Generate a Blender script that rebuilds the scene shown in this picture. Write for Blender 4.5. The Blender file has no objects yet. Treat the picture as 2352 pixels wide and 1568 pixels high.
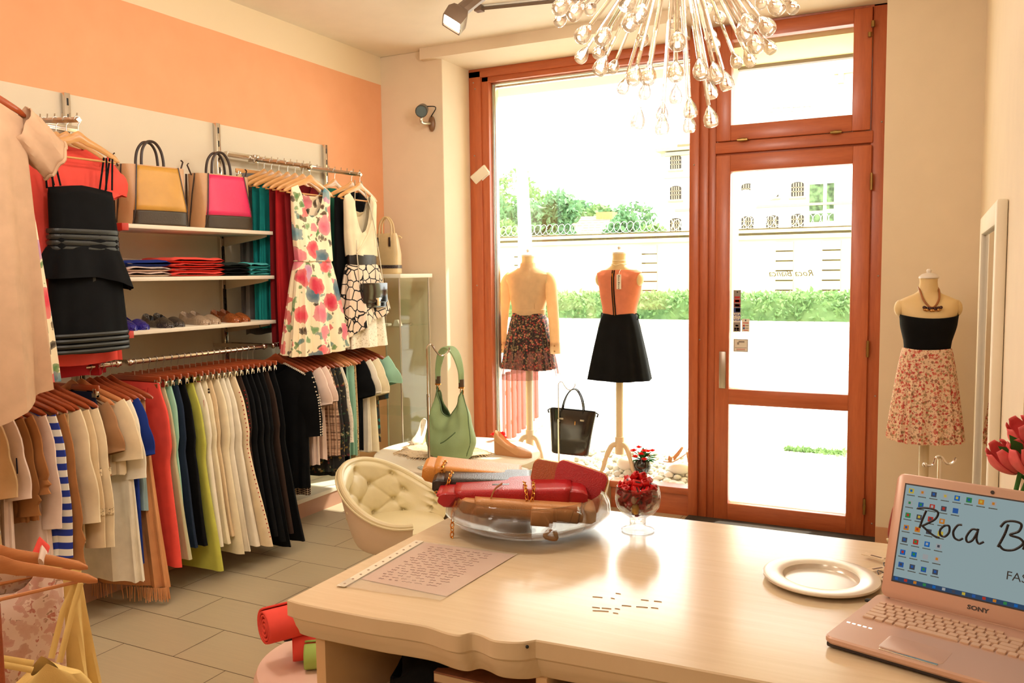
import bpy, math, random
import numpy as np
from mathutils import Vector, Matrix
PI = math.pi
R = math.radians
rnd = random.Random(7)
SC = bpy.context.scene
COL = SC.collection

# ------------------------------------------------------------------ camera
FPX, CX, CY, EYE = 1938.0, 1176.0, 784.0, 1.6
def cam_axes():
    y, p, r = R(26.75), R(4.65), R(-0.70)
    fwd = Vector((-math.sin(y)*math.cos(p), math.cos(y)*math.cos(p), -math.sin(p)))
    right = Vector((math.cos(y), math.sin(y), 0)); up = right.cross(fwd)
    return (math.cos(r)*right+math.sin(r)*up, -math.sin(r)*right+math.cos(r)*up, fwd)
CR, CU, CF = cam_axes()
def P(u, v, ax, val):
    """point of the room seen at photo pixel (u, v) on the plane ax = val"""
    d = CR*((u-CX)/FPX) - CU*((v-CY)/FPX) + CF
    i = 'xyz'.index(ax)
    o = Vector((0, 0, EYE))
    return o + d*((val-o[i])/d[i])
def V(*a): return Vector(a)

# ------------------------------------------------------------------ materials
MATS = {}
def lin(c):
    out = []
    for x in c[:3]:
        x = x/255.0
        out.append(x/12.92 if x <= 0.04045 else ((x+0.055)/1.055)**2.4)
    return (*out, 1.0)
class NT:
    def __init__(s, m):
        s.m = m; m.use_nodes = True; s.t = m.node_tree; s.t.nodes.clear()
        s.out = s.n('ShaderNodeOutputMaterial')
    def n(s, kind, **kw):
        nd = s.t.nodes.new(kind)
        for k, v in kw.items():
            if k.startswith('i_'):
                key = k[2:]
                key = int(key) if key.isdigit() else key.replace('_', ' ')
                nd.inputs[key].default_value = v
            else: setattr(nd, k, v)
        return nd
    def l(s, a, b): s.t.links.new(a, b)
    def coord(s, scale=(1, 1, 1), rot=(0, 0, 0), kind='Object', loc=(0, 0, 0)):
        tc = s.n('ShaderNodeTexCoord'); mp = s.n('ShaderNodeMapping')
        mp.inputs['Scale'].default_value = scale; mp.inputs['Rotation'].default_value = rot
        mp.inputs['Location'].default_value = loc
        s.l(tc.outputs[kind], mp.inputs['Vector']); return mp.outputs['Vector']
    def ramp(s, fac, stops, interp='LINEAR'):
        r = s.n('ShaderNodeValToRGB'); r.color_ramp.interpolation = interp
        e = r.color_ramp.elements
        while len(e) < len(stops): e.new(0.5)
        for el, (p, c) in zip(e, stops):
            el.position = p; el.color = c if len(c) == 4 else lin(c)
        s.l(fac, r.inputs['Fac']); return r.outputs['Color']
    def mix(s, fac, a, b, mode='MIX'):
        m = s.n('ShaderNodeMix', data_type='RGBA', blend_type=mode)
        for sock, x in ((m.inputs['Factor'], fac), (m.inputs['A'], a), (m.inputs['B'], b)):
            if hasattr(x, 'links') or hasattr(x, 'is_linked'): s.l(x, sock)
            else: sock.default_value = x
        return m.outputs['Result']
    def noise(s, vec, scale=5, detail=3, rough=0.5):
        n = s.n('ShaderNodeTexNoise'); n.inputs['Scale'].default_value = scale
        n.inputs['Detail'].default_value = detail; n.inputs['Roughness'].default_value = rough
        if vec is not None: s.l(vec, n.inputs['Vector'])
        return n.outputs['Fac']
    def voro(s, vec, scale, feature='F1', out='Distance', rnd_=1.0):
        n = s.n('ShaderNodeTexVoronoi', feature=feature); n.inputs['Scale'].default_value = scale
        n.inputs['Randomness'].default_value = rnd_
        s.l(vec, n.inputs['Vector']); return n.outputs[out]
    def math(s, op, a, b=None):
        m = s.n('ShaderNodeMath', operation=op)
        for i, x in enumerate((a, b)):
            if x is None: continue
            if hasattr(x, 'is_linked'): s.l(x, m.inputs[i])
            else: m.inputs[i].default_value = x
        return m.outputs[0]
    def bump(s, h, strength=0.2, dist=0.01):
        b = s.n('ShaderNodeBump'); b.inputs['Strength'].default_value = strength
        b.inputs['Distance'].default_value = dist; s.l(h, b.inputs['Height']); return b.outputs['Normal']
    def bsdf(s, color, rough=0.6, metal=0.0, normal=None, **kw):
        b = s.n('ShaderNodeBsdfPrincipled')
        if hasattr(color, 'is_linked'): s.l(color, b.inputs['Base Color'])
        else: b.inputs['Base Color'].default_value = color
        b.inputs['Roughness'].default_value = rough; b.inputs['Metallic'].default_value = metal
        if normal is not None: s.l(normal, b.inputs['Normal'])
        for k, v in kw.items(): b.inputs[k.replace('_', ' ')].default_value = v
        s.l(b.outputs[0], s.out.inputs[0]); return b
def newmat(name):
    m = bpy.data.materials.new(name); MATS[name] = m; return NT(m)

def paint(name, c, rough=0.6, var=0.04, bump=0.0, bscale=200, metal=0.0, scale=6, **kw):
    """plain colour with slight natural mottling"""
    if name in MATS: return MATS[name]
    t = newmat(name); vec = t.coord()
    c = lin(c); hi = tuple(min(1, x*(1+var)) for x in c[:3])+(1,); lo = tuple(x*(1-var) for x in c[:3])+(1,)
    colr = t.ramp(t.noise(vec, scale), [(0.3, lo), (0.7, hi)])
    nrm = t.bump(t.noise(vec, bscale, 2), bump, 0.002) if bump else None
    t.bsdf(colr, rough, metal, nrm, **kw); return t.m
def cloth(name, c, weave=900, var=0.07, sheen=0.0, rough=0.9, trans=0.0):
    if name in MATS: return MATS[name]
    t = newmat(name); vec = t.coord()
    c = lin(c); hi = tuple(min(1, x*(1+var)) for x in c[:3])+(1,); lo = tuple(x*(1-var) for x in c[:3])+(1,)
    colr = t.ramp(t.noise(vec, 14, 4), [(0.3, lo), (0.7, hi)])
    nrm = t.bump(t.noise(vec, weave, 2), 0.25, 0.0015)
    b = t.bsdf(colr, rough, 0, nrm)
    b.inputs['Sheen Weight'].default_value = sheen; b.inputs['Specular IOR Level'].default_value = 0.2
    if trans:
        tr = t.n('ShaderNodeBsdfTranslucent'); t.l(colr, tr.inputs[0])
        mx = t.n('ShaderNodeMixShader'); mx.inputs[0].default_value = trans
        t.l(b.outputs[0], mx.inputs[1]); t.l(tr.outputs[0], mx.inputs[2]); t.l(mx.outputs[0], t.out.inputs[0])
    return t.m
def metal(name, c, rough=0.15):
    if name in MATS: return MATS[name]
    t = newmat(name); vec = t.coord()
    rr = t.math('MULTIPLY_ADD', t.noise(vec, 40), 0.1); 
    b = t.bsdf(lin(c), rough, 1.0); return t.m
def wood(name, c1, c2, axis='z', scale=1.0, rough=0.4, coat=0.2):
    if name in MATS: return MATS[name]
    t = newmat(name)
    s = {'x': (1.2, 14, 14), 'y': (14, 1.2, 14), 'z': (14, 14, 1.2)}[axis]
    vec = t.coord(tuple(q*scale for q in s))
    n1 = t.noise(vec, 1.6, 6, 0.62)
    n2 = t.noise(t.coord(tuple(q*scale*6 for q in s)), 2.0, 3)
    f = t.math('ADD', t.math('MULTIPLY', n1, 0.75), t.math('MULTIPLY', n2, 0.25))
    colr = t.ramp(f, [(0.32, c1), (0.68, c2)])
    t.bsdf(colr, rough, 0, t.bump(n2, 0.06, 0.002), Coat_Weight=coat, Coat_Roughness=0.25); return t.m
def leather(name, c, rough=0.38, bs=260, var=0.08, coat=0.0, bump=0.25):
    if name in MATS: return MATS[name]
    t = newmat(name); vec = t.coord()
    c = lin(c); hi = tuple(min(1, x*(1+var)) for x in c[:3])+(1,); lo = tuple(x*(1-var) for x in c[:3])+(1,)
    colr = t.ramp(t.noise(vec, 9, 4), [(0.3, lo), (0.7, hi)])
    t.bsdf(colr, rough, 0, t.bump(t.voro(vec, bs), bump, 0.002), Coat_Weight=coat, Coat_Roughness=0.08); return t.m
def glassmat(name, tint=(255, 255, 255), refl=0.06, rough=0.0, gain=0.9):
    """clear pane: lets light through, mirrors a little at grazing angles"""
    if name in MATS: return MATS[name]
    t = newmat(name)
    tr = t.n('ShaderNodeBsdfTransparent'); tr.inputs[0].default_value = lin(tint)
    gl = t.n('ShaderNodeBsdfGlossy'); gl.inputs['Roughness'].default_value = rough
    fr = t.n('ShaderNodeFresnel'); geo = t.n('ShaderNodeNewGeometry')
    io = t.math('MULTIPLY_ADD', geo.outputs['Backfacing'], 1/1.45-1.45); io.node.inputs[2].default_value = 1.45; t.l(io, fr.inputs[0])
    f = t.math('MULTIPLY_ADD', fr.outputs[0], gain); f.node.inputs[2].default_value = refl*0.2
    mx = t.n('ShaderNodeMixShader'); t.l(f, mx.inputs[0]); t.l(tr.outputs[0], mx.inputs[1]); t.l(gl.outputs[0], mx.inputs[2])
    t.l(mx.outputs[0], t.out.inputs[0]); return t.m
def realglass(name, c=(255, 255, 255), ior=1.45):
    if name in MATS: return MATS[name]
    t = newmat(name)
    g = t.n('ShaderNodeBsdfGlass'); g.inputs['Color'].default_value = lin(c); g.inputs['IOR'].default_value = ior
    g.inputs['Roughness'].default_value = 0.0
    t.l(g.outputs[0], t.out.inputs[0]); return t.m
def halfclear(m, k):
    nt = m.node_tree; out = [n for n in nt.nodes if n.type == 'OUTPUT_MATERIAL'][0]; b = out.inputs[0].links[0].from_node
    tr = nt.nodes.new('ShaderNodeBsdfTransparent'); mx = nt.nodes.new('ShaderNodeMixShader'); mx.inputs[0].default_value = k
    nt.links.new(tr.outputs[0], mx.inputs[1]); nt.links.new(b.outputs[0], mx.inputs[2]); nt.links.new(mx.outputs[0], out.inputs[0])
def lamp_mat(name, c, strength):
    t = newmat(name); e = t.n('ShaderNodeEmission'); e.inputs[0].default_value = lin(c); e.inputs[1].default_value = strength
    t.l(e.outputs[0], t.out.inputs[0]); return t.m

# ------------------------------------------------------------------ mesh builder
class MB:
    def __init__(s): s.v = []; s.f = []; s.mi = []; s.uv = None
    def add(s, vs, fs, mi=0, M=None):
        b = len(s.v)
        if M is not None: vs = [M @ Vector(p) for p in vs]
        s.v += [tuple(p) for p in vs]
        s.f += [tuple(b+i for i in f) for f in fs]; s.mi += [mi]*len(fs); return s
    def box(s, c, size, mi=0, M=None, bev=0.0):
        x, y, z = (q/2 for q in size)
        if bev <= 0:
            vs = [(c[0]+a*x, c[1]+b*y, c[2]+d*z) for a in (-1, 1) for b in (-1, 1) for d in (-1, 1)]
            fs = [(0, 1, 3, 2), (4, 6, 7, 5), (0, 4, 5, 1), (2, 3, 7, 6), (0, 2, 6, 4), (1, 5, 7, 3)]
            return s.add(vs, fs, mi, M)
        b = min(bev, x*.99, y*.99, z*.99)
        rings = []
        def ring(zz, ins):
            pts = []
            for (sx, sy, a0) in ((1, 1, 0), (-1, 1, 90), (-1, -1, 180), (1, -1, 270)):
                for k in (0, 45, 90):
                    a = R(a0+k)
                    pts.append((c[0]+sx*(x-b)+(b-ins)*math.cos(a), c[1]+sy*(y-b)+(b-ins)*math.sin(a), zz))
            return pts
        for zz, ins in ((c[2]-z, b), (c[2]-z+b*.3, b*.3), (c[2]-z+b, 0), (c[2]+z-b, 0), (c[2]+z-b*.3, b*.3), (c[2]+z, b)):
            rings.append(ring(zz, ins))
        return s.loft(rings, True, True, mi, M)
    def box2(s, a, b, mi=0, M=None, bev=0.0):
        return s.box([(a[i]+b[i])/2 for i in range(3)], [abs(b[i]-a[i]) for i in range(3)], mi, M, bev)
    def loft(s, rings, closed=True, cap=True, mi=0, M=None):
        n = len(rings[0]); vs = [p for r in rings for p in r]; fs = []
        for i in range(len(rings)-1):
            for j in range(n if closed else n-1):
                k = (j+1) % n
                fs.append((i*n+j, i*n+k, (i+1)*n+k, (i+1)*n+j))
        if cap and closed:
            fs.append(tuple(reversed(range(n)))); fs.append(tuple((len(rings)-1)*n+j for j in range(n)))
        return s.add(vs, fs, mi, M)
    def tube(s, path, r, n=8, mi=0, M=None, closed=False, cap=True, flat=1.0, up=None):
        pts = [Vector(p) for p in path]; m = len(pts)
        rr = r if hasattr(r, '__len__') else [r]*m
        rings = []; prev = None
        for i in range(m):
            a = pts[(i-1) % m] if (closed or i > 0) else pts[i]
            b = pts[(i+1) % m] if (closed or i < m-1) else pts[i]
            t = (b-a)
            t = t.normalized() if t.length > 1e-9 else Vector((0, 0, 1))
            if prev is None:
                q = Vector(up) if up is not None else (Vector((0, 0, 1)) if abs(t.z) < .9 else Vector((1, 0, 0)))
                nx = (q - t*q.dot(t)).normalized()
            else:
                nx = prev - t*prev.dot(t)
                nx = nx.normalized() if nx.length > 1e-6 else prev
            prev = nx; ny = t.cross(nx)
            rings.append([pts[i] + nx*(rr[i]*math.cos(2*PI*k/n)) + ny*(rr[i]*flat*math.sin(2*PI*k/n)) for k in range(n)])
        if closed: rings.append(rings[0])
        return s.loft(rings, True, cap and not closed, mi, M)
    def lathe(s, prof, c=(0, 0, 0), n=32, mi=0, M=None, sx=1.0, sy=1.0, cap=True):
        rings = [[(c[0]+r*sx*math.cos(2*PI*k/n), c[1]+r*sy*math.sin(2*PI*k/n), c[2]+z) for k in range(n)] for r, z in prof]
        return s.loft(rings, True, cap, mi, M)
    def ball(s, c, r, n=12, mi=0, M=None, sc=(1, 1, 1)):
        prof = [(max(1e-4, math.sin(PI*i/n)), -math.cos(PI*i/n)) for i in range(n+1)]
        rings = [[(c[0]+r*q*sc[0]*math.cos(2*PI*k/(2*n)), c[1]+r*q*sc[1]*math.sin(2*PI*k/(2*n)), c[2]+r*z*sc[2]) for k in range(2*n)] for q, z in prof]
        return s.loft(rings, True, True, mi, M)
    def prism(s, poly, d, mi=0, M=None):
        """poly = 2-D points (x, z), extruded along y from d[0] to d[1]"""
        return s.loft([[(x, d[0], z) for x, z in poly], [(x, d[1], z) for x, z in poly]], True, True, mi, M)
    def grid(s, fn, nu, nv, mi=0, M=None, closed_u=False):
        vs = [fn(i/nu, j/nv) for j in range(nv+1) for i in range(nu if closed_u else nu+1)]
        w = nu if closed_u else nu+1; fs = []
        for j in range(nv):
            for i in range(nu):
                k = (i+1) % w
                fs.append((j*w+i, j*w+k, (j+1)*w+k, (j+1)*w+i))
        return s.add(vs, fs, mi, M)
    def build(s, name, mat, parent=None, smooth=True, loc=None, rot=None, ang=35, bevel=0.0, solid=0.0, sub=0):
        me = bpy.data.meshes.new(name); me.from_pydata(s.v, [], s.f)
        mats = mat if isinstance(mat, (list, tuple)) else [mat]
        for m in mats: me.materials.append(m)
        if len(mats) > 1: me.polygons.foreach_set('material_index', s.mi)
        me.update()
        import bmesh
        bm = bmesh.new(); bm.from_mesh(me); bmesh.ops.recalc_face_normals(bm, faces=bm.faces); bm.to_mesh(me); bm.free()
        if smooth:
            me.polygons.foreach_set('use_smooth', [True]*len(me.polygons))
            try: me.set_sharp_from_angle(angle=R(ang))
            except Exception: pass
        o = bpy.data.objects.new(name, me); COL.objects.link(o)
        if parent: o.parent = parent
        if loc: o.location = loc
        if rot: o.rotation_euler = rot
        if bevel:
            b = o.modifiers.new('bevel', 'BEVEL'); b.width = bevel; b.segments = 2; b.limit_method = 'ANGLE'; b.angle_limit = R(40)
        if sub:
            q = o.modifiers.new('sub', 'SUBSURF'); q.levels = sub; q.render_levels = sub
        if solid:
            q = o.modifiers.new('solid', 'SOLIDIFY'); q.thickness = solid; q.offset = 0
        return o
def spline(pts, n=8, closed=False):
    P_ = [Vector(p) for p in pts]; m = len(P_); out = []
    rng = m if closed else m-1
    for i in range(rng):
        p0 = P_[(i-1) % m] if (closed or i > 0) else P_[0]*2-P_[1]
        p1 = P_[i]; p2 = P_[(i+1) % m]
        p3 = P_[(i+2) % m] if (closed or i < m-2) else P_[m-1]*2-P_[m-2]
        for k in range(n):
            t = k/n; t2 = t*t; t3 = t2*t
            out.append(0.5*((2*p1)+(-p0+p2)*t+(2*p0-5*p1+4*p2-p3)*t2+(-p0+3*p1-3*p2+p3)*t3))
    if not closed: out.append(P_[-1])
    return out
def lerp(a, b, t): return a+(b-a)*t
def interp(t, keys):
    """smooth interpolation of [(t, value or tuple)]"""
    if t <= keys[0][0]: return keys[0][1]
    for (a, va), (b, vb) in zip(keys, keys[1:]):
        if t <= b:
            q = (t-a)/(b-a); q = q*q*(3-2*q)
            if isinstance(va, (tuple, list)): return tuple(lerp(x, y, q) for x, y in zip(va, vb))
            return lerp(va, vb, q)
    return keys[-1][1]
def lin_interp(t, keys):
    if t <= keys[0][0]: return keys[0][1]
    for (a, va), (b, vb) in zip(keys, keys[1:]):
        if t <= b:
            q = (t-a)/(b-a)
            return tuple(lerp(x, y, q) for x, y in zip(va, vb)) if isinstance(va, (tuple, list)) else lerp(va, vb, q)
    return keys[-1][1]

# ------------------------------------------------------------------ things
def tag(o, label, cat, group=None, kind=None):
    o['label'] = label; o['category'] = cat
    if group: o['group'] = group
    if kind: o['kind'] = kind
    return o
def thing(name, label, cat, loc=(0, 0, 0), rotz=0.0, group=None, rot=None):
    o = bpy.data.objects.new(name, None); COL.objects.link(o); o.empty_display_size = 0.05
    o.location = loc; o.rotation_euler = rot if rot else (0, 0, rotz)
    return tag(o, label, cat, group)
def struct(o): o['kind'] = 'structure'; return o
def dup(root, loc=None, rot=None, label=None, group=None, scale=None):
    def cp(o, par):
        c = o.copy(); COL.objects.link(c)
        if par is not None: c.parent = par
        for ch in KIDS.get(o.name, []) or list(o.children): cp(ch, c)
        return c
    r = cp(root, None)
    if loc is not None: r.location = loc
    if rot is not None: r.rotation_euler = rot
    if scale is not None: r.scale = scale if hasattr(scale, '__len__') else (scale,)*3
    if label: r['label'] = label
    if group: r['group'] = group
    return r
KIDS = {}
def text_mb(txt, size, depth=0.0, align='CENTER', shear=0.0, bold=0.0):
    """built-in lettering turned into mesh data (x right, y up)"""
    cu = bpy.data.curves.new('letters', 'FONT'); cu.body = txt; cu.size = size; cu.extrude = depth
    cu.align_x = align; cu.shear = shear; cu.resolution_u = 2; cu.offset = bold
    ob = bpy.data.objects.new('letters', cu); COL.objects.link(ob)
    bpy.context.view_layer.update()
    me = bpy.data.meshes.new_from_object(ob.evaluated_get(bpy.context.evaluated_depsgraph_get()))
    mb = MB(); mb.add([v.co[:] for v in me.vertices], [tuple(p.vertices) for p in me.polygons])
    bpy.data.objects.remove(ob); bpy.data.curves.remove(cu); bpy.data.meshes.remove(me); return mb
# ================================================================== scene settings, camera
cam_d = bpy.data.cameras.new('camera'); cam = bpy.data.objects.new('camera', cam_d); COL.objects.link(cam)
M3 = Matrix((CR, CU, -CF)).transposed()
cam.matrix_world = Matrix.Translation((0, 0, EYE)) @ M3.to_4x4()
cam_d.sensor_width = 36.0; cam_d.lens = 36.0*FPX/2352.0; cam_d.clip_start = 0.05; cam_d.clip_end = 400
SC.camera = cam
SC.view_settings.view_transform = 'Standard'; SC.view_settings.look = 'None'
SC.view_settings.gamma = 1.0; SC.view_settings.use_curve_mapping = False
SC.view_settings.exposure = -0.15
w = bpy.data.worlds.new('sky'); SC.world = w; w.use_nodes = True
bg = w.node_tree.nodes['Background']; bg.inputs[0].default_value = (1.0, 0.995, 0.98, 1); bg.inputs[1].default_value = 8.0
try:
    SC.cycles.max_bounces = 10; SC.cycles.transparent_max_bounces = 24; SC.cycles.caustics_refractive = False
    SC.cycles.caustics_reflective = False; SC.cycles.sample_clamp_indirect = 6.0; SC.cycles.blur_glossy = 0.5
except Exception: pass

def light(name, kind, loc, energy, color, **kw):
    d = bpy.data.lights.new(name, kind); o = bpy.data.objects.new(name, d); COL.objects.link(o)
    o.location = loc; d.energy = energy; d.color = color
    for k, v in kw.items():
        if k == 'aim':
            o.rotation_euler = (Vector(v)-Vector(loc)).to_track_quat('-Z', 'Y').to_euler()
        else: setattr(d, k, v)
    return o
WARM = (1.0, 0.895, 0.79)
light('sun', 'SUN', (4, 15, 20), 10.0, (1.0, 0.95, 0.86), angle=R(0.6), aim=(0.5, 7.5, 10))

# ================================================================== room shell
M_cream = paint('wall_cream', (232, 214, 186), 0.85, 0.02, 0.12, 120)
M_ceil = paint('ceiling_cream', (238, 226, 204), 0.85, 0.02, 0.06, 90)
M_white = paint('white_paint', (240, 230, 208), 0.6, 0.02)
def left_wall_mat():
    t = newmat('left_wall_paint'); geo = t.n('ShaderNodeNewGeometry'); sep = t.n('ShaderNodeSeparateXYZ')
    t.l(geo.outputs['Position'], sep.inputs[0])
    nz = t.noise(t.coord(), 3.0, 2)
    zz = t.math('ADD', sep.outputs['Z'], t.math('MULTIPLY', nz, 0.006))
    up = t.math('GREATER_THAN', zz, 3.105)
    mott = t.ramp(t.noise(t.coord(), 5, 4), [(0.3, (236, 168, 122)), (0.7, (240, 174, 128))])
    colr = t.mix(up, mott, lin((238, 218, 182)))
    t.bsdf(colr, 0.85, 0, t.bump(t.noise(t.coord(), 160, 2), 0.08, 0.002)); return t.m
M_left = left_wall_mat()
def floor_mat():
    t = newmat('floor_tiles'); vec = t.coord(kind='Object', loc=(.15, -.11, 0))
    br = t.n('ShaderNodeTexBrick'); br.offset = 0.5; br.squash = 1.0
    br.inputs['Scale'].default_value = 1.0; br.inputs['Brick Width'].default_value = 0.60
    br.inputs['Row Height'].default_value = 0.29; br.inputs['Mortar Size'].default_value = 0.0022
    br.inputs['Mortar Smooth'].default_value = 0.1
    br.inputs['Color1'].default_value = lin((206, 190, 158)); br.inputs['Color2'].default_value = lin((198, 182, 150))
    br.inputs['Mortar'].default_value = lin((84, 62, 40)); t.l(vec, br.inputs['Vector'])
    st = t.noise(t.coord((3, 60, 1)), 1.5, 5, 0.6)
    colr = t.mix(0.5, br.outputs['Color'], t.ramp(st, [(0.3, (196, 178, 140)), (0.7, (150, 134, 104))]), 'MULTIPLY')
    colr = t.mix(0.55, br.outputs['Color'], colr)
    t.bsdf(colr, 0.42, 0, t.bump(t.math('SUBTRACT', 1.0, br.outputs['Fac']), 0.3, 0.003)); return t.m
M_floor = floor_mat()
M_wood = wood('reddish_timber', (172, 84, 46), (200, 106, 62), 'z', 1.0, 0.38, 0.25)
M_woodx = wood('reddish_timber_rail', (172, 84, 46), (200, 106, 62), 'x', 1.0, 0.38, 0.25)
M_chrome = metal('chrome', (215, 208, 198), 0.14)
M_steel = metal('brushed_steel', (190, 184, 174), 0.32)
M_brass = metal('aged_brass', (150, 120, 70), 0.35)
M_pane = glassmat('window_glass', (252, 254, 252))
M_black = paint('black_rubber', (26, 25, 24), 0.7, 0.1)

FY = 6.1
# floor with the lower entrance well by the door
mb = MB()
mb.box2((-4.15, -2.0, -0.36), (2.2, 4.3, 0.0)); mb.box2((-4.15, 4.3, -0.36), (-2.22, 6.12, 0.0)); mb.box2((-2.22, 4.3, -0.36), (0.35, 6.2, -0.22))
struct(mb.build('floor', M_floor, smooth=False))
mb = MB(); mb.box2((-4.15, -2.0, 3.318), (2.2, 6.2, 3.45)); struct(mb.build('ceiling', M_ceil, smooth=False))
mb = MB(); mb.box2((-4.15, -2.0, -0.1), (-4.0, 5.67, 3.318)); struct(mb.build('wall_left', M_left, smooth=False))
mb = MB()   # front wall, pier left of the shop window with its deep reveal
mb.box2((-4.15, 5.67, -0.1), (-3.43, 6.16, 3.318)); struct(mb.build('wall_front', M_cream, smooth=False, bevel=0.006))
mb = MB(); mb.box2((-0.31, 5.67, -0.3), (0.42, 6.2, 3.318)); struct(mb.build('wall_front_right', M_cream, smooth=False))
mb = MB(); mb.box2((0.215, 2.62, -0.3), (0.62, 5.67, 3.318)); mb.box2((0.62, 2.62, -0.3), (2.2, 2.8, 3.318)); mb.box2((2.1, -2.0, -0.1), (2.2, 2.8, 3.318))
struct(mb.build('wall_right', M_cream, smooth=False))
mb = MB(); mb.box2((-4.15, -2.1, -0.1), (2.2, -2.0, 3.318)); struct(mb.build('wall_back', M_cream, smooth=False))
mb = MB(); mb.box2((-3.585, 5.60, 3.235), (-1.60, 6.16, 3.318)); mb.box2((-1.60, 5.60, 3.30), (0.215, 6.16, 3.318))
struct(mb.build('trim_1', M_cream, smooth=False))     # lintel beam over the shop window
mb = MB(); mb.box2((-0.31, 5.655, -0.22), (0.212, 5.67, -0.02)); struct(mb.build('baseboard_right', paint('skirting_peach', (205, 150, 112), 0.5), smooth=False))

# ---- shop window frame
win = bpy.data.objects.new('window_1', None); COL.objects.link(win); win.location = (-2.5, FY, 0); struct(win)
def fr(name, boxes, mat, parent, bev=0.006):
    mb = MB()
    for a, b in boxes: mb.box2(a, b, bev=bev)
    o = mb.build(name, mat, parent)
    o.matrix_parent_inverse = Matrix.Translation(-Vector(parent.location)); return o
y0, y1 = FY-0.02, FY+0.075
fr('jamb', [((-3.43, y0, -0.25), (-3.32, y1, 3.22)), ((-3.335, y0+0.012, -0.03), (-3.255, y1, 3.17))], M_wood, win)
fr('mullion', [((-1.605, y0-0.05, -0.25), (-1.535, y1, 3.30)), ((-1.54, y0-0.02, -0.25), (-1.475, y1, 3.30)), ((-1.48, y0+0.0, -0.25), (-1.425, y1, 3.30))], M_wood, win)
fr('head_rail', [((-3.43, y0, 3.165), (-1.60, y1, 3.235)), ((-3.32, y0+0.012, 3.125), (-1.60, y1, 3.17))], M_woodx, win)
fr('sill_rail', [((-3.43, y0-0.03, -0.055), (-1.60, y1, -0.005)), ((-3.43, y0, -0.25), (-1.60, y1-0.03, -0.05))], M_woodx, win)
M_alu = metal('window_aluminium', (214, 214, 208), 0.3)
fr('glazing_track', [((-3.257, y1-0.03, -0.005), (-3.243, y1+0.02, 3.13)), ((-3.236, y1-0.02, -0.005), (-3.226, y1+0.03, 3.12)),
    ((-3.25, y1-0.03, 3.112), (-1.60, y1+0.01, 3.128)), ((-3.23, y1-0.01, 3.088), (-1.60, y1+0.03, 3.104))], M_alu, win, 0.002)
mb = MB(); mb.box2((-3.72, 6.82, 0.07), (-1.5, 6.832, 3.3)); o = mb.build('glass', M_pane, win, smooth=False); o.matrix_parent_inverse = Matrix.Translation(-Vector(win.location))

# ---- door with transom light
door = bpy.data.objects.new('door_1', None); COL.objects.link(door); door.location = (-0.9, FY, -0.22); struct(door)
def fd(n, b, m=M_wood, bev=0.006): return fr(n, b, m, door, bev)
fd('door_frame', [((-0.415, y0, -0.23), (-0.30, y1, 3.34)), ((-1.43, y0, 3.285), (-0.30, y1, 3.34))])
fd('frame_rail', [((-1.43, y0-0.012, 2.42), (-0.40, y1, 2.50)), ((-1.43, FY+0.0, 2.385), (-0.40, y1, 2.43))], M_woodx)
a, b = -1.42, -0.405
ly0 = FY-0.045; ly1 = FY+0.04
fd('leaf_stile', [((a, ly0, -0.215), (-1.318, ly1, 2.405))]); fd('leaf_stile', [((-0.520, ly0, -0.215), (b, ly1, 2.405))])
fd('leaf_rail', [((-1.32, ly0, 2.29), (-0.518, ly1, 2.405))], M_woodx); fd('leaf_rail', [((-1.32, ly0, 0.64), (-0.518, ly1, 0.752))], M_woodx)
fd('leaf_rail', [((-1.32, ly0, -0.215), (-0.518, ly1, -0.083))], M_woodx)
M_gasket = paint('window_gasket', (60, 50, 44), 0.6)
for (z0, z1) in ((0.752, 2.29), (-0.083, 0.64)):
    mb = MB(); mb.box2((-1.32, FY-0.008, z0), (-0.518, FY+0.008, z1)); o = mb.build('glass', M_pane, door, smooth=False); o.matrix_parent_inverse = Matrix.Translation(-Vector(door.location))
tr = bpy.data.objects.new('window_2', None); COL.objects.link(tr); tr.location = (-0.9, FY, 2.5); struct(tr)
def ft(n, b, m=M_wood, bev=0.006): return fr(n, b, m, tr, bev)
ft('sash_stile', [((a, ly0, 2.503), (-1.318, ly1, 3.283))]); ft('sash_stile', [((-0.530, ly0, 2.503), (b-0.012, ly1, 3.283))])
ft('sash_rail', [((-1.32, ly0, 2.503), (-0.528, ly1, 2.61))], M_woodx); ft('sash_rail', [((-1.32, ly0, 3.19), (-0.528, ly1, 3.283))], M_woodx)
mb = MB(); mb.box2((-1.32, FY-0.008, 2.61), (-0.528, FY+0.008, 3.19)); o = mb.build('glass', M_pane, tr, smooth=False); o.matrix_parent_inverse = Matrix.Translation(-Vector(tr.location))
# hinges, handle
for i, z in enumerate((2.167, 1.067, -0.0)):
    mb = MB(); mb.tube([(-0.402, ly0-0.008, z-0.055), (-0.402, ly0-0.008, z+0.055)], 0.009, 10); mb.tube([(-0.402, ly0-0.008, z-0.012), (-0.402, ly0-0.008, z+0.012)], 0.011, 10)
    o = mb.build('hinge', M_brass, door); o.matrix_parent_inverse = Matrix.Translation(-Vector(door.location))
for x in (-1.235, -0.625):
    mb = MB(); mb.tube([(x-0.035, ly0-0.012, 2.502), (x+0.035, ly0-0.012, 2.502)], 0.010, 10); mb.tube([(x-0.014, ly0-0.012, 2.502), (x+0.014, ly0-0.012, 2.502)], 0.0125, 10)
    o = mb.build('hinge', M_brass, tr); o.matrix_parent_inverse = Matrix.Translation(-Vector(tr.location))
mb = MB(); mb.tube([(-0.412, ly0-0.012, 3.15), (-0.412, ly0-0.012, 3.19)], 0.012, 10); mb.tube([(-0.43, ly0-0.012, 3.09), (-0.43, ly0-0.012, 3.12)], 0.012, 10)
o = mb.build('catch', M_brass, tr); o.matrix_parent_inverse = Matrix.Translation(-Vector(tr.location))
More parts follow.
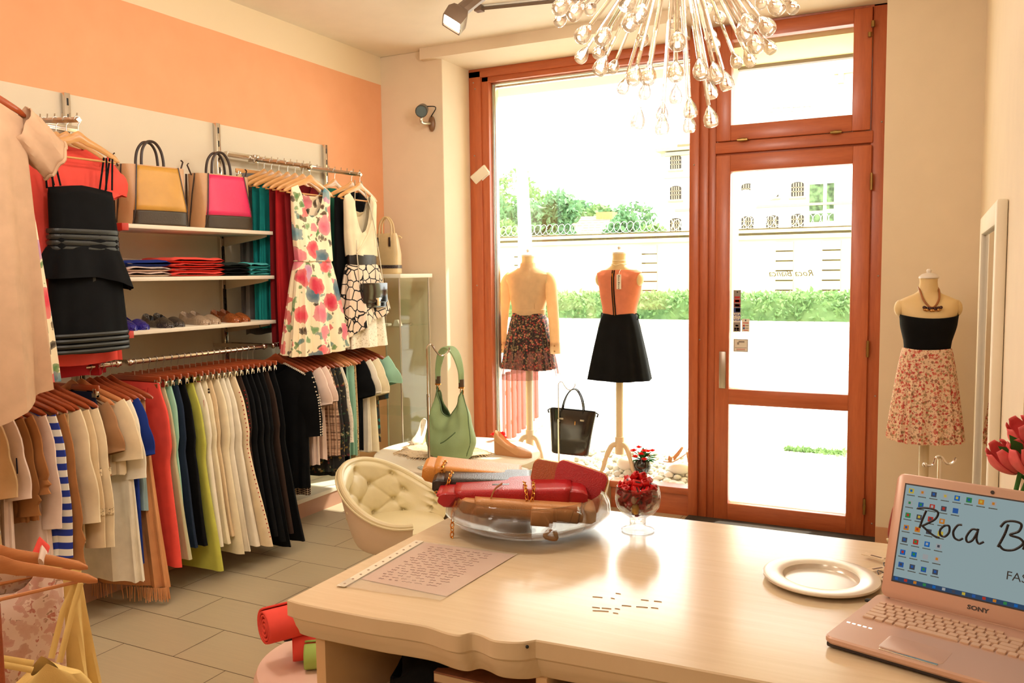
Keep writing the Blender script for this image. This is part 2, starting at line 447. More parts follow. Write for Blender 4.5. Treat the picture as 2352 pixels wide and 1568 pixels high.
mb = MB(); mb.box2((-1.385, ly0-0.012, 0.755), (-1.338, ly0, 1.02), bev=0.004)
h = mb.build('handle_plate', M_steel, door); h.matrix_parent_inverse = Matrix.Translation(-Vector(door.location))
mb = MB(); mb.tube([(-1.362, ly0-0.01, 0.925), (-1.362, ly0-0.055, 0.925), (-1.35, ly0-0.062, 0.925), (-1.235, ly0-0.062, 0.925)], 0.010, 10)
mb.tube([(-1.362, FY+0.04, 0.93), (-1.362, FY+0.10, 0.93), (-1.25, FY+0.105, 0.93)], 0.010, 10)
o = mb.build('lever', M_steel, h); o.matrix_parent_inverse = Matrix.Translation(-Vector(door.location))
mb = MB(); mb.tube([(-1.362, ly0-0.02, 0.80), (-1.362, ly0-0.008, 0.80)], 0.011, 12)
o = mb.build('lock', M_black, h); o.matrix_parent_inverse = Matrix.Translation(-Vector(door.location))
mb = MB()
for x, z in ((-0.35, 2.55), (-0.35, 1.55), (-0.352, 0.75), (-0.355, -0.12), (-3.385, 3.13), (-3.37, 3.08), (-3.385, 2.55), (-3.38, 1.5), (-1.57, 2.35), (-1.53, 1.1)): mb.ball((x, y0-0.001-(0.05 if x in (-1.57,) else 0.02 if x == -1.53 else 0), z), 0.006, 6)
o = mb.build('screw_head', M_steel, door); o.matrix_parent_inverse = Matrix.Translation(-Vector(door.location))

# ================================================================== stickers on the door glass
def sticker(name, label, cat, u0, v0, u1, v1, base, marks, group=None):
    a = P(u0, v0, 'y', FY-0.0095); c = P(u1, v1, 'y', FY-0.0095)
    w_, h_ = c.x-a.x, a.z-c.z
    mats = [base]; mb = MB(); mb.box2((-w_/2, 0, -h_/2), (w_/2, 0.001, h_/2))
    for (x0, z0, x1, z1, m) in marks:
        if m not in mats: mats.append(m)
        mb.box2((-w_/2+x0*w_, -0.0006, h_/2-z1*h_), (-w_/2+x1*w_, 0.0002, h_/2-z0*h_), mats.index(m))
    o = mb.build(name, mats, smooth=False); o.location = ((a.x+c.x)/2, FY-0.0095, (a.z+c.z)/2)
    tag(o, label, cat, group); return o, w_, h_
S_w = paint('sticker_white', (232, 226, 214), 0.5); S_g = paint('sticker_grey', (150, 140, 132), 0.5)
S_r = paint('sticker_red', (190, 40, 36), 0.5); S_b = paint('sticker_blue', (40, 60, 130), 0.5); S_k = paint('sticker_black', (30, 28, 30), 0.5)
S_o = paint('sticker_orange', (220, 150, 60), 0.5); S_db = paint('sticker_dark_red', (110, 30, 40), 0.5)
m_ = [(0, 0, 1, .14, S_g), (.45, .03, .6, .06, S_k), (.15, .15, .85, .20, S_r), (.08, .22, .92, .30, S_r), (.2, .235, .8, .285, S_o), (.08, .325, .92, .405, S_db), (.2, .34, .8, .39, S_r),
      (.06, .425, .94, .53, S_b), (.3, .435, .9, .52, S_r), (.06, .55, .94, .65, S_w), (.06, .66, .94, .77, S_w), (.02, .79, .98, .99, S_g), (.3, .83, .7, .87, S_k), (.15, .90, .40, .94, S_k), (.45, .90, .80, .94, S_r), (.15, .945, .40, .975, S_b), (.45, .945, .8, .975, S_r)]
o, w_, h_ = sticker('card_sticker', 'tall narrow strip of payment card stickers on the door glass', 'sticker', 1685, 666, 1701, 762, S_g, m_)
for fz in (.60, .715):
    tb = text_mb('VISA', 0.026, bold=0.0006); t_ = tb.build('lettering', S_b, o, smooth=False, rot=(R(90), 0, 0), loc=(0, -0.0012, h_/2-fz*h_-0.008))
sticker('card_sticker', 'small white payment sticker beside the foot of the tall strip', 'sticker', 1704, 732, 1721, 762, S_w, [(.42, .06, .58, .18, S_k), (.1, .28, .9, .34, S_r), (.15, .45, .4, .6, S_r), (.45, .48, .9, .56, S_g), (.15, .65, .4, .8, S_b), (.45, .68, .9, .75, S_g), (.2, .85, .85, .9, S_r)])
sticker('camera_sticker', 'square white camera surveillance sticker above the door handle', 'sticker', 1685, 778, 1718, 808, S_w, [(.03, .03, .97, .06, S_g), (.03, .94, .97, .97, S_g), (.03, .03, .06, .97, S_g), (.94, .03, .97, .97, S_g), (.35, .15, .75, .28, S_g), (.25, .25, .38, .45, S_g), (.1, .66, .9, .70, S_g), (.2, .78, .8, .82, S_r), (.2, .88, .8, .91, S_g)])
# shop name on the glass, read from the street side (mirrored here)
tb = text_mb('Roca Bianca', 0.085, shear=0.35)
o = tb.build('window_lettering', paint('pale_lettering', (150, 140, 96), 0.6), smooth=False)
q = P(1818, 634, 'y', FY-0.009); o.location = q; o.rotation_euler = (R(90), 0, 0); o.scale = (-0.72, 0.72, 0.72)
tag(o, 'faint mirrored shop lettering on the door glass', 'lettering')

# ---- doormat in the well
mb = MB(); mb.box2((-1.60, 5.55, -0.219), (-0.17, 6.035, -0.195), bev=0.006)
o = mb.build('doormat', paint('mat_fibre', (58, 48, 38), 0.95, 0.25, 0.6, 500)); tag(o, 'dark brown doormat along the foot of the glazed door', 'mat')

# ================================================================== building skin towards the street
M_fac = paint('facade_yellow', (238, 226, 170), 0.85, 0.03)
mb = MB()
mb.box2((-1.585, 6.19, -0.4), (-1.425, 6.86, 3.17)); mb.box2((-8, 6.2, 3.17), (4, 6.86, 4.0)); mb.box2((-8, 6.2, -0.4), (-3.72, 6.86, 3.17)); mb.box2((-0.31, 6.2, -0.4), (4, 6.86, 3.17))
mb.box2((-3.72, 6.79, -0.4), (-1.585, 6.86, 0.07))
mb.box2((-4.2, -2.1, 3.45), (2.2, 6.2, 3.55))  # unseen roof slab; like the upper facade, added to block light
struct(mb.build('outer_wall', M_fac, smooth=False))
mb = MB(); mb.box2((-1.425, 6.78, 3.145), (-0.31, 6.84, 3.17)); struct(mb.build('trim_2', paint('grey_shade', (120, 105, 96), 0.6), smooth=False))
# display ledge inside the shop window
mb = MB(); mb.loft([[(x, 6.175, -.3), (x, 6.79, -.3), (x, 6.79, .072), (x, 6.175, -.082)] for x in (-3.72, -1.59)]); struct(mb.build('window_ledge', M_white, smooth=False))

# ================================================================== street
M_pave = None
def cobble():
    t = newmat('cobbles'); vec = t.coord((1, 1, 1))
    br = t.n('ShaderNodeTexBrick'); br.offset = 0.5
    br.inputs['Scale'].default_value = 1.0; br.inputs['Brick Width'].default_value = 0.36; br.inputs['Row Height'].default_value = 0.16
    br.inputs['Mortar Size'].default_value = 0.008; br.inputs['Color1'].default_value = lin((214, 212, 208)); br.inputs['Color2'].default_value = lin((204, 202, 198))
    br.inputs['Mortar'].default_value = lin((120, 116, 108)); t.l(vec, br.inputs['Vector'])
    t.bsdf(br.outputs['Color'], 0.9); return t.m
mb = MB(); mb.box2((-40, 6.86, -0.6), (25, 12.5, -0.34)); struct(mb.build('pavement', cobble(), smooth=False))
mb = MB(); mb.box2((-70, 12.5, -0.7), (40, 28.5, -0.40)); struct(mb.build('road', paint('asphalt_pale', (205, 203, 198), 0.9, 0.04), smooth=False))
mb = MB(); mb.box2((-80, 28.5, -0.7), (40, 33.5, -0.27)); struct(mb.build('far_pavement', paint('paving_pale', (214, 208, 190), 0.9, 0.04), smooth=False))
mb = MB(); mb.box2((-80, 28.3, -0.7), (40, 28.5, -0.22)); struct(mb.build('kerb', paint('kerb_stone', (205, 195, 150), 0.9, 0.05), smooth=False))
mb = MB(); mb.box2((-160, 33.5, -0.7), (80, 160, -0.30)); struct(mb.build('far_ground', paint('ground_pale', (200, 200, 175), 0.95, 0.05), smooth=False))
for i, yy in enumerate((18.6, 20.9)):
    mb = MB(); mb.box2((-50, yy, -0.42), (20, yy+0.07, -0.39))
    o = mb.build('tram_rail', paint('rail_steel', (120, 118, 114), 0.5)); tag(o, ['grey tram rail nearer the shop, set in the road', 'grey tram rail farther from the shop, set in the road'][i], 'rail')
# weeds strip at the edge of the pavement
def leaf_cloud(n, boxf, size, seed, mb=None, mi=0):
    r = random.Random(seed); mb = mb or MB()
    for _ in range(n):
        c = Vector(boxf(r)); s = size*(0.6+0.8*r.random())
        a = Vector((r.gauss(0, 1), r.gauss(0, 1), r.gauss(0, 1))).normalized(); b = a.orthogonal().normalized()
        q = r.random()*6.28; b = (b*math.cos(q)+a.cross(b)*math.sin(q)); d = a.cross(b)
        mb.add([c-b*s, c+d*s*.45, c+b*s, c-d*s*.45], [(0, 1, 2, 3)], mi)
    return mb
def leafmat(name, c1, c2):
    t = newmat(name); oi = t.noise(t.coord(), 2.5, 4)
    colr = t.ramp(oi, [(0.35, c1), (0.65, c2)])
    b = t.bsdf(colr, 0.7); tr_ = t.n('ShaderNodeBsdfTranslucent'); t.l(colr, tr_.inputs[0])
    mx = t.n('ShaderNodeMixShader'); mx.inputs[0].default_value = 0.3; t.l(b.outputs[0], mx.inputs[1]); t.l(tr_.outputs[0], mx.inputs[2]); t.l(mx.outputs[0], t.out.inputs[0]); return t.m
M_leaf = leafmat('leaf_green', (92, 128, 74), (128, 160, 98)); M_leaf2 = leafmat('leaf_dark', (72, 116, 76), (112, 152, 104))
a = P(1805, 1030, 'z', -0.34); b = P(1942, 1045, 'z', -0.34)
mb = leaf_cloud(500, lambda r: (lerp(a.x, b.x, r.random()), lerp(a.y, b.y, .5)+r.gauss(0, .05), -0.34+abs(r.gauss(0, .012))), 0.03, 3)
o = mb.build('grass_tuft', M_leaf, smooth=False); tag(o, 'thin strip of grass growing in the pavement outside the door', 'grass', kind='stuff')

# perimeter wall with rusticated pilasters
M_pw = paint('prison_wall', (220, 208, 160), 0.9, 0.05, scale=0.8); M_gap = paint('wall_joint', (84, 72, 44), 0.9)
WY = 36.0
pw = thing('perimeter_wall', 'long pale yellow wall with banded pilasters across the street', 'wall', (-15, WY, -0.3))
def rel(parent, mb): 
    Mx = Matrix.Translation(-Vector(parent.location)); mb.v = [tuple(Mx @ Vector(p)) for p in mb.v]; return mb
mb = MB(); mb.box2((-60, WY+.12, -0.3), (30, WY+0.6, 3.0)); mb.box2((-60, WY+.02, -0.3), (30, WY+.2, .35)); rel(pw, mb).build('wall_body', M_pw, pw, smooth=False)
mb = MB(); mb.box2((-60, WY-.06, 2.85), (30, WY+.7, 3.02)); mb.box2((-60, WY-.18, 3.12), (30, WY+.8, 3.24)); rel(pw, mb).build('coping', M_pw, pw, smooth=False)
mb = MB(); mb.box2((-60, WY-.02, 3.02), (30, WY+.75, 3.12)); mb.box2((-60, WY-.12, 3.24), (30, WY+.7, 3.30)); rel(pw, mb).build('coping_joint', M_gap, pw, smooth=False)
for u in (1195, 1490, 1800, 1908):
    q = P(u, 640, 'y', WY); mb = MB()
    for k in range(7):
        z1 = 2.72-k*0.40; mb.box2((q.x-.35, WY, z1-.34), (q.x+.35, WY+.15, z1))
    rel(pw, mb).build('pilaster', M_pw, pw, smooth=False)
    mb = MB(); mb.box2((q.x-.34, WY+.06, 0.0), (q.x+.34, WY+.13, 2.7)); rel(pw, mb).build('pilaster_joint', M_gap, pw, smooth=False)
# razor wire coils
mb = MB()
mb.tube([(-19.4+k*.019+.22*math.cos(k*PI/8), WY+.3+.1*math.sin(k*PI/8), 3.58+.25*math.sin(k*PI/8)) for k in range(0, 860)], 0.013, 4)
o = mb.build('razor_wire', paint('wire_grey', (170, 172, 165), 0.6)); tag(o, 'coiled razor wire along the top of the pale yellow wall', 'wire')
# hedge
mb = MB(); mb.box2((-45, 31.9, -0.3), (15, 33.0, 0.45))
mb = leaf_cloud(16000, lambda r: (r.uniform(-24, 6), r.uniform(31.6, 33.1), -0.3+1.05*r.random()**.7+r.gauss(0, .05)), 0.11, 5, mb)
o = mb.build('hedge', M_leaf, smooth=False); tag(o, 'low clipped green hedge at the foot of the pale yellow wall', 'hedge')
# trees beyond
def tree(x, y, h, rr, seed, mat, label, n=2600, group=None):
    t = thing('leafy_tree', label, 'tree', (x, y, -0.3), 0, group)
    mb = MB(); mb.tube([(0, 0, 0), (0.1, 0, h*.35), (0, .1, h*.7)], [.28, .2, .08], 8); mb.build('trunk', paint('bark', (96, 80, 60), 0.9), t)
    rg = random.Random(seed); lumps = [(rg.uniform(-.6, .6)*rr, rg.uniform(-.5, .5)*rr, h*(.45+.42*rg.random()), rr*rg.uniform(.35, .6)) for _ in range(11)]
    def f(r):
        lx, ly, lz, lr = lumps[r.randrange(len(lumps))]
        d = Vector((r.gauss(0, 1), r.gauss(0, 1), r.gauss(0, 1))).normalized()*lr*(0.55+.45*r.random())
        return (lx+d.x, ly+d.y, lz+d.z*.85)
    leaf_cloud(n, f, 0.26, seed).build('crown', mat, t, smooth=False)
for (u, vt, y, rr, mt, lb) in ((1160, 372, 55, 3.4, M_leaf, 'tallest leafy tree at the left edge beyond the wall'), (1128, 430, 50, 3.0, M_leaf2, 'dense tree cut by the window frame beyond the wall'), (1150, 490, 46, 1.6, M_leaf, 'small bush-like tree left of the white street pole'),
        (1245, 440, 52, 3.0, M_leaf2, 'rounded tree right of the white street pole'), (1312, 455, 62, 2.2, M_leaf2, 'small dark tree behind the tiled house roof'), (1372, 462, 60, 2.2, M_leaf, 'yellowish tree left of the chimney'),
        (1420, 448, 60, 2.8, M_leaf2, 'tree standing right of the chimney'), (1440, 490, 50, 2.0, M_leaf2, 'low tree sloping down right of the house'), (1478, 508, 48, 1.4, M_leaf, 'smallest bush nearest the white building')):
    q = P(u, vt, 'y', y); tree(q.x, y, q.z+0.3, rr, int(u), mt, lb, 2400)
# tiled house
hx0, hx1, hy = -25.4, -18.0, 54.0
hs = thing('tiled_house', 'low white house with a hipped tile roof beyond the wall', 'house', (hx0+3.5, hy, -0.3))
M_hw = paint('house_white', (232, 228, 218), 0.9); M_tile = None
def tiles():
    t = newmat('roof_tiles'); wv = t.n('ShaderNodeTexWave', wave_type='BANDS', bands_direction='Z'); wv.inputs['Scale'].default_value = 1.6
    t.l(t.coord(), wv.inputs[0]); t.bsdf(t.ramp(wv.outputs['Fac'], [(0.1, (150, 95, 66)), (0.45, (226, 196, 170))]), 0.9); return t.m
M_tile = tiles()
mb = MB(); mb.box2((hx0+.6, hy, -0.3), (hx1, hy+5, 4.3)); mb.box2((hx0+1.2, hy-.3, 3.9), (hx0+3.6, hy+.2, 4.7)); rel(hs, mb).build('wall', M_hw, hs, smooth=False)
mb = MB(); mb.add([(hx0, hy-.4, 4.25), (hx1+.4, hy-.4, 4.25), (hx1+.4, hy+5.4, 4.25), (hx0, hy+5.4, 4.25), (hx0+2.2, hy+2.5, 5.55), (hx1-1.9, hy+2.5, 5.45)], [(0, 1, 5, 4), (1, 2, 5), (2, 3, 4, 5), (3, 0, 4)])
rel(hs, mb).build('roof', M_tile, hs, smooth=False)
mb = MB(); mb.box2((-21.5, hy+2, 5.0), (-20.3, hy+3, 5.75)); rel(hs, mb).build('chimney', paint('chimney_brick', (205, 140, 90), 0.9), hs, smooth=False)
mb = MB(); mb.box2((-24.1, hy-.42, 4.32), (-23.0, hy-.4, 4.42)); rel(hs, mb).build('vent', M_gap, hs, smooth=False)
# big white building with barred windows
bx, by = -21.4, 70.0
bd = thing('white_building', 'tall white prison-like building with barred arched windows', 'building', (bx+10, by, -0.3))
M_bw = paint('building_white', (214, 210, 196), 0.9, 0.02, scale=.5)
mb = MB(); mb.box2((bx+.7, by, -0.3), (bx+40, by+12, 11.5)); rel(bd, mb).build('wall', M_bw, bd, smooth=False)
mb = MB(); mb.box2((-15.0, by-.2, 11.2), (bx+40, by+12, 20.0)); rel(bd, mb).build('upper_wall', M_bw, bd, smooth=False)
mb = MB(); mb.box2((bx, by-.5, 11.55), (-14.6, by+12, 11.8)); mb.box2((bx+.4, by-.3, 11.15), (-14.6, by, 11.35)); mb.box2((bx+.6, by-.1, 9.3), (-14.6, by, 9.4)); mb.box2((bx+1.6, by-.15, 6.55), (bx+40, by, 6.75)); rel(bd, mb).build('cornice', paint('cornice_cream', (168, 156, 124), 0.9), bd, smooth=False)
mb = MB(); mb.box2((bx+1.8, by-.2, 11.8), (-14.6, by+8, 12.05)); rel(bd, mb).build('roof_edge', paint('roof_rust', (176, 110, 80), 0.9), bd, smooth=False)
M_dark = paint('window_dark', (40, 32, 22), 0.5); M_barw = paint('window_bar', (150, 136, 112), 0.7)
def arched(u, v, w_=0.95, h_=1.1):
    q = P(u, v, 'y', by); mb = MB()
    pts = [(-w_/2, -h_/2), (w_/2, -h_/2), (w_/2, h_/2-.2)]+[(w_/2*math.cos(R(k)), h_/2-.2+.2*math.sin(R(k))) for k in range(15, 166, 15)]+[(-w_/2, h_/2-.2)]
    mb.prism([(q.x+x, q.z+z) for x, z in pts], (by-.06, by+.02)); f = rel(bd, mb).build('window', M_dark, bd, smooth=False)
    mb = MB()
    for k in range(1, 5): mb.box2((q.x-w_/2+k*w_/5-.04, by-.12, q.z-h_/2), (q.x-w_/2+k*w_/5+.04, by-.06, q.z+h_/2-.08))
    for z in (-.2, .12): mb.box2((q.x-w_/2, by-.12, q.z+z-.03), (q.x+w_/2, by-.06, q.z+z+.03))
    mb.box2((q.x-w_/2-.15, by-.2, q.z-h_/2-.25), (q.x+w_/2+.15, by, q.z-h_/2-.12))
    rel(bd, mb).build('bars', M_barw, f, smooth=False)
for u, v in ((1552, 372), (1552, 442), (1552, 516), (1717, 437), (1774, 436), (1832, 434), (1717, 512), (1774, 510), (1832, 507)): arched(u, v)
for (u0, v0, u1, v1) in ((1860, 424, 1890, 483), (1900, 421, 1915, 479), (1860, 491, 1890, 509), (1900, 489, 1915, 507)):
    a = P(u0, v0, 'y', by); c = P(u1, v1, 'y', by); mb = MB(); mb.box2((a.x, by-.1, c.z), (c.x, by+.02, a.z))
    rel(bd, mb).build('window', leafmat('painted_tree_reflection', (40, 60, 34), (120, 150, 100)) if 'painted_tree_reflection' not in MATS else bpy.data.materials['painted_tree_reflection'], bd, smooth=False)  # panes coloured in leaf tones as a painted reflection of trees
    MATS['painted_tree_reflection'] = 1
a = P(1772, 247, 'y', by-.3); c = P(1866, 243, 'y', by-.3); mb = MB()
mb.tube([a, c], 0.06, 6)
for k in range(5):
    q = a.lerp(c, k/4); mb.box2((q.x-.12, by-.4, q.z-.35), (q.x+.12, by-.2, q.z+.2))
rel(bd, mb).build('balcony_rail', paint('rail_mauve', (170, 150, 148), 0.8), bd, smooth=False)
a = P(1916, 162, 'y', by-.4); mb = MB(); mb.box2((a.x, by-.5, a.z-.3), (a.x+8, by-.2, a.z)); mb.box2((a.x+.3, by-.5, a.z-1.0), (a.x+.7, by-.2, a.z-.3)); rel(bd, mb).build('eave', paint('cornice_cream', (168, 156, 124)), bd, smooth=False)
# street pole, overhead cables
q = P(1205, 500, 'y', 25.0)
mb = MB(); mb.tube([(q.x, 25, -0.4), (q.x, 25, 3), (q.x-.1, 25, 5.4)], [.26, .22, .17], 14); o = mb.build('street_pole', paint('pole_white', (245, 243, 236), 0.6)); tag(o, 'thick white street pole behind the left window mannequin', 'pole')
mb = MB()
for v in (377, 398): 
    a = P(1130, v, 'y', 30); b = P(1206, v+1, 'y', 25.2); mb.tube([a-(b-a)*3, b], 0.014, 5)
o = mb.build('overhead_cable', paint('cable_grey', (110, 115, 105), 0.6)); tag(o, 'pair of thin overhead cables running to the white street pole', 'cable')
# red picket fence of the neighbouring terrace
M_pick = paint('picket_red', (128, 32, 22), 0.6, 0.05)
fa = P(1140, 865, 'y', 7.6); fb = P(1232, 890, 'y', 9.6)
pf = thing('picket_fence', 'low red picket fence standing on the pavement outside the window', 'fence', (fa.x, 7.6, -0.34))
nP = 9
for k in range(nP):
    s = k/(nP-1); x = lerp(fa.x, fb.x, s)-fa.x; y = lerp(0, 2.0, s)
    top = lerp(fa.z, fb.z+.35, s)+0.34
    mb = MB(); mb.box2((x-.014, y-.04, .10), (x+.014, y+.04, max(.75, top)), bev=.005); mb.build('picket', M_pick, pf)
mb = MB()
for z in (.25, .62): mb.tube([(-.06, 0, z), (fb.x-fa.x-.06, 2.0, z)], .025, 4)
mb.build('fence_rail', paint('fence_rail_red', (150, 50, 40), 0.7), pf)
mb = MB(); mb.tube([(0.03, -.1, .05), (fb.x-fa.x+.03, 2.1, .05)], .06, 4); mb.build('fence_base', paint('facade_yellow', (0, 0, 0)), pf)
# ================================================================== interior lamps and added fill lights
light('chandelier_glow', 'POINT', (-0.62, 2.18, 2.44), 30, WARM, shadow_soft_size=0.12)
for i, (p, a, e) in enumerate((((-1.9, 0.6, 3.1), (-4.0, 1.9, 1.6), 36), ((-1.9, 2.0, 3.1), (-4.0, 3.0, 1.7), 36), ((-1.95, 3.3, 3.1), (-4.0, 4.2, 1.7), 36), ((-2.1, 4.3, 3.05), (-3.8, 5.2, 1.5), 26))):
    light('track_spot_light', 'SPOT', p, e, WARM, aim=a, spot_size=R(110), spot_blend=0.9, shadow_soft_size=0.08)
for i, (x, y, e) in enumerate(((-2.6, -0.8, 30), (-0.6, -0.9, 20), (-1.9, 1.5, 42), (-1.6, 3.9, 34))):  # unseen fill lights without fixtures, added to brighten ceiling and room
    light('unseen_fill_light', 'POINT', (x, y, 2.62), e, WARM, shadow_soft_size=0.18)

# ================================================================== wall fixture on the left
M_board = paint('shelf_white', (236, 224, 202), 0.5, 0.01)
M_panel = paint('panel_cream', (226, 212, 186), 0.6, 0.015)
M_pinkb = paint('plinth_pink', (196, 148, 122), 0.6, 0.04)
WX = -4.0; RX = -3.58; RZ = 1.18
UY = (1.87, 2.885, 3.89, 4.915)
for i in range(1, 4):
    ya = UY[i-1]
    mb = MB(); mb.box2((WX+.001, ya+.004, 0.13), (WX+.016, UY[i]-.004, 2.535))
    o = mb.build('wall_panel', M_panel, smooth=False)
    tag(o, [None, 'cream back panel behind the black dress', 'cream back panel behind the two handbags', 'cream back panel behind the floral dress'][i], 'panel', 'back panels of the clothes wall')
for i, y in enumerate(UY[1:]):
    t = thing('slotted_upright', ['chrome slotted upright above the black dress', 'chrome slotted upright between the pink handbag and the floral dress', 'chrome slotted upright at the right end of the panels'][i], 'upright', (WX+.016, y, 0.13))
    mb = MB(); mb.box2((0, -.017, 0), (.028, .017, 2.405), bev=.003)
    for k in range(30): mb.box2((.0, -.005, 2.36-k*.08-.018), (.0285, .005, 2.36-k*.08+.018), 1)
    mb.build('channel', [M_chrome, M_black], t)
# shelves
for i, z in enumerate((1.866, 1.602, 1.333)):
    t = thing('wall_shelf', ['white wall shelf carrying the two handbags', 'white wall shelf carrying folded clothes', 'white wall shelf carrying the flat shoes'][i], 'shelf', (WX+.02, 2.9, z), 0, 'shelves of the clothes wall')
    mb = MB(); mb.box2((.02, 0, -.021), (.40, 1.025, 0), bev=.002); mb.build('board', M_board, t)
    for yy in (.012, 1.008):
        mb = MB(); mb.prism([(.0, -.022), (.36, -.022), (.36, -.032), (.30, -.045), (.0, -.085)], (yy-.006, yy+.006)); mb.build('bracket', M_panel, t, smooth=False)
    if i != 1:
        mb = MB(); mb.box2((.33, -.035, -.034), (.404, .004, .002), bev=.002); mb.build('red_bleed_block', paint('painted_bleed_red', (196, 52, 34), 0.5), t)['label'] = 'red block standing in for colour bleed from the red garments'  # added red block imitating colour bleed from the red clothes
# plinth
t = thing('plinth_platform', 'low platform with white top and pinkish front below the hanging clothes', 'platform', (WX+.004, 0.6, 0))
mb = MB(); mb.box2((0.0, 0, .10), (.285, 4.33, .128), bev=.002); mb.build('top', M_board, t)
mb = MB(); mb.box2((0.0, 0.0, .0), (.28, 4.33, .10)); mb.build('front', M_pinkb, t, smooth=False)
# rails
def rail(name, ya, yb, label):
    t = thing(name, label, 'rail', (RX, ya, RZ), 0, 'lower clothes rails')
    mb = MB(); mb.tube([(0, 0, 0), (0, yb-ya, 0)], .0125, 12); mb.build('bar', M_chrome, t)
    for yy in (0.02, yb-ya-.02):
        mb = MB(); mb.box2((WX+.02-RX, yy-.006, -.012), (0, yy+.006, .012)); mb.build('arm', M_chrome, t)
        mb = MB(); mb.ball((0, yy, .0), .018, 7); mb.build('knob', M_chrome, t)
rail('clothes_rail', 0.9, 2.82, 'chrome rail holding the blouses at lower left'); rail('clothes_rail', 2.855, 3.83, 'chrome rail holding the trousers under the shelves'); rail('clothes_rail', 3.87, 4.90, 'chrome rail holding tops under the floral dress')
def crossbar(ya, yb, label):
    t = thing('cross_bar', label, 'rail', (WX+.1, ya, 2.345), 0, 'upper cross bars')
    mb = MB(); mb.box2((-.014, 0, -.016), (.014, yb-ya, .016), bev=.003); mb.build('bar', M_chrome, t)
    for yy in (.012, yb-ya-.012):
        mb = MB(); mb.box2((-.07, yy-.01, -.014), (0, yy+.01, .014)); mb.build('bracket', M_chrome, t)
crossbar(UY[0], UY[1], 'square chrome cross bar above the black dress'); crossbar(UY[2], UY[3], 'square chrome cross bar behind the floral dress')
def faceout(y, x1, z1, label, z0=2.335):
    x0 = WX+.115; t = thing('peg_arm', label, 'hanging arm', (x0, y, z0), 0, 'waterfall arms')
    d = V(x1-x0, 0, z1-z0); L = d.length
    mb = MB(); mb.tube([(0, 0, 0), d], .012, 4, flat=1.3); mb.build('bar', M_steel, t)
    mb = MB(); mb.box2((-.03, -.018, -.026), (.03, .018, .026), bev=.004); mb.build('clamp', M_chrome, t)
    for k in range(9):
        q = d*((k+.9)/9.2); mb = MB(); mb.tube([q+V(0, 0, .008), q+V(.004, 0, .03)], .0028, 6); mb.build('peg', M_chrome, t)
    return lambda x: V(x, y, lerp(z0, z1, (x-x0)/(x1-x0)))
arm1 = faceout(4.105, -3.42, 2.258, 'pegged chrome arm carrying the floral dress')
arm2 = faceout(4.60, -3.42, 2.258, 'pegged chrome arm carrying the white and black dress')
arm3 = faceout(2.545, -3.42, 2.30, 'pegged chrome arm carrying the black dress')
arm4 = faceout(1.90, -3.12, 2.385, 'pegged chrome arm carrying the pale blouse at far left', 2.36)

# ================================================================== hangers
M_hred = wood('hanger_red_wood', (146, 62, 30), (178, 84, 42), 'x', 1.5, 0.3, 0.5)
M_hnat = wood('hanger_natural_wood', (196, 138, 76), (220, 164, 100), 'x', 1.5, 0.32, 0.4)
M_hmid = wood('hanger_amber_wood', (202, 126, 76), (222, 150, 94), 'x', 1.5, 0.32, 0.4)
def hook_mb(z0):
    mb = MB(); pts = [(0, 0, z0)]
    pts.append((0, 0, z0+.02)); pts.append((0.002, 0, -.022))
    for k in range(0, 13): a = R(-40+k*20); pts.append((.0155*math.cos(a)*1.0, 0, .0155*math.sin(a)+.0))
    mb.tube(pts, .0019, 6); return mb
def rot_hook(mb):  # turn the hook so that it grips a rail running along local y
    return mb
def make_hanger(mat, bar=False, W=.215, drop=.085):
    z0 = -.066; root = bpy.data.objects.new('wooden_hanger', None); COL.objects.link(root); root.empty_display_size = .04
    mb = MB(); n = 22; rings = []
    for i in range(n+1):
        s = -1+2*i/n; a = abs(s)
        x = s*W; zc = z0-.004 - drop*(a**1.25)*.92 - .0
        if a < .22: zc += .010*(math.cos(a/.22*PI)+1)/2
        h = lerp(.019, .013, a) * (1.0 if a < .93 else (1-(a-.93)/.07*.55))
        if a < .3: h += .006*(1-a/.3)
        th = .0065*(1.0 if a < .95 else .7); yb = .018*a*a
        rings.append([(x, yb+th*math.cos(2*PI*k/10), zc-.012+h*math.sin(2*PI*k/10)) for k in range(10)])
    mb.loft(rings); mb.build('hanger_body', mat, root)
    hook_mb(z0).build('hook', M_steel, root)
    if bar:
        mb = MB(); mb.tube([(-W*.9, .014, z0-.102), (W*.9, .014, z0-.102)], .005, 8); mb.build('trouser_bar', mat, root)
        for sx in (-1, 1): pass
    return root
def make_clip_hanger(mat):
    z0 = -.066; root = bpy.data.objects.new('clip_hanger', None); COL.objects.link(root); root.empty_display_size = .04
    mb = MB(); mb.box((0, 0, z0-.016), (.36, .012, .028), bev=.005); mb.build('hanger_bar', mat, root)
    hook_mb(z0).build('hook', M_steel, root)
    for sx in (-1, 1):
        mb = MB(); mb.box((sx*.155, 0, z0-.034), (.022, .016, .034), bev=.003); mb.tube([(sx*.155-.012, .011, z0-.02), (sx*.155+.012, .011, z0-.02)], .005, 8)
        for yy in (-.009, .009): mb.box((sx*.155, yy, z0-.048), (.028, .003, .02))
        mb.build('clip', M_chrome, root)
    return root
H_red = make_hanger(M_hred); H_nat = make_hanger(M_hnat, True); H_mid = make_hanger(M_hmid, True); H_clip = make_clip_hanger(M_hred); H_clipn = make_clip_hanger(M_hnat)
USED = set()
def hang(proto, loc, rz, label, group):
    if proto.name not in USED:
        USED.add(proto.name); o = proto; o.location = loc; o.rotation_euler = (0, 0, rz); tag(o, label, 'hanger', group); return o
    o = dup(proto, loc, (0, 0, rz)); o['label'] = label; o['category'] = 'hanger'; o['group'] = group; return o

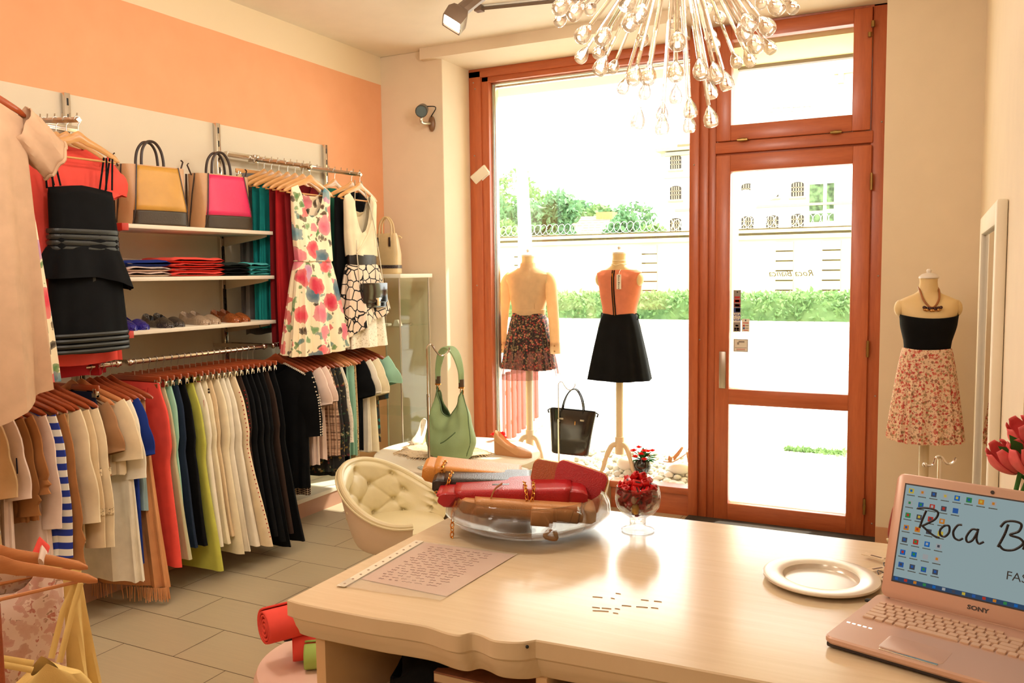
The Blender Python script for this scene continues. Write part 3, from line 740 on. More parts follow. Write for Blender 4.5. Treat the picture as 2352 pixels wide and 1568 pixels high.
# ================================================================== garment makers (local x = hanger direction, y = thickness, z = 0 at the rail)
SHZ = -.088
def noise1(seed):
    r = random.Random(seed); ks = [(r.uniform(1.5, 7), r.random()*6.28, r.uniform(.5, 1)) for _ in range(5)]
    return lambda t: sum(a*math.sin(k*t*6.28+p) for k, p, a in ks)/3
def body_mb(W=.2, Wb=None, L=.65, T=.015, Tb=None, waist=None, drop=.085, neck=.075, nf=.09, nb=.025, lean=0.0, fold=.008, nfold=9, seed=1, hem=None, rows=24, N=56, tilt=0.0, strap=None):
    """soft hollow garment body; half-width W at shoulder, Wb at hem"""
    Wb = Wb or W*1.05; Tb = Tb or T*1.4; rg = random.Random(seed)
    ph = rg.random()*6.28; ph2 = rg.random()*6.28; nz = noise1(seed+11)
    def fn(u, s):
        t = u*2*PI; c, sn = math.cos(t), math.sin(t)
        e = lambda q, p: math.copysign(abs(q)**p, q)
        ax = e(c, .55); by = e(sn, .75)
        w = lin_interp(s, [(0, W), (.08, W*1.0), (.5, waist if waist else lerp(W, Wb, .45)), (1, Wb)])
        th = interp(s, [(0, .006), (.10, T), (1, Tb)])
        a0 = ax*W
        zt = SHZ - drop*min(1, abs(ax))**1.2
        front = sn < 0
        if strap is None:
            nd = nf if front else nb
            if abs(a0) < neck: zt -= nd*(1-(abs(a0)/neck)**2)**.7
        else: zt -= strap
        zb = -L + (hem(ax, sn) if hem else 0) + .006*nz(u)
        z = lerp(zt, zb, s)
        f = fold*(s**1.1)
        d = f*(math.sin(nfold*t+ph+1.5*math.sin(2*t+s*1.2)) + .5*math.sin(nfold*1.7*t+ph2+s*2))
        x = ax*w + d*.35*c + lean*s**1.3
        y = by*th + d*sn*1.0 + .012*math.sin(s*3+ph)*s
        return (x, y, z)
    return MB().grid(fn, N, rows, closed_u=True)
def sleeve_mb(side, W=.2, L=.22, r0=.07, r1=.055, thin=.26, drop=.085, out=.045, seed=1, wob=.004, gather=0):
    rg = random.Random(seed+side*3); ph = rg.random()*6.28; n = 14
    path = []; rr = []
    for i in range(n+1):
        s = i/n
        path.append((side*(W-.05+.03*min(1, s*6)+out*(1-math.exp(-s*3))) + wob*math.sin(s*11+ph), wob*1.4*math.sin(s*8+ph), SHZ-drop-.012-L*s-.045*min(1, s*6)))
        r = lerp(r0, r1, s)
        if gather and s > .7: r *= 1+.16*math.sin(i*2.4)
        rr.append(r*thin)
    mb = MB(); mb.tube(path, rr, 18, cap=False, flat=1/thin, up=(0, 1, 0)); return mb
def trousers_mb(W=.17, L=.95, T=.016, lean=.12, seed=1, flare=1.0, fold=.004):
    rg = random.Random(seed); ph = rg.random()*6; top = -.098
    def fn(u, s):
        t = u*2*PI; c, sn = math.cos(t), math.sin(t)
        ax = math.copysign(abs(c)**.5, c); by = math.copysign(abs(sn)**.7, sn)
        w = interp(s, [(0, W*.92), (.18, W*1.1), (.32, W*1.08), (.45, W*.92), (1, W*.85*flare)])
        th = interp(s, [(0, T*.7), (.05, T), (.3, T*1.25), (1, T)])
        x = ax*w + lean*s**1.15 + .004*math.sin(s*9+ph)
        y = by*th + fold*s*math.sin(5*t+ph+s*3) + .008*math.sin(s*5+ph)*s
        return (x, y, lerp(top, -L, s)+.01*ax*s*0)
    return MB().grid(fn, 36, 26, closed_u=True)
# ================================================================== fabrics
def pattern(name, base, cols, scale=18, thr=.32, second=None, base_var=.05, stretch=(1, 1, 1), warp=.04, rough=.85, sheen=.1):
    """scattered blobs (flowers) of several colours on a base cloth; optional second layer (leaves)"""
    if name in MATS: return MATS[name]
    t = newmat(name); vec = t.coord(stretch)
    nz = t.n('ShaderNodeTexNoise'); nz.inputs['Scale'].default_value = scale*1.5; nz.inputs['Detail'].default_value = 3; t.l(vec, nz.inputs['Vector'])
    ad = t.n('ShaderNodeVectorMath', operation='MULTIPLY_ADD'); ad.inputs[1].default_value = (warp, warp, warp)
    t.l(nz.outputs['Color'], ad.inputs[0]); t.l(vec, ad.inputs[2]); wv = ad.outputs[0]
    colr = t.ramp(t.noise(vec, 6, 3), [(0.3, base), (0.7, tuple(min(255, int(x*(1+base_var))) for x in base))])
    layers = [(scale, thr, cols)] + ([second] if second else [])
    for sc, th, cs in reversed(layers):
        v = t.n('ShaderNodeTexVoronoi', feature='F1'); v.inputs['Scale'].default_value = sc; t.l(wv, v.inputs['Vector'])
        sep = t.n('ShaderNodeSeparateColor'); t.l(v.outputs['Color'], sep.inputs[0])
        k = len(cs); cc = t.ramp(sep.outputs[0], [(i/k, c) for i, c in enumerate(cs)], 'CONSTANT')
        cc = t.mix(t.ramp(v.outputs['Distance'], [(0.0, (0, 0, 0)), (th*.45, (60, 60, 60)), (th, (190, 190, 190))]), cc, t.mix(.55, cc, lin(base)))
        cc = t.mix(t.ramp(v.outputs['Distance'], [(0.0, (150, 150, 150)), (th*.3, (0, 0, 0))]), cc, t.mix(1.0, cc, cc, 'MULTIPLY'))
        pick = t.math('MULTIPLY', t.math('LESS_THAN', v.outputs['Distance'], th), t.math('GREATER_THAN', sep.outputs[1], 0.18))
        colr = t.mix(pick, colr, cc)
    b = t.bsdf(colr, rough, 0); b.inputs['Sheen Weight'].default_value = sheen
    return t.m
def stripes(name, c1, c2, period=.05, duty=.5, axis='Z', rough=.85, wob=.0):
    if name in MATS: return MATS[name]
    t = newmat(name); sep = t.n('ShaderNodeSeparateXYZ'); t.l(t.coord(), sep.inputs[0])
    f = t.math('FRACT', t.math('DIVIDE', t.math('ADD', sep.outputs[axis], 10.0), period))
    f = t.math('GREATER_THAN', f, duty)
    t.bsdf(t.mix(f, lin(c1), lin(c2)), rough); return t.m
def crackle(name, base, line, scale=16, width=.05):
    if name in MATS: return MATS[name]
    t = newmat(name); vec = t.coord()
    v = t.voro(vec, scale, 'DISTANCE_TO_EDGE'); f = t.math('LESS_THAN', v, width)
    t.bsdf(t.mix(f, lin(base), lin(line)), .85); return t.m
def plaid(name, base, c1, c2):
    if name in MATS: return MATS[name]
    t = newmat(name); sep = t.n('ShaderNodeSeparateXYZ'); t.l(t.coord(), sep.inputs[0]); col = None
    cur = t.ramp(t.noise(t.coord((1, 1, 8)), 20, 3), [(.3, base), (.7, c1)])
    for ax, per, cc in (('Z', .05, c2), ('X', .045, c1), ('Z', .021, c1), ('X', .019, c2)):
        f = t.math('GREATER_THAN', t.math('FRACT', t.math('DIVIDE', t.math('ADD', sep.outputs[ax], 5.0), per)), .72)
        cur = t.mix(t.math('MULTIPLY', f, .7), cur, lin(cc))
    t.bsdf(cur, .9); return t.m
def houndstooth(name):
    if name in MATS: return MATS[name]
    t = newmat(name); ck = t.n('ShaderNodeTexChecker'); ck.inputs['Scale'].default_value = 110
    ck.inputs[1].default_value = lin((40, 22, 18)); ck.inputs[2].default_value = lin((222, 200, 172)); t.l(t.coord(rot=(0, .8, 0)), ck.inputs['Vector'])
    t.bsdf(ck.outputs['Color'], .85); return t.m

C_ecru = cloth('cloth_ecru', (232, 212, 176)); C_cream = cloth('cloth_cream', (222, 196, 156)); C_beige = cloth('cloth_beige', (205, 168, 122))
C_pinkw = cloth('cloth_pale_pink', (232, 206, 190)); C_tan = cloth('cloth_tan', (168, 112, 66)); C_tan2 = cloth('cloth_brown_tan', (150, 100, 56))
C_white = cloth('cloth_white', (240, 230, 208)); C_navy = cloth('cloth_navy', (22, 26, 48)); C_black = cloth('cloth_black', (9, 10, 12), var=.3)
C_royal = cloth('cloth_royal', (28, 52, 130)); C_coral = cloth('cloth_coral', (236, 84, 72)); C_peach = cloth('cloth_peach', (214, 150, 100))
C_sage = cloth('cloth_sage', (188, 180, 142)); C_mint = cloth('cloth_mint', (158, 204, 178)); C_denim = cloth('cloth_denim', (34, 46, 66)); C_lime = cloth('cloth_lime', (190, 190, 84))
C_ivory = cloth('cloth_ivory', (236, 222, 188)); C_dbrown = cloth('cloth_dark_brown', (52, 38, 30)); C_red = cloth('cloth_red', (170, 30, 34)); C_dred = cloth('cloth_dark_red', (120, 22, 26))
C_teal = cloth('cloth_teal', (20, 124, 122)); C_green = cloth('cloth_bottle_green', (20, 100, 76)); C_slate = cloth('cloth_slate', (108, 104, 100)); C_taupe = cloth('cloth_taupe', (172, 128, 90))
C_lblue = cloth('cloth_light_blue', (150, 176, 180)); C_yellow = cloth('cloth_yellow', (238, 204, 128)); C_turq = cloth('cloth_turquoise', (84, 186, 186))
C_stripe = stripes('cloth_blue_white_stripe', (232, 226, 214), (30, 52, 150), .058, .5)
C_leop = pattern('cloth_leopard', (214, 180, 130), [(70, 44, 26), (96, 62, 36)], 70, .35, rough=.9)
C_band = pattern('cloth_embroidered_band', (226, 204, 164), [(96, 66, 40), (80, 52, 32)], 110, .42)
C_dfloral = pattern('cloth_dark_floral', (34, 34, 30), [(150, 120, 60), (60, 90, 60), (170, 160, 120), (110, 40, 40)], 34, .34)
C_lace = pattern('cloth_white_lace', (238, 228, 206), [(206, 186, 150), (196, 176, 140)], 60, .33)
C_plaid = plaid('cloth_plaid', (150, 104, 80), (214, 178, 146), (74, 44, 34))
C_hound = houndstooth('cloth_houndstooth')
C_stud = pattern('cloth_studded', (30, 18, 16), [(235, 215, 190)], 95, .26)
C_tealprint = pattern('cloth_teal_brown_print', (60, 50, 38), [(30, 130, 120), (140, 96, 56), (24, 60, 70), (160, 140, 90)], 26, .42)
C_floral = pattern('cloth_floral_big', (243, 226, 190), [(206, 40, 70), (222, 110, 130), (90, 140, 154), (190, 130, 172), (70, 104, 122), (226, 66, 84)], 8.5, .52, (17, .40, [(84, 62, 38), (92, 134, 76), (128, 164, 112), (108, 142, 132), (66, 54, 40)]), warp=.11)
C_sheerfl = pattern('cloth_blush_floral', (232, 204, 188), [(212, 158, 142), (220, 178, 160), (206, 160, 140)], 22, .5, (34, .3, [(196, 120, 104), (176, 136, 110)]), warp=.10)

SEC_A, SEC_B, SEC_C = 'tops on the lower left rail', 'trousers on the middle rail', 'tops on the lower right rail'
HA, HB, HC = 'hangers on the lower left rail', 'clip hangers on the middle rail', 'hangers on the lower right rail'
def garment(name, label, cat, mat, loc, rz=0.0, group=None, sl=None, parts=None, **kw):
    """one garment: body part, optional sleeves"""
    t = thing(name, label, cat, loc, rz, group)
    body_mb(**kw).build('body', mat, t)
    if sl:
        for sd in (-1, 1):
            a = dict(sl); sm = a.pop('mat', mat); band = a.pop('bands', None); cuff = a.pop('cuff', None)
            o = sleeve_mb(sd, W=kw.get('W', .2), drop=kw.get('drop', .085), **a).build('sleeve', sm, t)
            if band:
                for f in band:
                    L = a['L']; r = lerp(a.get('r0', .07), a.get('r1', .055), f)+.0025; zc = SHZ-kw.get('drop', .085)-.057-L*f
                    mb = MB(); mb.tube([(sd*(kw.get('W', .2)-.02+a.get('out', .045)*(1-math.exp(-f*3))), 0, zc+dz) for dz in (.016, -.016)], r*.26, 18, cap=False, flat=1/.26, up=(0, 1, 0))
                    mb.build('sleeve_band', C_band, o)
    return t
def gy(k, y): return (RX+rnd.uniform(-.006, .006), y, RZ)
# ---------------- lower left rail: blouses and long tops
A = [
 ('blouse', 'beige draped blouse at the far left of the lower rail', 'blouse', C_beige, 2.06, dict(L=.78, W=.2, fold=.012), dict(L=.24, r0=.085, r1=.08), H_red),
 ('t_shirt', 'pale pink top with dark flower drawing on its sleeve', 'top', C_pinkw, 2.115, dict(L=.80, W=.2, fold=.010), dict(L=.26, r0=.08, r1=.075), H_red),
 ('jacket', 'tan jacket with ruched sleeve, left one of two', 'jacket', C_tan2, 2.165, dict(L=.60, W=.2), dict(L=.34, r0=.07, r1=.055, gather=1), H_red),
 ('jacket', 'tan jacket with ruched sleeve, right one of two', 'jacket', C_tan, 2.21, dict(L=.60, W=.2), dict(L=.26, r0=.075, r1=.065, gather=1), H_red),
 ('blouse', 'pale pink long blouse beside the striped shirt', 'blouse', C_pinkw, 2.255, dict(L=.86, W=.2), dict(L=.42, r0=.07, r1=.05), H_red),
 ('striped_shirt', 'blue and white striped long-sleeved shirt', 'shirt', C_stripe, 2.305, dict(L=.82, W=.2, T=.018, fold=.006), dict(L=.56, r0=.07, r1=.05, wob=.003), H_red),
 ('cardigan', 'tan brown cardigan with gathered cuff next to the striped shirt', 'cardigan', C_tan, 2.35, dict(L=.74, W=.2), dict(L=.62, r0=.065, r1=.062, gather=1), H_red),
 ('blouse', 'cream blouse with leopard pattern down the edge', 'blouse', C_leop, 2.39, dict(L=.72, W=.195, fold=.006), None, H_red),
 ('blouse', 'ecru long-sleeved blouse with wide soft sleeve', 'blouse', C_ecru, 2.425, dict(L=.76, W=.2), dict(L=.44, r0=.075, r1=.085, wob=.006), H_red),
 ('blouse', 'cream blouse with two embroidered sleeve bands, left one', 'blouse', C_cream, 2.465, dict(L=.66, W=.2), dict(L=.56, r0=.07, r1=.055, bands=(.38, .70)), H_red),
 ('blouse', 'cream blouse with two embroidered sleeve bands, right one', 'blouse', C_ecru, 2.505, dict(L=.66, W=.205), dict(L=.57, r0=.07, r1=.055, bands=(.38, .70)), H_red),
 ('shirt', 'small taupe top with short sleeve behind the ecru pullover', 'top', C_taupe, 2.60, dict(L=.50, W=.18), dict(L=.16, r0=.07, r1=.07), H_mid),
 ('knit_pullover', 'ecru knit pullover with wide short sleeve', 'pullover', C_ecru, 2.645, dict(L=.50, W=.2, T=.02, fold=.006), dict(L=.20, r0=.085, r1=.09, wob=.002), H_mid),
 ('long_dress', 'long white dress hanging under the ecru pullover', 'dress', C_white, 2.69, dict(L=1.02, W=.19, Wb=.25, fold=.016), dict(L=.30, r0=.075, r1=.07), H_red),
 ('blouse', 'royal blue top beside the peach fringed dress', 'top', C_royal, 2.725, dict(L=.95, W=.2), dict(L=.2, r0=.07, r1=.07), H_red),
 ('camisole', 'light blue top with thin straps beside the royal blue one', 'top', C_lblue, 2.755, dict(L=.70, W=.2), None, H_red),
 ('fringed_dress', 'peach long dress with fringed hem left of the coral trousers', 'dress', C_peach, 2.80, dict(L=1.09, W=.19, Wb=.27, fold=.014), None, H_red)]
for (n, lb, cat, m, y, kw, sl, hp) in A:
    L_ = gy(0, y-.04); sd = int(y*1000)
    ang = R(13)+rnd.uniform(-.05, .05)
    g = garment(n, lb, cat, m, L_, ang, SEC_A, sl, seed=sd, **kw)
    hang(hp, L_, ang+rnd.uniform(-.03, .03), 'wooden hanger holding the '+lb.split(' beside')[0].split(' next')[0].split(' with')[0].split(' at')[0].split(' hanging')[0].split(' left of')[0].split(' behind')[0]+{2.165: ' on the left', 2.21: ' on the right', 2.465: ', left of two', 2.505: ', right of two', 2.39: ' with leopard edge', 2.115: ' with flower sleeve'}.get(y, ''), HA)
    if n == 'fringed_dress':
        mb = MB()
        for k in range(150):
            t = 2*PI*k/150; c, s = math.cos(t), math.sin(t)
            x = math.copysign(abs(c)**.55, c)*.268; yy = math.copysign(abs(s)**.75, s)*.034
            mb.tube([(x, yy, -1.085), (x+rnd.uniform(-.006, .006), yy+rnd.uniform(-.004, .004), -1.15+rnd.uniform(-.012, .012))], .0022, 4)
        mb.build('fringe', C_peach, g)['kind'] = 'stuff'
    if 'flower drawing' in lb:
        mb = MB()
        for k in range(5):
            a = k*1.257; mb.tube([(.247, -.012+.0*k, -.36-.02*0)] + [(.262+.0*j, -.026, -.34+.035*math.sin(a+.5*j)*j/3) for j in range(1, 4)], .0025, 5)
        mb.build('flower_print', C_navy, g)
t = thing('trousers', 'navy trousers on a clip hanger among the cream blouses', 'trousers', (RX, 2.56, RZ), 0, SEC_A)
trousers_mb(.16, .72, .016, .02, 5).build('legs', C_navy, t); hang(H_clip, (RX, 2.56, RZ), 0, 'wooden clip hanger holding the navy trousers', HA)
# ---------------- trousers
B = [('coral trousers with pocket seams, first on the middle rail', C_coral, 2.90, .95, .10, .19, 1.1), ('sage grey trousers next to the coral pair', C_sage, 2.945, .93, .14, .165, 1.0), ('mint trousers half hidden behind the sage pair', C_mint, 2.985, .86, .10, .165, .9),
 ('dark denim trousers right of the mint pair', C_denim, 3.03, .90, .10, .165, 1.0), ('black slim trousers left of the lime pair', C_black, 3.075, .90, .13, .165, .9), ('bright lime green wide trousers', C_lime, 3.125, 1.04, .15, .165, 1.15),
 ('white trousers with red stitching next to the lime pair', C_white, 3.17, .93, .13, .165, 1.0), ('ivory trousers with two buttons at the waist', C_ivory, 3.21, .93, .14, .165, .95), ('beige trousers with pressed crease', C_cream, 3.25, .90, .14, .16, .95), ('ivory wide trousers with fringed edge', C_ivory, 3.29, 1.0, .15, .17, 1.1),
 ('white crinkled trousers in the middle of the pale ones', C_white, 3.33, 1.0, .17, .165, 1.0), ('white trousers right of the crinkled pair', C_white, 3.37, .98, .19, .165, 1.0), ('ecru trousers with red dotted side seam', C_ecru, 3.415, .98, .22, .17, 1.25),
 ('dark brown trousers right of the red dotted pair', C_dbrown, 3.455, .95, .14, .165, 1.0), ('black trousers, leftmost of the black group', C_black, 3.50, 1.0, .17, .165, 1.0), ('black trousers, second of the black group', C_black, 3.54, .98, .16, .165, 1.0),
 ('black trousers, third of the black group', C_black, 3.585, 1.02, .17, .165, 1.05), ('black trousers, fourth of the black group', C_black, 3.63, 1.06, .18, .165, 1.1), ('dark olive trousers between the last black pairs', C_dbrown, 3.675, 1.0, .16, .165, 1.0), ('black flared trousers, last on the middle rail', C_black, 3.72, 1.06, .18, .165, 1.1)]
for (lb, m, y, L, ln, W, fl) in B:
    lc = (RX, y, RZ); t = thing('trousers', lb, 'trousers', lc, rnd.uniform(-.03, .03), SEC_B)
    leg = trousers_mb(W, L+.06, .015, ln, int(y*997), fl).build('legs', m, t)
    hang(H_clip, lc, 0, 'wooden clip hanger holding the '+lb.split(',')[0].split(' next')[0].split(' right of')[0].split(' left of')[0].split(' half')[0].split(' with')[0].split(' in the')[0]+({3.375: '', 3.37: ' beside the crinkled pair', 3.415: ' with red dots', 3.17: ' with red stitching', 3.21: ' with buttons', 3.25: ' with crease', 3.29: ' with fringe', 3.50: ', leftmost black', 3.54: ', second black', 3.585: ', third black', 3.63: ', fourth black'}.get(y, '')), HB)
    if m == C_coral:
        mb = MB(); mb.box2((.02, -.024, -.135), (.10, -.0225, -.133)); mb.box2((.02, -.024, -.165), (.10, -.0225, -.163)); mb.tube([(.12, -.024, -.12), (.10, -.026, -.20), (.03, -.026, -.24)], .0015, 4); mb.tube([(-.1, -.024, -.29), (-.02, -.026, -.32), (.09, -.026, -.30)], .0015, 4)
        mb.build('seams', cloth('cloth_coral_dark', (176, 40, 36)), t)
    if 'red dotted' in lb:
        mb = MB()
        for k in range(34):
            s = .12+k*.025; mb.ball((interp(s, [(0, W*.92), (.18, W*1.1), (.32, W*1.08), (.45, W*.92), (1, W*.85*fl)])+ln*s**1.15+.001, -.009, lerp(-.098, -L-.06, s)), .0035, 4)
        mb.build('dots', C_red, t)
    if 'two buttons' in lb:
        mb = MB(); mb.ball((W+.012, -.004, -.17), .006, 5); mb.ball((W+.012, -.004, -.185), .006, 5); mb.build('buttons', C_dbrown, t)
    if 'red stitching' in lb:
        mb = MB(); mb.box2((W-.04, -.0165, -.125), (W+.01, -.015, -.122)); mb.tube([(W+.02, -.01, -.22), (W+.024, -.01, -.30)], .0015, 4); mb.build('stitching', C_red, t)
# ---------------- lower right rail: tops
Cs = [
 ('knit_sweater', 'black knit sweater with white studded shoulder', 'sweater', C_black, 3.905, dict(L=.86, W=.21, T=.024, Tb=.03, fold=.008), dict(L=.32, r0=.085, r1=.075), H_red),
 ('coat', 'long houndstooth cardigan under the black sweater', 'cardigan', C_hound, 3.96, dict(L=.92, W=.18, fold=.006), None, H_red),
 ('t_shirt', 'pale pink t-shirt, nearer the black sweater', 't-shirt', C_pinkw, 4.0, dict(L=.74, W=.21, fold=.010), dict(L=.15, r0=.085, r1=.08), H_red),
 ('t_shirt', 'pale pink t-shirt, beside the plaid shirt', 't-shirt', C_pinkw, 4.055, dict(L=.72, W=.215, fold=.010), dict(L=.14, r0=.085, r1=.08), H_red),
 ('plaid_shirt', 'brown plaid shirt with long sleeves', 'shirt', C_plaid, 4.11, dict(L=.68, W=.2), dict(L=.48, r0=.07, r1=.055), H_red),
 ('blouse', 'dark floral sheer blouse, left one', 'blouse', C_dfloral, 4.16, dict(L=.82, W=.2, fold=.012), dict(L=.58, r0=.065, r1=.055), H_red),
 ('blouse', 'dark floral sheer blouse, right one', 'blouse', C_dfloral, 4.205, dict(L=.86, W=.205, fold=.012), dict(L=.5, r0=.065, r1=.05), H_red),
 ('lace_blouse', 'short white lace top', 'top', C_lace, 4.25, dict(L=.46, W=.2), dict(L=.42, r0=.06, r1=.06), H_mid),
 ('blouse', 'black sleeveless blouse left of the mint tops', 'blouse', C_black, 4.30, dict(L=.80, W=.2), None, H_mid),
 ('sleeveless_shirt', 'mint sleeveless top, left of the pair', 'top', C_mint, 4.345, dict(L=.78, W=.195, fold=.012), None, H_mid),
 ('sleeveless_shirt', 'mint sleeveless top, right of the pair', 'top', C_mint, 4.39, dict(L=.76, W=.2, fold=.012), None, H_mid),
 ('blouse', 'black blouse with cap sleeve left of the white t-shirts', 'blouse', C_black, 4.475, dict(L=.74, W=.2), dict(L=.16, r0=.08, r1=.075), H_red),
 ('jacket', 'brown leopard-edged jacket behind the black cap-sleeved blouse', 'jacket', C_leop, 4.43, dict(L=.80, W=.19), None, H_red),
 ('t_shirt', 'white t-shirt with grey print, left one', 't-shirt', C_white, 4.53, dict(L=.76, W=.205), dict(L=.15, r0=.08, r1=.075), H_red),
 ('t_shirt', 'ivory t-shirt with loose sleeve, right of the white one', 't-shirt', C_ivory, 4.585, dict(L=.78, W=.215), dict(L=.16, r0=.085, r1=.08), H_red),
 ('tunic', 'teal and brown printed tunic near the glass showcase', 'tunic', C_tealprint, 4.64, dict(L=.72, W=.20, fold=.012), dict(L=.2, r0=.07, r1=.06), H_red),
 ('ruffled_blouse', 'mint ruffled top nearest the glass showcase', 'top', C_mint, 4.70, dict(L=.34, W=.22, fold=.016), dict(L=.10, r0=.085, r1=.10), H_red)]
for (n, lb, cat, m, y, kw, sl, hp) in Cs:
    L_ = gy(0, y)
    ang = R(8)+rnd.uniform(-.04, .04); g = garment(n, lb, cat, m, L_, ang, SEC_C, sl, seed=int(y*1000), **kw)
    hang(hp, L_, ang, 'wooden hanger holding the '+lb.split(', n')[0].split(', b')[0].split(' under')[0].split(' with')[0].split(', l')[0].split(', r')[0].split(' left of')[0].split(' near')[0].split(' behind')[0].split(' hidden')[0]+{4.0: ' by the black sweater', 4.055: ' by the plaid shirt', 4.16: ' on the left', 4.205: ' on the right', 4.345: ' on the left', 4.39: ' on the right', 3.905: ' with studs', 4.475: ' with cap sleeve', 4.30: ' by the mint tops', 4.53: ' with grey print', 4.585: ' with loose sleeve'}.get(y, ''), HC)
    if n == 'knit_sweater':
        mb = MB()
        for k in range(14):
            x = .07+.011*k
            for dy in (-.022, -.008): mb.ball((x, dy, SHZ+.004-.085*(x/.21)**1.2), .0045, 4)
        for k in range(20):
            f = k/20; cx_ = .19+.045*(1-math.exp(-f*3))+lerp(.085, .075, f)
            for dy in (-.012, .006): mb.ball((cx_-.004-.05*max(0, .25-f), dy, SHZ-.10-.32*f-.04*min(1, f*6)), .0045, 4)
        mb.build('studs', paint('stud_white', (236, 222, 200), .4), g)['label'] = 'white studs along shoulder and sleeve'
# ================================================================== upper arms: dresses facing the room
def se(a, b, z, ex, ey): return [(math.copysign(abs(math.cos(t))**ex, math.cos(t))*a, math.copysign(abs(math.sin(t))**ey, math.sin(t))*b, z) for t in [2*PI*k/48 for k in range(48)]]
def skirt_mb(z0, z1, W0, W1, T0, T1, nf=9, amp=.012, seed=1, hem=None, rows=18, N=72, lean=0.0):
    rg = random.Random(seed); ph = rg.random()*6.28; ph2 = rg.random()*6.28
    def fn(u, s):
        t = u*2*PI; c, sn = math.cos(t), math.sin(t)
        ax = math.copysign(abs(c)**.75, c); by = math.copysign(abs(sn)**.8, sn)
        d = amp*(s**.8)*(math.sin(nf*t+ph)+.45*math.sin(nf*2.3*t+ph2))
        w = lerp(W0, W1, s**.8); th = lerp(T0, T1, s**.8)
        zb = z1+(hem(c, sn) if hem else 0)
        return (ax*w+d*c+lean*s, by*th+d*sn*1.1, lerp(z0, zb, s)+.003*math.sin(3*t+ph))
    return MB().grid(fn, N, rows, closed_u=True)
GU1, GU2, GU3 = 'garments on the arm of the floral dress', 'garments on the arm of the white and black dress', 'garments on the arms above the lower left rail'
HU = 'hangers on the upper arms'
def uhang(arm, x, rz=0.0, proto=None, lab='', h=True):
    p = arm(x); p.z += .012*0
    if h: hang(proto or H_nat, p, R(90)+rz, 'wooden hanger holding the '+lab, HU)
    return p
# arm 1
p = arm1(-3.85); hang(H_clipn, p, R(86), 'wooden clip hanger holding the slate grey trousers', HU)
t = thing('trousers', 'slate grey gauzy trousers behind the right end of the shelves', 'trousers', p, R(86), GU1)
body_mb(W=.15, Wb=.17, L=1.05, T=.02, Tb=.03, drop=.0, neck=0, nf=0, nb=0, fold=.012, nfold=11, seed=3).build('legs', C_slate, t)
for (x, rz, nm, lb, m, kw, pr) in (
    (-3.80, .05, 'dress', 'dark slate dress just right of the grey trousers', C_slate, dict(W=.17, Wb=.2, L=1.08, T=.02), H_nat),
    (-3.74, .08, 'dress', 'teal pleated dress, left one behind the pink handbag', C_teal, dict(W=.19, Wb=.2, L=1.0, T=.02, fold=.014, nfold=15), H_nat),
    (-3.68, .04, 'dress', 'teal pleated dress, right one beside the red dresses', C_teal, dict(W=.185, Wb=.2, L=1.02, T=.02, fold=.014, nfold=15), H_nat),
    (-3.61, .06, 'dress', 'dark red long dress next to the teal ones', C_dred, dict(W=.18, Wb=.18, L=1.10, T=.018), H_nat),
    (-3.55, .03, 'dress', 'bright red long dress right behind the floral dress', C_red, dict(W=.185, Wb=.2, L=1.12, T=.02), H_nat),
    (-3.49, .0, 'dress', 'black and red blouse showing in the floral neckline', C_dred, dict(W=.17, Wb=.16, L=.80, T=.016), H_nat)):
    p = uhang(arm1, x, rz, pr, lb.split(',')[0].split(' just')[0].split(' next')[0].split(' right')[0].split(' showing')[0]+(', left one' if 'left one' in lb else ', right one' if 'right one' in lb else ''))
    t = thing(nm, lb, 'blouse' if 'blouse' in lb else 'dress', p, R(90)+rz, GU1); body_mb(seed=int(-x*100), **kw).build('body', m, t)
p = uhang(arm1, -3.432, -.03, H_nat, 'floral summer dress')
t = thing('floral_dress', 'cream summer dress with large pink and blue flowers', 'dress', p, R(87), GU1)
body_mb(W=.165, Wb=.150, L=.575, T=.03, Tb=.045, drop=.05, neck=.105, nf=.22, nb=.09, fold=.005, seed=21, waist=.158, N=72, rows=30).build('bodice', C_floral, t)
skirt_mb(-.57, -1.12, .148, .25, .045, .10, nf=11, amp=.016, seed=4, hem=lambda c, s: .02*s+.015*c).build('skirt', C_floral, t)
mb = MB(); mb.tube([(.151*math.copysign(abs(math.cos(a))**.6, math.cos(a)), .047*math.sin(a), -.573) for a in [k*PI/24 for k in range(48)]], .004, 6, closed=True); mb.build('waist_seam', C_ecru, t)
# arm 2
for (x, rz, nm, lb, m, kw) in (
    (-3.64, .05, 'dress', 'bottle green long dress right of the floral dress', C_green, dict(W=.225, Wb=.245, L=1.12, T=.02)),
    (-3.50, .0, 'dress', 'black long dress behind the white and black dress', C_black, dict(W=.185, Wb=.205, L=1.10, T=.02, fold=.012))):
    p = uhang(arm2, x, rz, H_nat, lb.split(' at')[0].split(' right')[0].split(' hidden')[0].split(' behind')[0]); t = thing(nm, lb, 'dress', p, R(90)+rz, GU2); body_mb(seed=int(-x*100), **kw).build('body', m, t)
p = uhang(arm2, -3.432, .02, H_nat, 'white and black dress')
C_crk = crackle('cloth_black_line_print', (238, 216, 190), (20, 18, 20), 17, .055)
t = thing('party_dress', 'dress with ivory wrap bodice, black waistband and black-line printed skirt', 'dress', p, R(92), GU2)
body_mb(W=.175, Wb=.15, L=.535, T=.035, Tb=.05, drop=.065, neck=.11, nf=.30, nb=.16, fold=.004, seed=31, waist=.165, N=72, rows=30).build('bodice', C_ivory, t)
mb = MB()
for sd in (-1, 1):
    if sd > 0: mb.tube([(sd*.07, -.042, -.30), (sd*.0, -.054, -.40), (-sd*.07, -.054, -.47), (-sd*.12, -.046, -.52)], [.003, .004, .004, .004], 6, flat=1.5)
mb.build('wrap_fold', C_ivory, t)
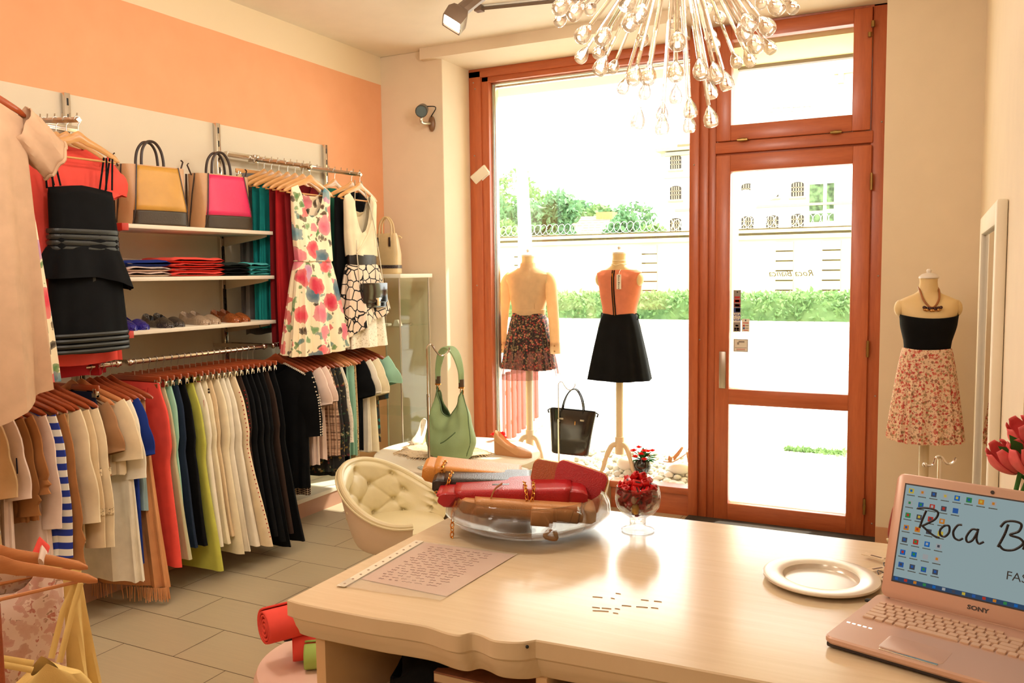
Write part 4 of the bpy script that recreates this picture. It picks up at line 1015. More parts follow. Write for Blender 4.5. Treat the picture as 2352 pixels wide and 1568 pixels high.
mb = MB(); mb.lathe([(1, -.53), (1.02, -.565), (1.0, -.60)], n=40, sx=.150, sy=.055, cap=False); mb.build('waistband', leather('band_black', (24, 18, 16), .35), t)
skirt_mb(-.60, -1.14, .15, .215, .05, .085, nf=7, amp=.014, seed=8).build('underskirt', C_lace, t)
skirt_mb(-.595, -.99, .155, .245, .055, .11, nf=8, amp=.015, seed=6, hem=lambda c, s: .09*c-.03*s).build('skirt', C_crk, t)
# clutch on chain, hung over the same hanger
M_pat = leather('patent_black', (20, 18, 18), .12, 300, .2, .6, .05); M_gold = metal('gold_chain', (216, 150, 70), .25); M_silver = metal('silver_chain', (180, 170, 150), .3)
t = thing('clutch_bag', 'black patent clutch bag hung by a chain on the printed dress', 'handbag', p+V(.085, -.01, -.80), R(84))
mb = MB(); mb.box((0, 0, 0), (.235, .05, .165), bev=.014); mb.build('body', M_pat, t)
mb = MB(); mb.box((0, -.027, .02), (.237, .012, .13), bev=.005); mb.build('flap', M_pat, t)
mb = MB(); mb.box((.02, -.036, -.045), (.035, .008, .045), bev=.003); mb.box((.02, -.036, -.02), (.055, .008, .012), bev=.003); mb.build('clasp', M_chrome, t)
mb = MB()
for sd in (-1, 1): mb.tube(spline([(sd*.115, 0, .06), (sd*.105+.0, .03, .3), (sd*.08, .06, .55), (sd*.03, .10, .76)], 14), .0035, 6)
mb.build('chain', M_silver, t)
# arm 3
for (x, rz, nm, lb, m, kw, sl) in (
    (-3.66, .03, 'blouse', 'bright coral ruffled blouse left of the black dress', C_coral, dict(W=.235, Wb=.25, L=.72, T=.02, fold=.014), dict(L=.22, r0=.075, r1=.085)),
    (-3.58, .02, 'dress', 'longer red dress second behind the black dress', C_red, dict(W=.2, Wb=.2, L=1.17, T=.02), None),
    (-3.51, .0, 'dress', 'coral red dress right behind the black dress', C_coral, dict(W=.205, Wb=.235, L=1.10, T=.022, nf=.05, fold=.008), dict(L=.10, r0=.07, r1=.095, out=.06))):
    p = uhang(arm3, x, rz, H_nat, lb.split(' at the')[0].split(' left')[0].split(' second')[0].split(' right')[0])
    t = garment(nm, lb, 'dress' if nm == 'dress' else 'blouse', m, p, R(90)+rz, GU3, sl, seed=int(-x*100), **kw)
p = uhang(arm3, -3.43, -.02, H_nat, 'black dress')
t = thing('black_dress', 'black strappy dress with glossy ribbon bands', 'dress', p, R(88), GU3)
M_rib = leather('ribbon_gloss', (30, 32, 27), .3, 400, .3)
body_mb(W=.155, Wb=.165, L=.62, T=.03, Tb=.04, drop=.02, neck=.06, nf=.02, nb=.05, strap=.20, waist=.16, fold=.003, seed=9).build('bodice', C_black, t)
skirt_mb(-.60, -1.035, .165, .19, .045, .06, nf=5, amp=.005, seed=9).build('skirt', C_black, t)
skirt_mb(-.56, -.70, .165, .225, .045, .085, nf=5, amp=.012, seed=2, hem=lambda c, s: -.06*max(0, c)).build('peplum', C_black, t)
for k in range(4):
    mb = MB(); z = -.485-k*.026; mb.loft([se(.1665, .047, z, .55, .75), se(.169, .050, z-.01, .55, .75), se(.1665, .047, z-.02, .55, .75)], cap=False); mb.build('ribbon_band', M_rib, t)
for k in range(4):
    mb = MB(); z = -.945-k*.024; mb.loft([se(.194, .068, z, .75, .8), se(.197, .071, z-.008, .75, .8), se(.194, .068, z-.016, .75, .8)], cap=False); mb.build('ribbon_band', M_rib, t)
mb = MB(); mb.box2((-.002, -.052, -.78), (.012, -.046, -.64)); mb.build('sash_end', M_rib, t)
for sd in (-1, 1):
    for dx in (0, .03):
        mb = MB(); mb.tube([(sd*(.11+dx), -.02, -.30), (sd*(.13+dx), -.006, -.155), (sd*(.13+dx), .012, -.15), (sd*(.11+dx), .03, -.31)], .005, 6, flat=.4); mb.build('strap', C_black, t)
# arm 4: pale blouse at the picture edge
for (x, lb, m, kw) in ((-3.20, 'cream floral dress peeking out behind the pale blouse', C_floral, dict(W=.235, Wb=.335, L=1.2, T=.025, fold=.014)),):
    p = uhang(arm4, x, .03, H_mid, lb.split(' peeking')[0].split(' behind')[0]+' at far left'); t = thing('dress', lb, 'dress', p, R(92), GU3); body_mb(seed=int(-x*100), **kw).build('body', m, t)
p = uhang(arm4, -3.14, -.04, H_red, 'pale blush blouse')
C_blush = cloth('cloth_blush', (216, 178, 144), trans=.15)
t = garment('blouse', 'large pale blush blouse with cap sleeves at the left edge', 'blouse', C_blush, p, R(86), GU3, None, W=.19, Wb=.215, L=1.28, T=.045, Tb=.09, fold=.06, nfold=6, seed=77, nf=.04, hem=lambda a, s: .09*a+.03*s, drop=.09)
for sd in (-1, 1):
    mb = MB()
    def fn(u, s, sd=sd):
        a = u*2*PI; r = lerp(.085, .082, s); q = s*.16
        return (sd*(.17+q*.85)+math.cos(a)*r*.45*sd, math.sin(a)*r*(.65+.1*math.sin(5*a+s*3)), SHZ-.115-q*.75+math.cos(a)*r*.85+.006*math.sin(7*a+9*s))
    mb.grid(fn, 30, 12, closed_u=True); mb.build('sleeve', C_blush, t, solid=.003)
    mb = MB(); mb.tube([fn(k/30, 1.0) for k in range(30)], .007, 6, closed=True); mb.build('cuff', C_blush, t)

# ================================================================== handbags on the top shelf
M_lbeige = leather('leather_beige', (206, 160, 116), .42); M_ldark = leather('leather_dark_brown', (54, 38, 30), .4); M_lgold = leather('leather_gold', (206, 152, 66), .3, 500); M_lpink = leather('leather_pink', (224, 50, 100), .4)
M_lmud = leather('leather_mud', (66, 56, 42), .45)
def trapeze_bag(label, y, rz, front):
    t = thing('handbag', label, 'handbag', (-3.745, y, 1.866), rz, 'two-tone handbags on the top shelf')
    # local x = depth (towards room), y = width
    H_, W0, W1, D0, D1 = .315, .165, .175, .115, .075
    def ring(z, w_, d_, e=.5):
        return [(math.copysign(abs(math.cos(a))**e, math.cos(a))*d_, math.copysign(abs(math.sin(a))**e, math.sin(a))*w_, z) for a in [2*PI*k/40 for k in range(40)]]
    mb = MB(); mb.loft([ring(.0, W0*.94, D0*.94), ring(.008, W0, D0), ring(.08, W0*1.02, D0), ring(.2, W0*1.0, D0*.8), ring(H_, W1, D1), ring(H_-.004, W1*.97, D1*.9), ring(H_-.05, W1*.95, D1*.8)]); mb.build('body', M_lbeige, t)
    def face(z0, z1, s0, s1, off):
        def fn(u, v):
            z = lerp(z0, z1, v); q = z/H_
            w_ = lerp(s0, s1, v); yy = lerp(-w_, w_, u)
            d_ = lin_interp(q, [(0, D0), (.27, D0), (.67, D0*.8), (1, D1)])
            wide = lin_interp(q, [(0, W0), (.27, W0*1.02), (.67, W0), (1, W1)])
            return (d_*(max(0, 1-abs(yy/wide)**4)**.25)+off, yy, z)
        return MB().grid(fn, 12, 8)
    face(.005, .078, .155, .153, .003).build('front_band', M_lmud, t, solid=.004); face(.080, H_-.006, .152, .115, .0035).build('front_panel', front, t, solid=.004)
    for sd in (-1, 1):
        mb = MB(); mb.tube([face(.004, H_, .156, .117, .005).v[i] for i in (range(0, 117, 13) if sd < 0 else range(12, 117, 13))], .0035, 6); mb.build('piping', M_ldark, t)
        mb = MB(); mb.tube([(D1*.4, sd*W1*.99, H_), (0.0, sd*W1*1.01, H_*.62), (-D0*.5, sd*W0*1.0, .02)], .004, 6); mb.tube([(-D1*.6, sd*(W1+.004), H_), (-D0*.95, sd*W0*.9, .03)], .006, 6); mb.build('gusset_piping', M_ldark, t)
        mb = MB(); mb.tube([(.0, sd*W1, H_-.01), (-.004, sd*(W1+.022), H_+.045), (-.006, sd*(W1+.012), H_+.055)], .006, 6, flat=.6); mb.build('side_tab', M_ldark, t)
    for dx in (.028, -.028):
        mb = MB(); mb.tube(spline([(dx, -.062, H_-.03), (dx, -.062, H_+.03), (dx*.9, -.052, H_+.085), (dx*.8, -.028, H_+.122), (dx*.8, 0, H_+.132), (dx*.8, .028, H_+.122), (dx*.9, .052, H_+.085), (dx, .062, H_+.03), (dx, .062, H_-.03)], 6), .0075, 8); mb.build('handle', M_ldark, t)
    return t
trapeze_bag('beige handbag with a gold front panel on the top shelf', 3.19, R(-10), M_lgold)
trapeze_bag('beige handbag with a bright pink front panel on the top shelf', 3.67, R(-10), M_lpink)
# ================================================================== folded clothes on the middle shelf
def folded(name, label, cat, y0, y1, z, mat, h, seed, group, x0=-3.90, x1=-3.60):
    rg = random.Random(seed); t = thing(name, label, cat, ((x0+x1)/2, (y0+y1)/2, z), rg.uniform(-.03, .03), group)
    w_, d_ = (y1-y0)/2, (x1-x0)/2; ph = rg.random()*6
    def fn(u, v):
        a = u*2*PI; q = v*2-1
        ey = math.copysign(abs(math.cos(a))**.28, math.cos(a)); ez = math.copysign(abs(math.sin(a))**.75, math.sin(a))
        bul = (1-abs(q)**8)**.3 if abs(q) < 1 else 0.0
        yy = ey*w_*(.98+.02*bul); zz = h/2+ez*h/2*(.25+.75*bul)+(.0035*math.sin(yy*45+ph)+.002*math.sin(q*9+ph))*min(1, zz_(ez))
        return (q*d_, yy, zz)
    MB().grid(fn, 40, 14, closed_u=True).build('folded_cloth', mat, t, sub=0); return t
def zz_(e): return max(0, e)
GZ = 1.602
def stack(y0, y1, items, group):
    z = GZ
    for (n, lb, c, m, h, s) in items:
        folded(n, lb, c, y0, y1, z, m, h, s, group); z += h
stack(2.905, 3.18, [('folded_shirt', 'folded pale pink top at the bottom of the blue-topped stack', 'folded top', C_pinkw, .026, 1), ('folded_shirt', 'folded pale pink top under the blue one', 'folded top', C_pinkw, .026, 2), ('folded_shirt', 'folded royal blue top lying on the pale pink ones', 'folded top', C_royal, .034, 3)], 'left stack of folded tops')
stack(3.19, 3.55, [('folded_shirt', 'folded coral top, lowest of the coral stack', 'folded top', C_coral, .024, 4), ('folded_shirt', 'folded coral top, second from below in the coral stack', 'folded top', C_coral, .024, 5), ('folded_shirt', 'folded coral top, third from below in the coral stack', 'folded top', C_coral, .024, 6), ('folded_shirt', 'folded coral top lying on top of the coral stack', 'folded top', C_coral, .028, 7)], 'coral stack of folded tops')
stack(3.56, 3.755, [('folded_shirt', 'folded black top, lowest of the black stack', 'folded top', C_black, .022, 8), ('folded_shirt', 'folded black top in the middle of the black stack', 'folded top', C_black, .024, 9), ('folded_shirt', 'folded black and grey-green top on the black stack', 'folded top', cloth('cloth_black_green', (34, 44, 42)), .030, 10)], 'black stack of folded tops')
stack(3.757, 3.915, [('folded_shirt', 'folded turquoise top, lowest of the turquoise stack', 'folded top', C_turq, .020, 11), ('folded_shirt', 'folded turquoise top, second from below in its stack', 'folded top', C_turq, .022, 12), ('folded_shirt', 'folded turquoise top, on top of the turquoise stack', 'folded top', C_turq, .034, 13)], 'turquoise stack of folded tops')
mb = MB(); mb.box((0, 0, 0), (.075, .04, .0015)); mb.box((-.05, .03, .001), (.035, .04, .0012)); mb.tube([(.0, -.02, .001), (-.05, -.04, .006), (-.09, -.05, .002)], .0009, 5)
o = mb.build('price_tag', paint('tag_card', (196, 176, 150), .7), smooth=False); o.location = (-3.70, 3.02, GZ+.0905); o.rotation_euler = (0, .03, .4); tag(o, 'beige paper tag lying on the folded blue top', 'tag')
# ================================================================== flat shoes on the lowest shelf
def glit(name, c, sp):
    t = newmat(name); vec = t.coord(); v = t.n('ShaderNodeTexVoronoi'); v.inputs['Scale'].default_value = 140; t.l(vec, v.inputs['Vector'])
    f = t.ramp(v.outputs['Distance'], [(.0, sp), (.22, c)]); t.bsdf(f, .25, .1, t.bump(v.outputs['Distance'], .8, .003), Coat_Weight=.5); return t.m
def shoe_mb(L=.24, W=.036, hb=.055, ht=.042):
    """flat ballet shoe: x along length, toe at +x"""
    def outline(s): return lin_interp(s, [(0, .55), (.08, .82), (.3, .80), (.55, .92), (.75, 1.0), (.9, .78), (.97, .45), (1, .05)])
    def fn(u, v):      # u round the section from sole left over top to sole right, v along
        s = v; x = (s-.5)*L; w_ = W*outline(s)
        op = 1.0 if .10 < s < .60 else 0.0
        hgt = lin_interp(s, [(0, hb*.95), (.06, hb), (.35, hb*.58), (.56, hb*.60), (.66, ht), (.85, ht*.72), (.96, ht*.5), (1, ht*.25)])
        a = PI*u
        cx = -math.cos(a); sz = math.sin(a)**(.55)
        z = hgt*sz
        if .06 < s < .60:   # open throat: fold the top inwards
            lim = .62
            if abs(cx) < lim:
                z = min(z, lerp(.012, hgt*sz, max(0, (abs(cx)-lim+.12)/.12)))
        return (x, cx*w_, z)
    mb = MB(); mb.grid(fn, 22, 30); return mb
GS = 'flat shoes on the lowest shelf'
def shoe_pair(y, cname, c, sp, txt, rz=-.25, dx=0):
    m = glit('glitter_'+cname, c, sp); protos = []
    for k, dy in enumerate((-.035, .045)):
        t = thing('flat_shoe', '%s flat shoe, %s of its pair on the lowest shelf' % (txt, ('left one', 'right one')[k]), 'shoe', (-3.725+dx+(.0 if k == 0 else -.01), y+dy, 1.3335), rz, GS); t.scale = (1.22, 1.15, 1.3)
        shoe_mb().build('upper', m, t); mb = MB()
        mb.loft([[(x, sgn*W_, z) for x, W_, sgn in pts] for z, pts in ((0.0, SOLE), (.006, SOLE))]); mb.build('sole', M_ldark, t)
SOLE = [((s-.5)*.236, .034*lin_interp(s, [(0, .5), (.08, .82), (.3, .80), (.55, .92), (.75, 1.0), (.9, .78), (.97, .45), (1, .1)]), 1) for s in [k/16 for k in range(17)]]
SOLE = SOLE + [(x, w_, -1) for x, w_, g in reversed(SOLE)]
shoe_pair(2.985, 'blue', (38, 34, 140), (150, 150, 220), 'glittering dark blue'); shoe_pair(3.215, 'grey', (58, 52, 48), (200, 190, 180), 'glittering dark grey'); shoe_pair(3.47, 'clear', (178, 154, 128), (240, 230, 215), 'glittering beige'); shoe_pair(3.70, 'copper', (150, 78, 34), (225, 160, 100), 'glittering copper brown')
# ================================================================== mannequins
M_form = paint('form_cream', (226, 196, 142), .55, .03); M_formw = paint('form_pole_cream', (220, 200, 164), .45, .03); M_cap = paint('cap_white', (228, 218, 208), .3, .02)
def ell(cx, cy, rx, ry, z, n=44, e=1.0):
    return [(cx+math.copysign(abs(math.cos(a))**e, math.cos(a))*rx, cy+math.copysign(abs(math.sin(a))**e, math.sin(a))*ry, z) for a in [2*PI*k/n for k in range(n)]]
TORSO = [(-.30, .165, .115, .0), (-.20, .172, .120, -.004), (-.10, .15, .108, 0), (0, .122, .092, .0), (.07, .130, .098, .004), (.15, .150, .112, .012), (.20, .158, .118, .018), (.25, .166, .110, .014), (.30, .178, .095, .006), (.335, .178, .074, .0), (.36, .13, .060, -.004), (.38, .085, .056, -.006), (.40, .060, .054, -.006), (.46, .052, .052, -.004), (.485, .054, .054, -.004)]
def torso_at(h, off=0.0):
    ks = [(a, (b+off, c+off, d)) for a, b, c, d in TORSO]
    return lin_interp(h, ks)
def torso_rings(hs, off, e=.85):
    out = []
    for h in hs:
        rx, ry, cy = torso_at(h, off); out.append(ell(0, cy, rx, ry, h, e=e if h < .36 else 1.0))
    return out
def mannequin(label, loc, rz, zbase, arms=True):
    """dress form; local z = 0 at the waist, bust towards +y"""
    t = thing('dress_form', label, 'mannequin', loc, rz)
    mb = MB(); mb.loft(torso_rings([-.30, -.2, -.1, -.05, 0, .04, .07, .11, .15, .2, .25, .28, .30, .32, .335, .35, .36, .37, .38, .39, .40, .43, .46, .485], 0)); 
    for sd in (-1, 1):
        mb.ball((sd*.168, -.002, .285), .046, 8, sc=(.75, 1.05, 1.25))
    mb.build('torso', M_form, t)
    mb = MB(); mb.lathe([(.056, .483), (.060, .488), (.058, .497), (.040, .513), (.018, .520), (.012, .523), (.015, .530), (.016, .538), (.009, .546), (.0005, .548)], n=28); mb.build('neck_cap', M_cap, t)
    mb = MB(); mb.tube([(0, 0, -.28), (0, 0, zbase+.23)], .030, 18); mb.tube([(0, 0, zbase+.30), (0, 0, zbase+.16)], .038, 18); mb.build('pole', M_formw, t)
    for k in range(3):
        a = R(100+120*k); mb = MB()
        mb.tube(spline([(0.02*math.cos(a), .02*math.sin(a), zbase+.24), (.07*math.cos(a), .07*math.sin(a), zbase+.225), (.12*math.cos(a), .12*math.sin(a), zbase+.12), (.15*math.cos(a), .15*math.sin(a), zbase+.03), (.21*math.cos(a), .21*math.sin(a), zbase+.0)], 5), [.024]*4+[.022]*5+[.018]*6+[.014]*6, 10, flat=.8)
        mb.build('foot', M_formw, t)
    return t
def wear(name, label, cat, t):
    """a garment worn by a dress form: its own thing at the same place"""
    return thing(name, label, cat, t.location, t.rotation_euler.z)
# --- left window mannequin
mL = mannequin('cream dress form in the window wearing the cropped jacket', (-3.065, 6.40, 1.25), R(4), -1.28)
g = wear('cropped_jacket', 'cream cropped jacket with long sleeves on the left window mannequin', 'jacket', mL)
C_jk = cloth('cloth_jacket', (236, 204, 160), trans=.35)
hs = [.0, .045, .07, .11, .15, .2, .25, .28, .30, .32, .335, .35, .36, .375, .39]
MB().loft(torso_rings(hs, .014), cap=False).build('jacket_back', C_jk, g)
mb = MB(); mb.loft([ell(0, torso_at(h)[2], torso_at(h)[0]+o, torso_at(h)[1]+o, h) for h, o in ((-.005, .017), (.0, .021), (.04, .021), (.045, .017))], cap=False); mb.build('waistband', C_jk, g)
mb = MB()
mb.tube([(sx*(torso_at(.20)[0]*.55), -(torso_at(h)[1])*.86-.012+torso_at(h)[2], h) for sx in (1,) for h in (.05, .10, .16, .22, .28)], .0018, 5); mb.tube([(lerp(-.13, .13, k/12), -.085-.014+.02*abs(k/6-1)**2, .30-.03*abs(k/6-1)**2) for k in range(13)], .002, 5); mb.build('back_seams', cloth('cloth_jacket_seam', (200, 160, 112)), g)
mb = MB(); mb.loft([ell(0, -.006, .074, .068, .385), ell(0, -.006, .066, .064, .405), ell(0, -.006, .064, .062, .43), ell(0, -.006, .058, .058, .425)], cap=False); mb.build('collar', C_jk, g)
for sd in (-1, 1):
    mb = MB(); pth = spline([(sd*.150, 0, .325), (sd*.192, -.004, .27), (sd*.212, -.012, .14), (sd*.226, -.018, 0), (sd*.236, -.02, -.13), (sd*.240, -.02, -.26)], 5)
    mb.tube(pth, [lerp(.048, .054, i/5) for i in range(6)]+[lerp(.054, .040, i/20) for i in range(20)], 18, cap=False, flat=.8); s_ = mb.build('sleeve', C_jk, g)
    mb = MB(); mb.tube([(sd*.240, -.02, -.23), (sd*.242, -.02, -.325)], [.044, .046], 18, flat=.8, cap=False)
    for k in range(2): mb.ball((sd*.240+.01, -.02-.041, -.255-.045*k), .008, 6, mi=1, sc=(1, .5, 1))
    mb.build('cuff', [C_jk, paint('button_horn', (186, 140, 84), .4)], s_)
C_dark_fl = pattern('cloth_small_floral_dark', (26, 20, 20), [(176, 70, 58), (150, 110, 80), (120, 40, 44), (206, 120, 96), (110, 96, 66), (150, 130, 90)], 58, .52, (100, .4, [(70, 64, 48), (96, 44, 44)]), warp=.02)
def sheer(name, src_c, cols, alpha=.55):
    m = pattern(name, src_c, cols, 42, .42); nt = m.node_tree; out = [n for n in nt.nodes if n.type == 'OUTPUT_MATERIAL'][0]; b = out.inputs[0].links[0].from_node
    tr = nt.nodes.new('ShaderNodeBsdfTransparent'); mx = nt.nodes.new('ShaderNodeMixShader'); mx.inputs[0].default_value = alpha
    nt.links.new(tr.outputs[0], mx.inputs[1]); nt.links.new(b.outputs[0], mx.inputs[2]); nt.links.new(mx.outputs[0], out.inputs[0]); return m
g = wear('floral_skirt', 'dark gathered floral skirt on the left window mannequin', 'skirt', mL)
skirt_mb(.012, -.455, .135, .232, .105, .17, nf=17, amp=.010, seed=3).build('skirt_panel', C_dark_fl, g)
skirt_mb(-.30, -.525, .200, .250, .15, .185, nf=15, amp=.012, seed=5, hem=lambda c, s: .015*s+.012*c).build('sheer_hem', sheer('cloth_sheer_floral', (150, 100, 90), [(190, 80, 66), (70, 60, 50), (120, 50, 50)]), g)
# --- right window mannequin
mR = mannequin('cream dress form in the window wearing the salmon top', (-2.262, 6.40, 1.255), R(-3), -1.285)
g = wear('sleeveless_blouse', 'salmon sleeveless top with black back zip on the right window mannequin', 'top', mR)
C_sal = cloth('cloth_salmon', (238, 150, 116), trans=.3)
MB().loft(torso_rings([-.01, .04, .07, .11, .15, .2, .25, .28, .30, .32, .335, .348, .358], .010), cap=False).build('top_body', C_sal, g)
mb = MB()
def zp(h, x): rx, ry, cy = torso_at(h, .010); return (x, cy-ry*math.sqrt(max(0, 1-(abs(x)/rx)**2.35))-.003, h)
for dx in (-.009, .009): mb.tube([zp(h, dx-.018+.06*(.355-h)) for h in [.0+.355*k/14 for k in range(15)]], .0042, 6)
mb.build('zip_tape', C_black, g)
mb = MB(); mb.tube([zp(h, -.018+.06*(.355-h)) for h in [.0+.355*k/14 for k in range(15)]], .003, 6); mb.box((zp(.32, -.018)[0], zp(.32, -.018)[1]-.006, .315), (.008, .004, .03)); mb.build('zip', M_gold, g)
mb = MB(); mb.box((.046, -.122, .265), (.038, .002, .115)); q = mb.build('price_tag', paint('tag_white', (236, 226, 206), .6), g, smooth=False)
mb = MB(); mb.tube([(.046, -.122, .32), (.044, -.105, .345), (.042, -.07, .36)], .0012, 4); mb.build('string', paint('tag_white', (0, 0, 0)), q)
tb = text_mb('Roca Bianca', .022, shear=.3); tb.build('lettering', C_black, q, smooth=False, rot=(R(90), R(90), 0), loc=(.040, -.1245, .265))
g = wear('black_skirt', 'black flared skirt with belt loops on the right window mannequin', 'skirt', mR)
skirt_mb(.012, -.515, .134, .258, .102, .19, nf=6, amp=.012, seed=12).build('skirt_panel', C_black, g)
for sd in (-1, 1):
    mb = MB(); mb.tube(spline([(sd*.132, 0, .012), (sd*.158, 0, .006), (sd*.156, 0, -.03), (sd*.142, 0, -.045)], 5), .004, 6); mb.build('belt_loop', C_black, g)
t = wear('necklace', 'thin pale necklace on the right window mannequin', 'necklace', mR)
mb = MB()
for k, (h, r_) in enumerate(((.432, .056), (.405, .064))):
    mb.tube([(r_*math.cos(a), -.006+(r_+.002)*math.sin(a), h-.012*math.exp(-((a-4.71)/.3)**2)*(k)) for a in [2*PI*j/30 for j in range(30)]], .0028, 6, closed=True)
mb.build('cord', paint('cord_cream', (240, 226, 190), .5), t)
# --- mannequin by the right wall
MY = 5.18
def zR(v): return P(2128, v, 'y', MY).z
cx = P(2130, 760, 'y', MY).x; zw = zR(805)
mW = mannequin('cream dress form by the right wall wearing the black bandeau', (cx, MY, zw), R(180+12), -zw-.2+.0)
k_ = (zR(617)-zw)/.548; mW.scale = (.85, .95, k_)
for c in mW.children:
    if c.name.startswith('foot'): pass
g = wear('bandeau', 'black strapless bandeau top on the mannequin by the right wall', 'top', mW); g.scale = mW.scale
MB().loft([[(x, y+.002, z+(.02*(x/.17)**2 if i > 8 else 0)) for x, y, z in r] for i, r in enumerate(torso_rings([-.0, .02, .045, .07, .09, .11, .13, .155, .18, .20, .218, .225], .012))], cap=False).build('bandeau', C_black, g)
C_redfl = pattern('cloth_small_floral_red', (232, 200, 168), [(196, 60, 52), (150, 96, 70), (206, 100, 80), (170, 140, 96), (186, 50, 50)], 62, .5, (110, .36, [(150, 110, 80), (196, 90, 76)]), warp=.02)
g = wear('floral_skirt', 'cream skirt with small red flowers on the mannequin by the right wall', 'skirt', mW); g.scale = (1, 1, 1)
hl = zR(1008)-zw
skirt_mb(.015, hl, .122, .192, .105, .17, nf=19, amp=.008, seed=14).build('skirt_panel', C_redfl, g)
t = wear('bead_necklace', 'brown cord necklace with a bunch of dark beads on the mannequin by the right wall', 'necklace', mW); t.scale = mW.scale
pts = spline([(-.056, -.02, .425), (-.056, .03, .40), (-.045, .075, .345), (-.015, .10, .30), (.015, .10, .30), (.045, .075, .345), (.056, .03, .40), (.056, -.02, .425)], 6)
mb = MB(); mb.tube(pts, .0062, 8); mb.build('cord', paint('cord_brown', (158, 96, 48), .5), t)
M_bd = paint('bead_dark', (60, 20, 22), .15, .2); M_bg = metal('bead_gold', (200, 150, 90), .3)
mb = MB()
for k in range(17):
    a = -.9+1.8*k/16; rr_ = .011; mb.ball((.062*math.sin(a), .112+.006*math.cos(k*2), .288+.022*(1-math.cos(a))-.012*(k % 2)), rr_, 6, mi=k % 2)
mb.build('beads', [M_bd, M_bg], t)

# ================================================================== round podium and what stands on it
M_pod = paint('podium_white', (236, 222, 198), .45, .015)
t = thing('round_podium', 'round cream display podium in front of the shop window', 'podium', (-2.875, 4.86, 0))
PZ = .39
mb = MB(); mb.lathe([(.555, .335), (.562, .345), (.562, .382), (.555, PZ), (.0005, PZ)], n=96, cap=False); mb.build('top_disc', M_pod, t)
mb = MB(); mb.lathe([(.574, 0), (.574, .325), (.568, .335), (.5, .335)], n=96, cap=False); mb.build('drum', M_pod, t)
# lace cloth
mb = MB(); cxy = P(1000, 1040, 'z', PZ)
def lace(u, v):
    a = 2*PI*u; r = v*(.30+.035*math.sin(3*a+1)+.02*math.sin(7*a)); 
    x = cxy.x+.03+r*math.cos(a)*1.0; y = cxy.y+.02+r*math.sin(a)*.72
    return (x, y, PZ+.004+.010*(.5+.5*math.sin(9*a+v*9))*v+.008*(.5+.5*math.sin(x*40)*math.sin(y*37)))
mb.grid(lace, 70, 16, closed_u=True)
for k in range(150):
    a = 2*PI*k/150; p0 = Vector(lace(k/150, 1)); d = Vector((math.cos(a+rnd.uniform(-.4, .4)), math.sin(a+rnd.uniform(-.4, .4)), 0))*rnd.uniform(.02, .045)
    q = p0+d; q.z = PZ+.004; mb.tube([p0, (p0+q)/2+V(0, 0, .006), q], .002, 4)
o = mb.build('lace_cloth', pattern('cloth_lace_beige', (206, 178, 140), [(156, 124, 90), (226, 206, 176)], 60, .34), smooth=True); tag(o, 'crumpled beige lace cloth with fringe under the green bag', 'cloth')
# bag stand (chrome) and green hobo bag
def bag_stand(label, base, h, arm_dir, prong=.05, r=.0055):
    t = thing('bag_stand', label, 'bag stand', base, 0)
    mb = MB(); mb.lathe([(.0005, 0), (.075, 0), (.075, .004), (.06, .007), (.012, .010), (.010, .03), (.0005, .03)], n=36); mb.build('foot_plate', M_chrome, t)
    mb = MB(); mb.tube([(0, 0, .005), (0, 0, h*.62)], .008, 10); mb.tube([(0, 0, h*.6), (0, 0, h)], r, 8); mb.tube([(0, 0, h*.6), (.012, 0, h*.6)], .003, 6); mb.build('pole', M_chrome, t)
    d = Vector(arm_dir).normalized(); mb = MB()
    mb.tube(spline([(0, 0, h), d*.010+V(0, 0, h+.02), d*.03+V(0, 0, h+.022), d*.05+V(0, 0, h-.01), d*.075+V(0, 0, h-.04), d*.10+V(0, 0, h-.045), d*.135+V(0, 0, h-.02), d*.14+V(0, 0, h+.005)], 5), r*.9, 8); mb.build('hook', M_chrome, t)
    return t
sb = P(986, 1074, 'z', PZ); sh = P(986, 800, 'y', sb.y).z-PZ
bag_stand('chrome bag stand on the round podium carrying the green bag', sb, sh, (.9, .45, 0))
M_gr = leather('leather_green', (152, 178, 128), .55, 240, .08); M_grd = leather('leather_green_dark', (92, 118, 78), .6)
hb = thing('hobo_bag', 'pale green hobo bag with braided shoulder strap on the round podium', 'handbag', P(1022, 1058, 'z', PZ)+V(.0, .075, .004), R(-22))
BH = .46
def hobo(u, s):
    t_ = 2*PI*u; c, sn = math.cos(t_), math.sin(t_)
    a = interp(s, [(0, .13), (.06, .165), (.30, .205), (.62, .185), (1, .135)]); b = interp(s, [(0, .08), (.08, .115), (.35, .125), (.7, .085), (1, .022)])
    x = math.copysign(abs(c)**.85, c)*a; y = sn*b
    zt = BH*(.60+.40*min(1, abs(c)**1.8)) 
    z = s*zt
    return (x, y+.006*math.sin(9*t_+s*3)*s, z)
mb = MB(); mb.grid(hobo, 60, 24, closed_u=True); mb.add([hobo(k/60, 0) for k in range(60)], [tuple(range(60))]); mb.build('body', M_gr, hb, solid=.004)
mb = MB()
for sd in (0, .5): mb.tube([hobo(sd, s) for s in [.02+.96*k/14 for k in range(15)]], .0045, 6)
mb.tube([hobo(k/60, 1.0) for k in range(60)], .0045, 6, closed=True); mb.tube([Vector(hobo(.78+.10*k/8, .42+.10*k/8))*1.01 for k in range(9)], .004, 6); mb.build('piping', M_grd, hb)
for k in range(9):
    f = (k-4)/4; tw = lambda q: math.sin(q*PI*2+f)*.004
    pts = spline([(-.125, .012*f, BH+.05), (-.120, .016*f, BH+.13), (-.075, .026*f, BH+.225+.006*abs(f)), (0, .03*f, BH+.268+.004*(1-abs(f))), (.075, .026*f, BH+.225), (.120, .016*f, BH+.13), (.125, .012*f, BH+.05)], 6)
    mb = MB(); mb.tube(pts, .0075, 8); mb.build('strap_cord', M_gr, hb)
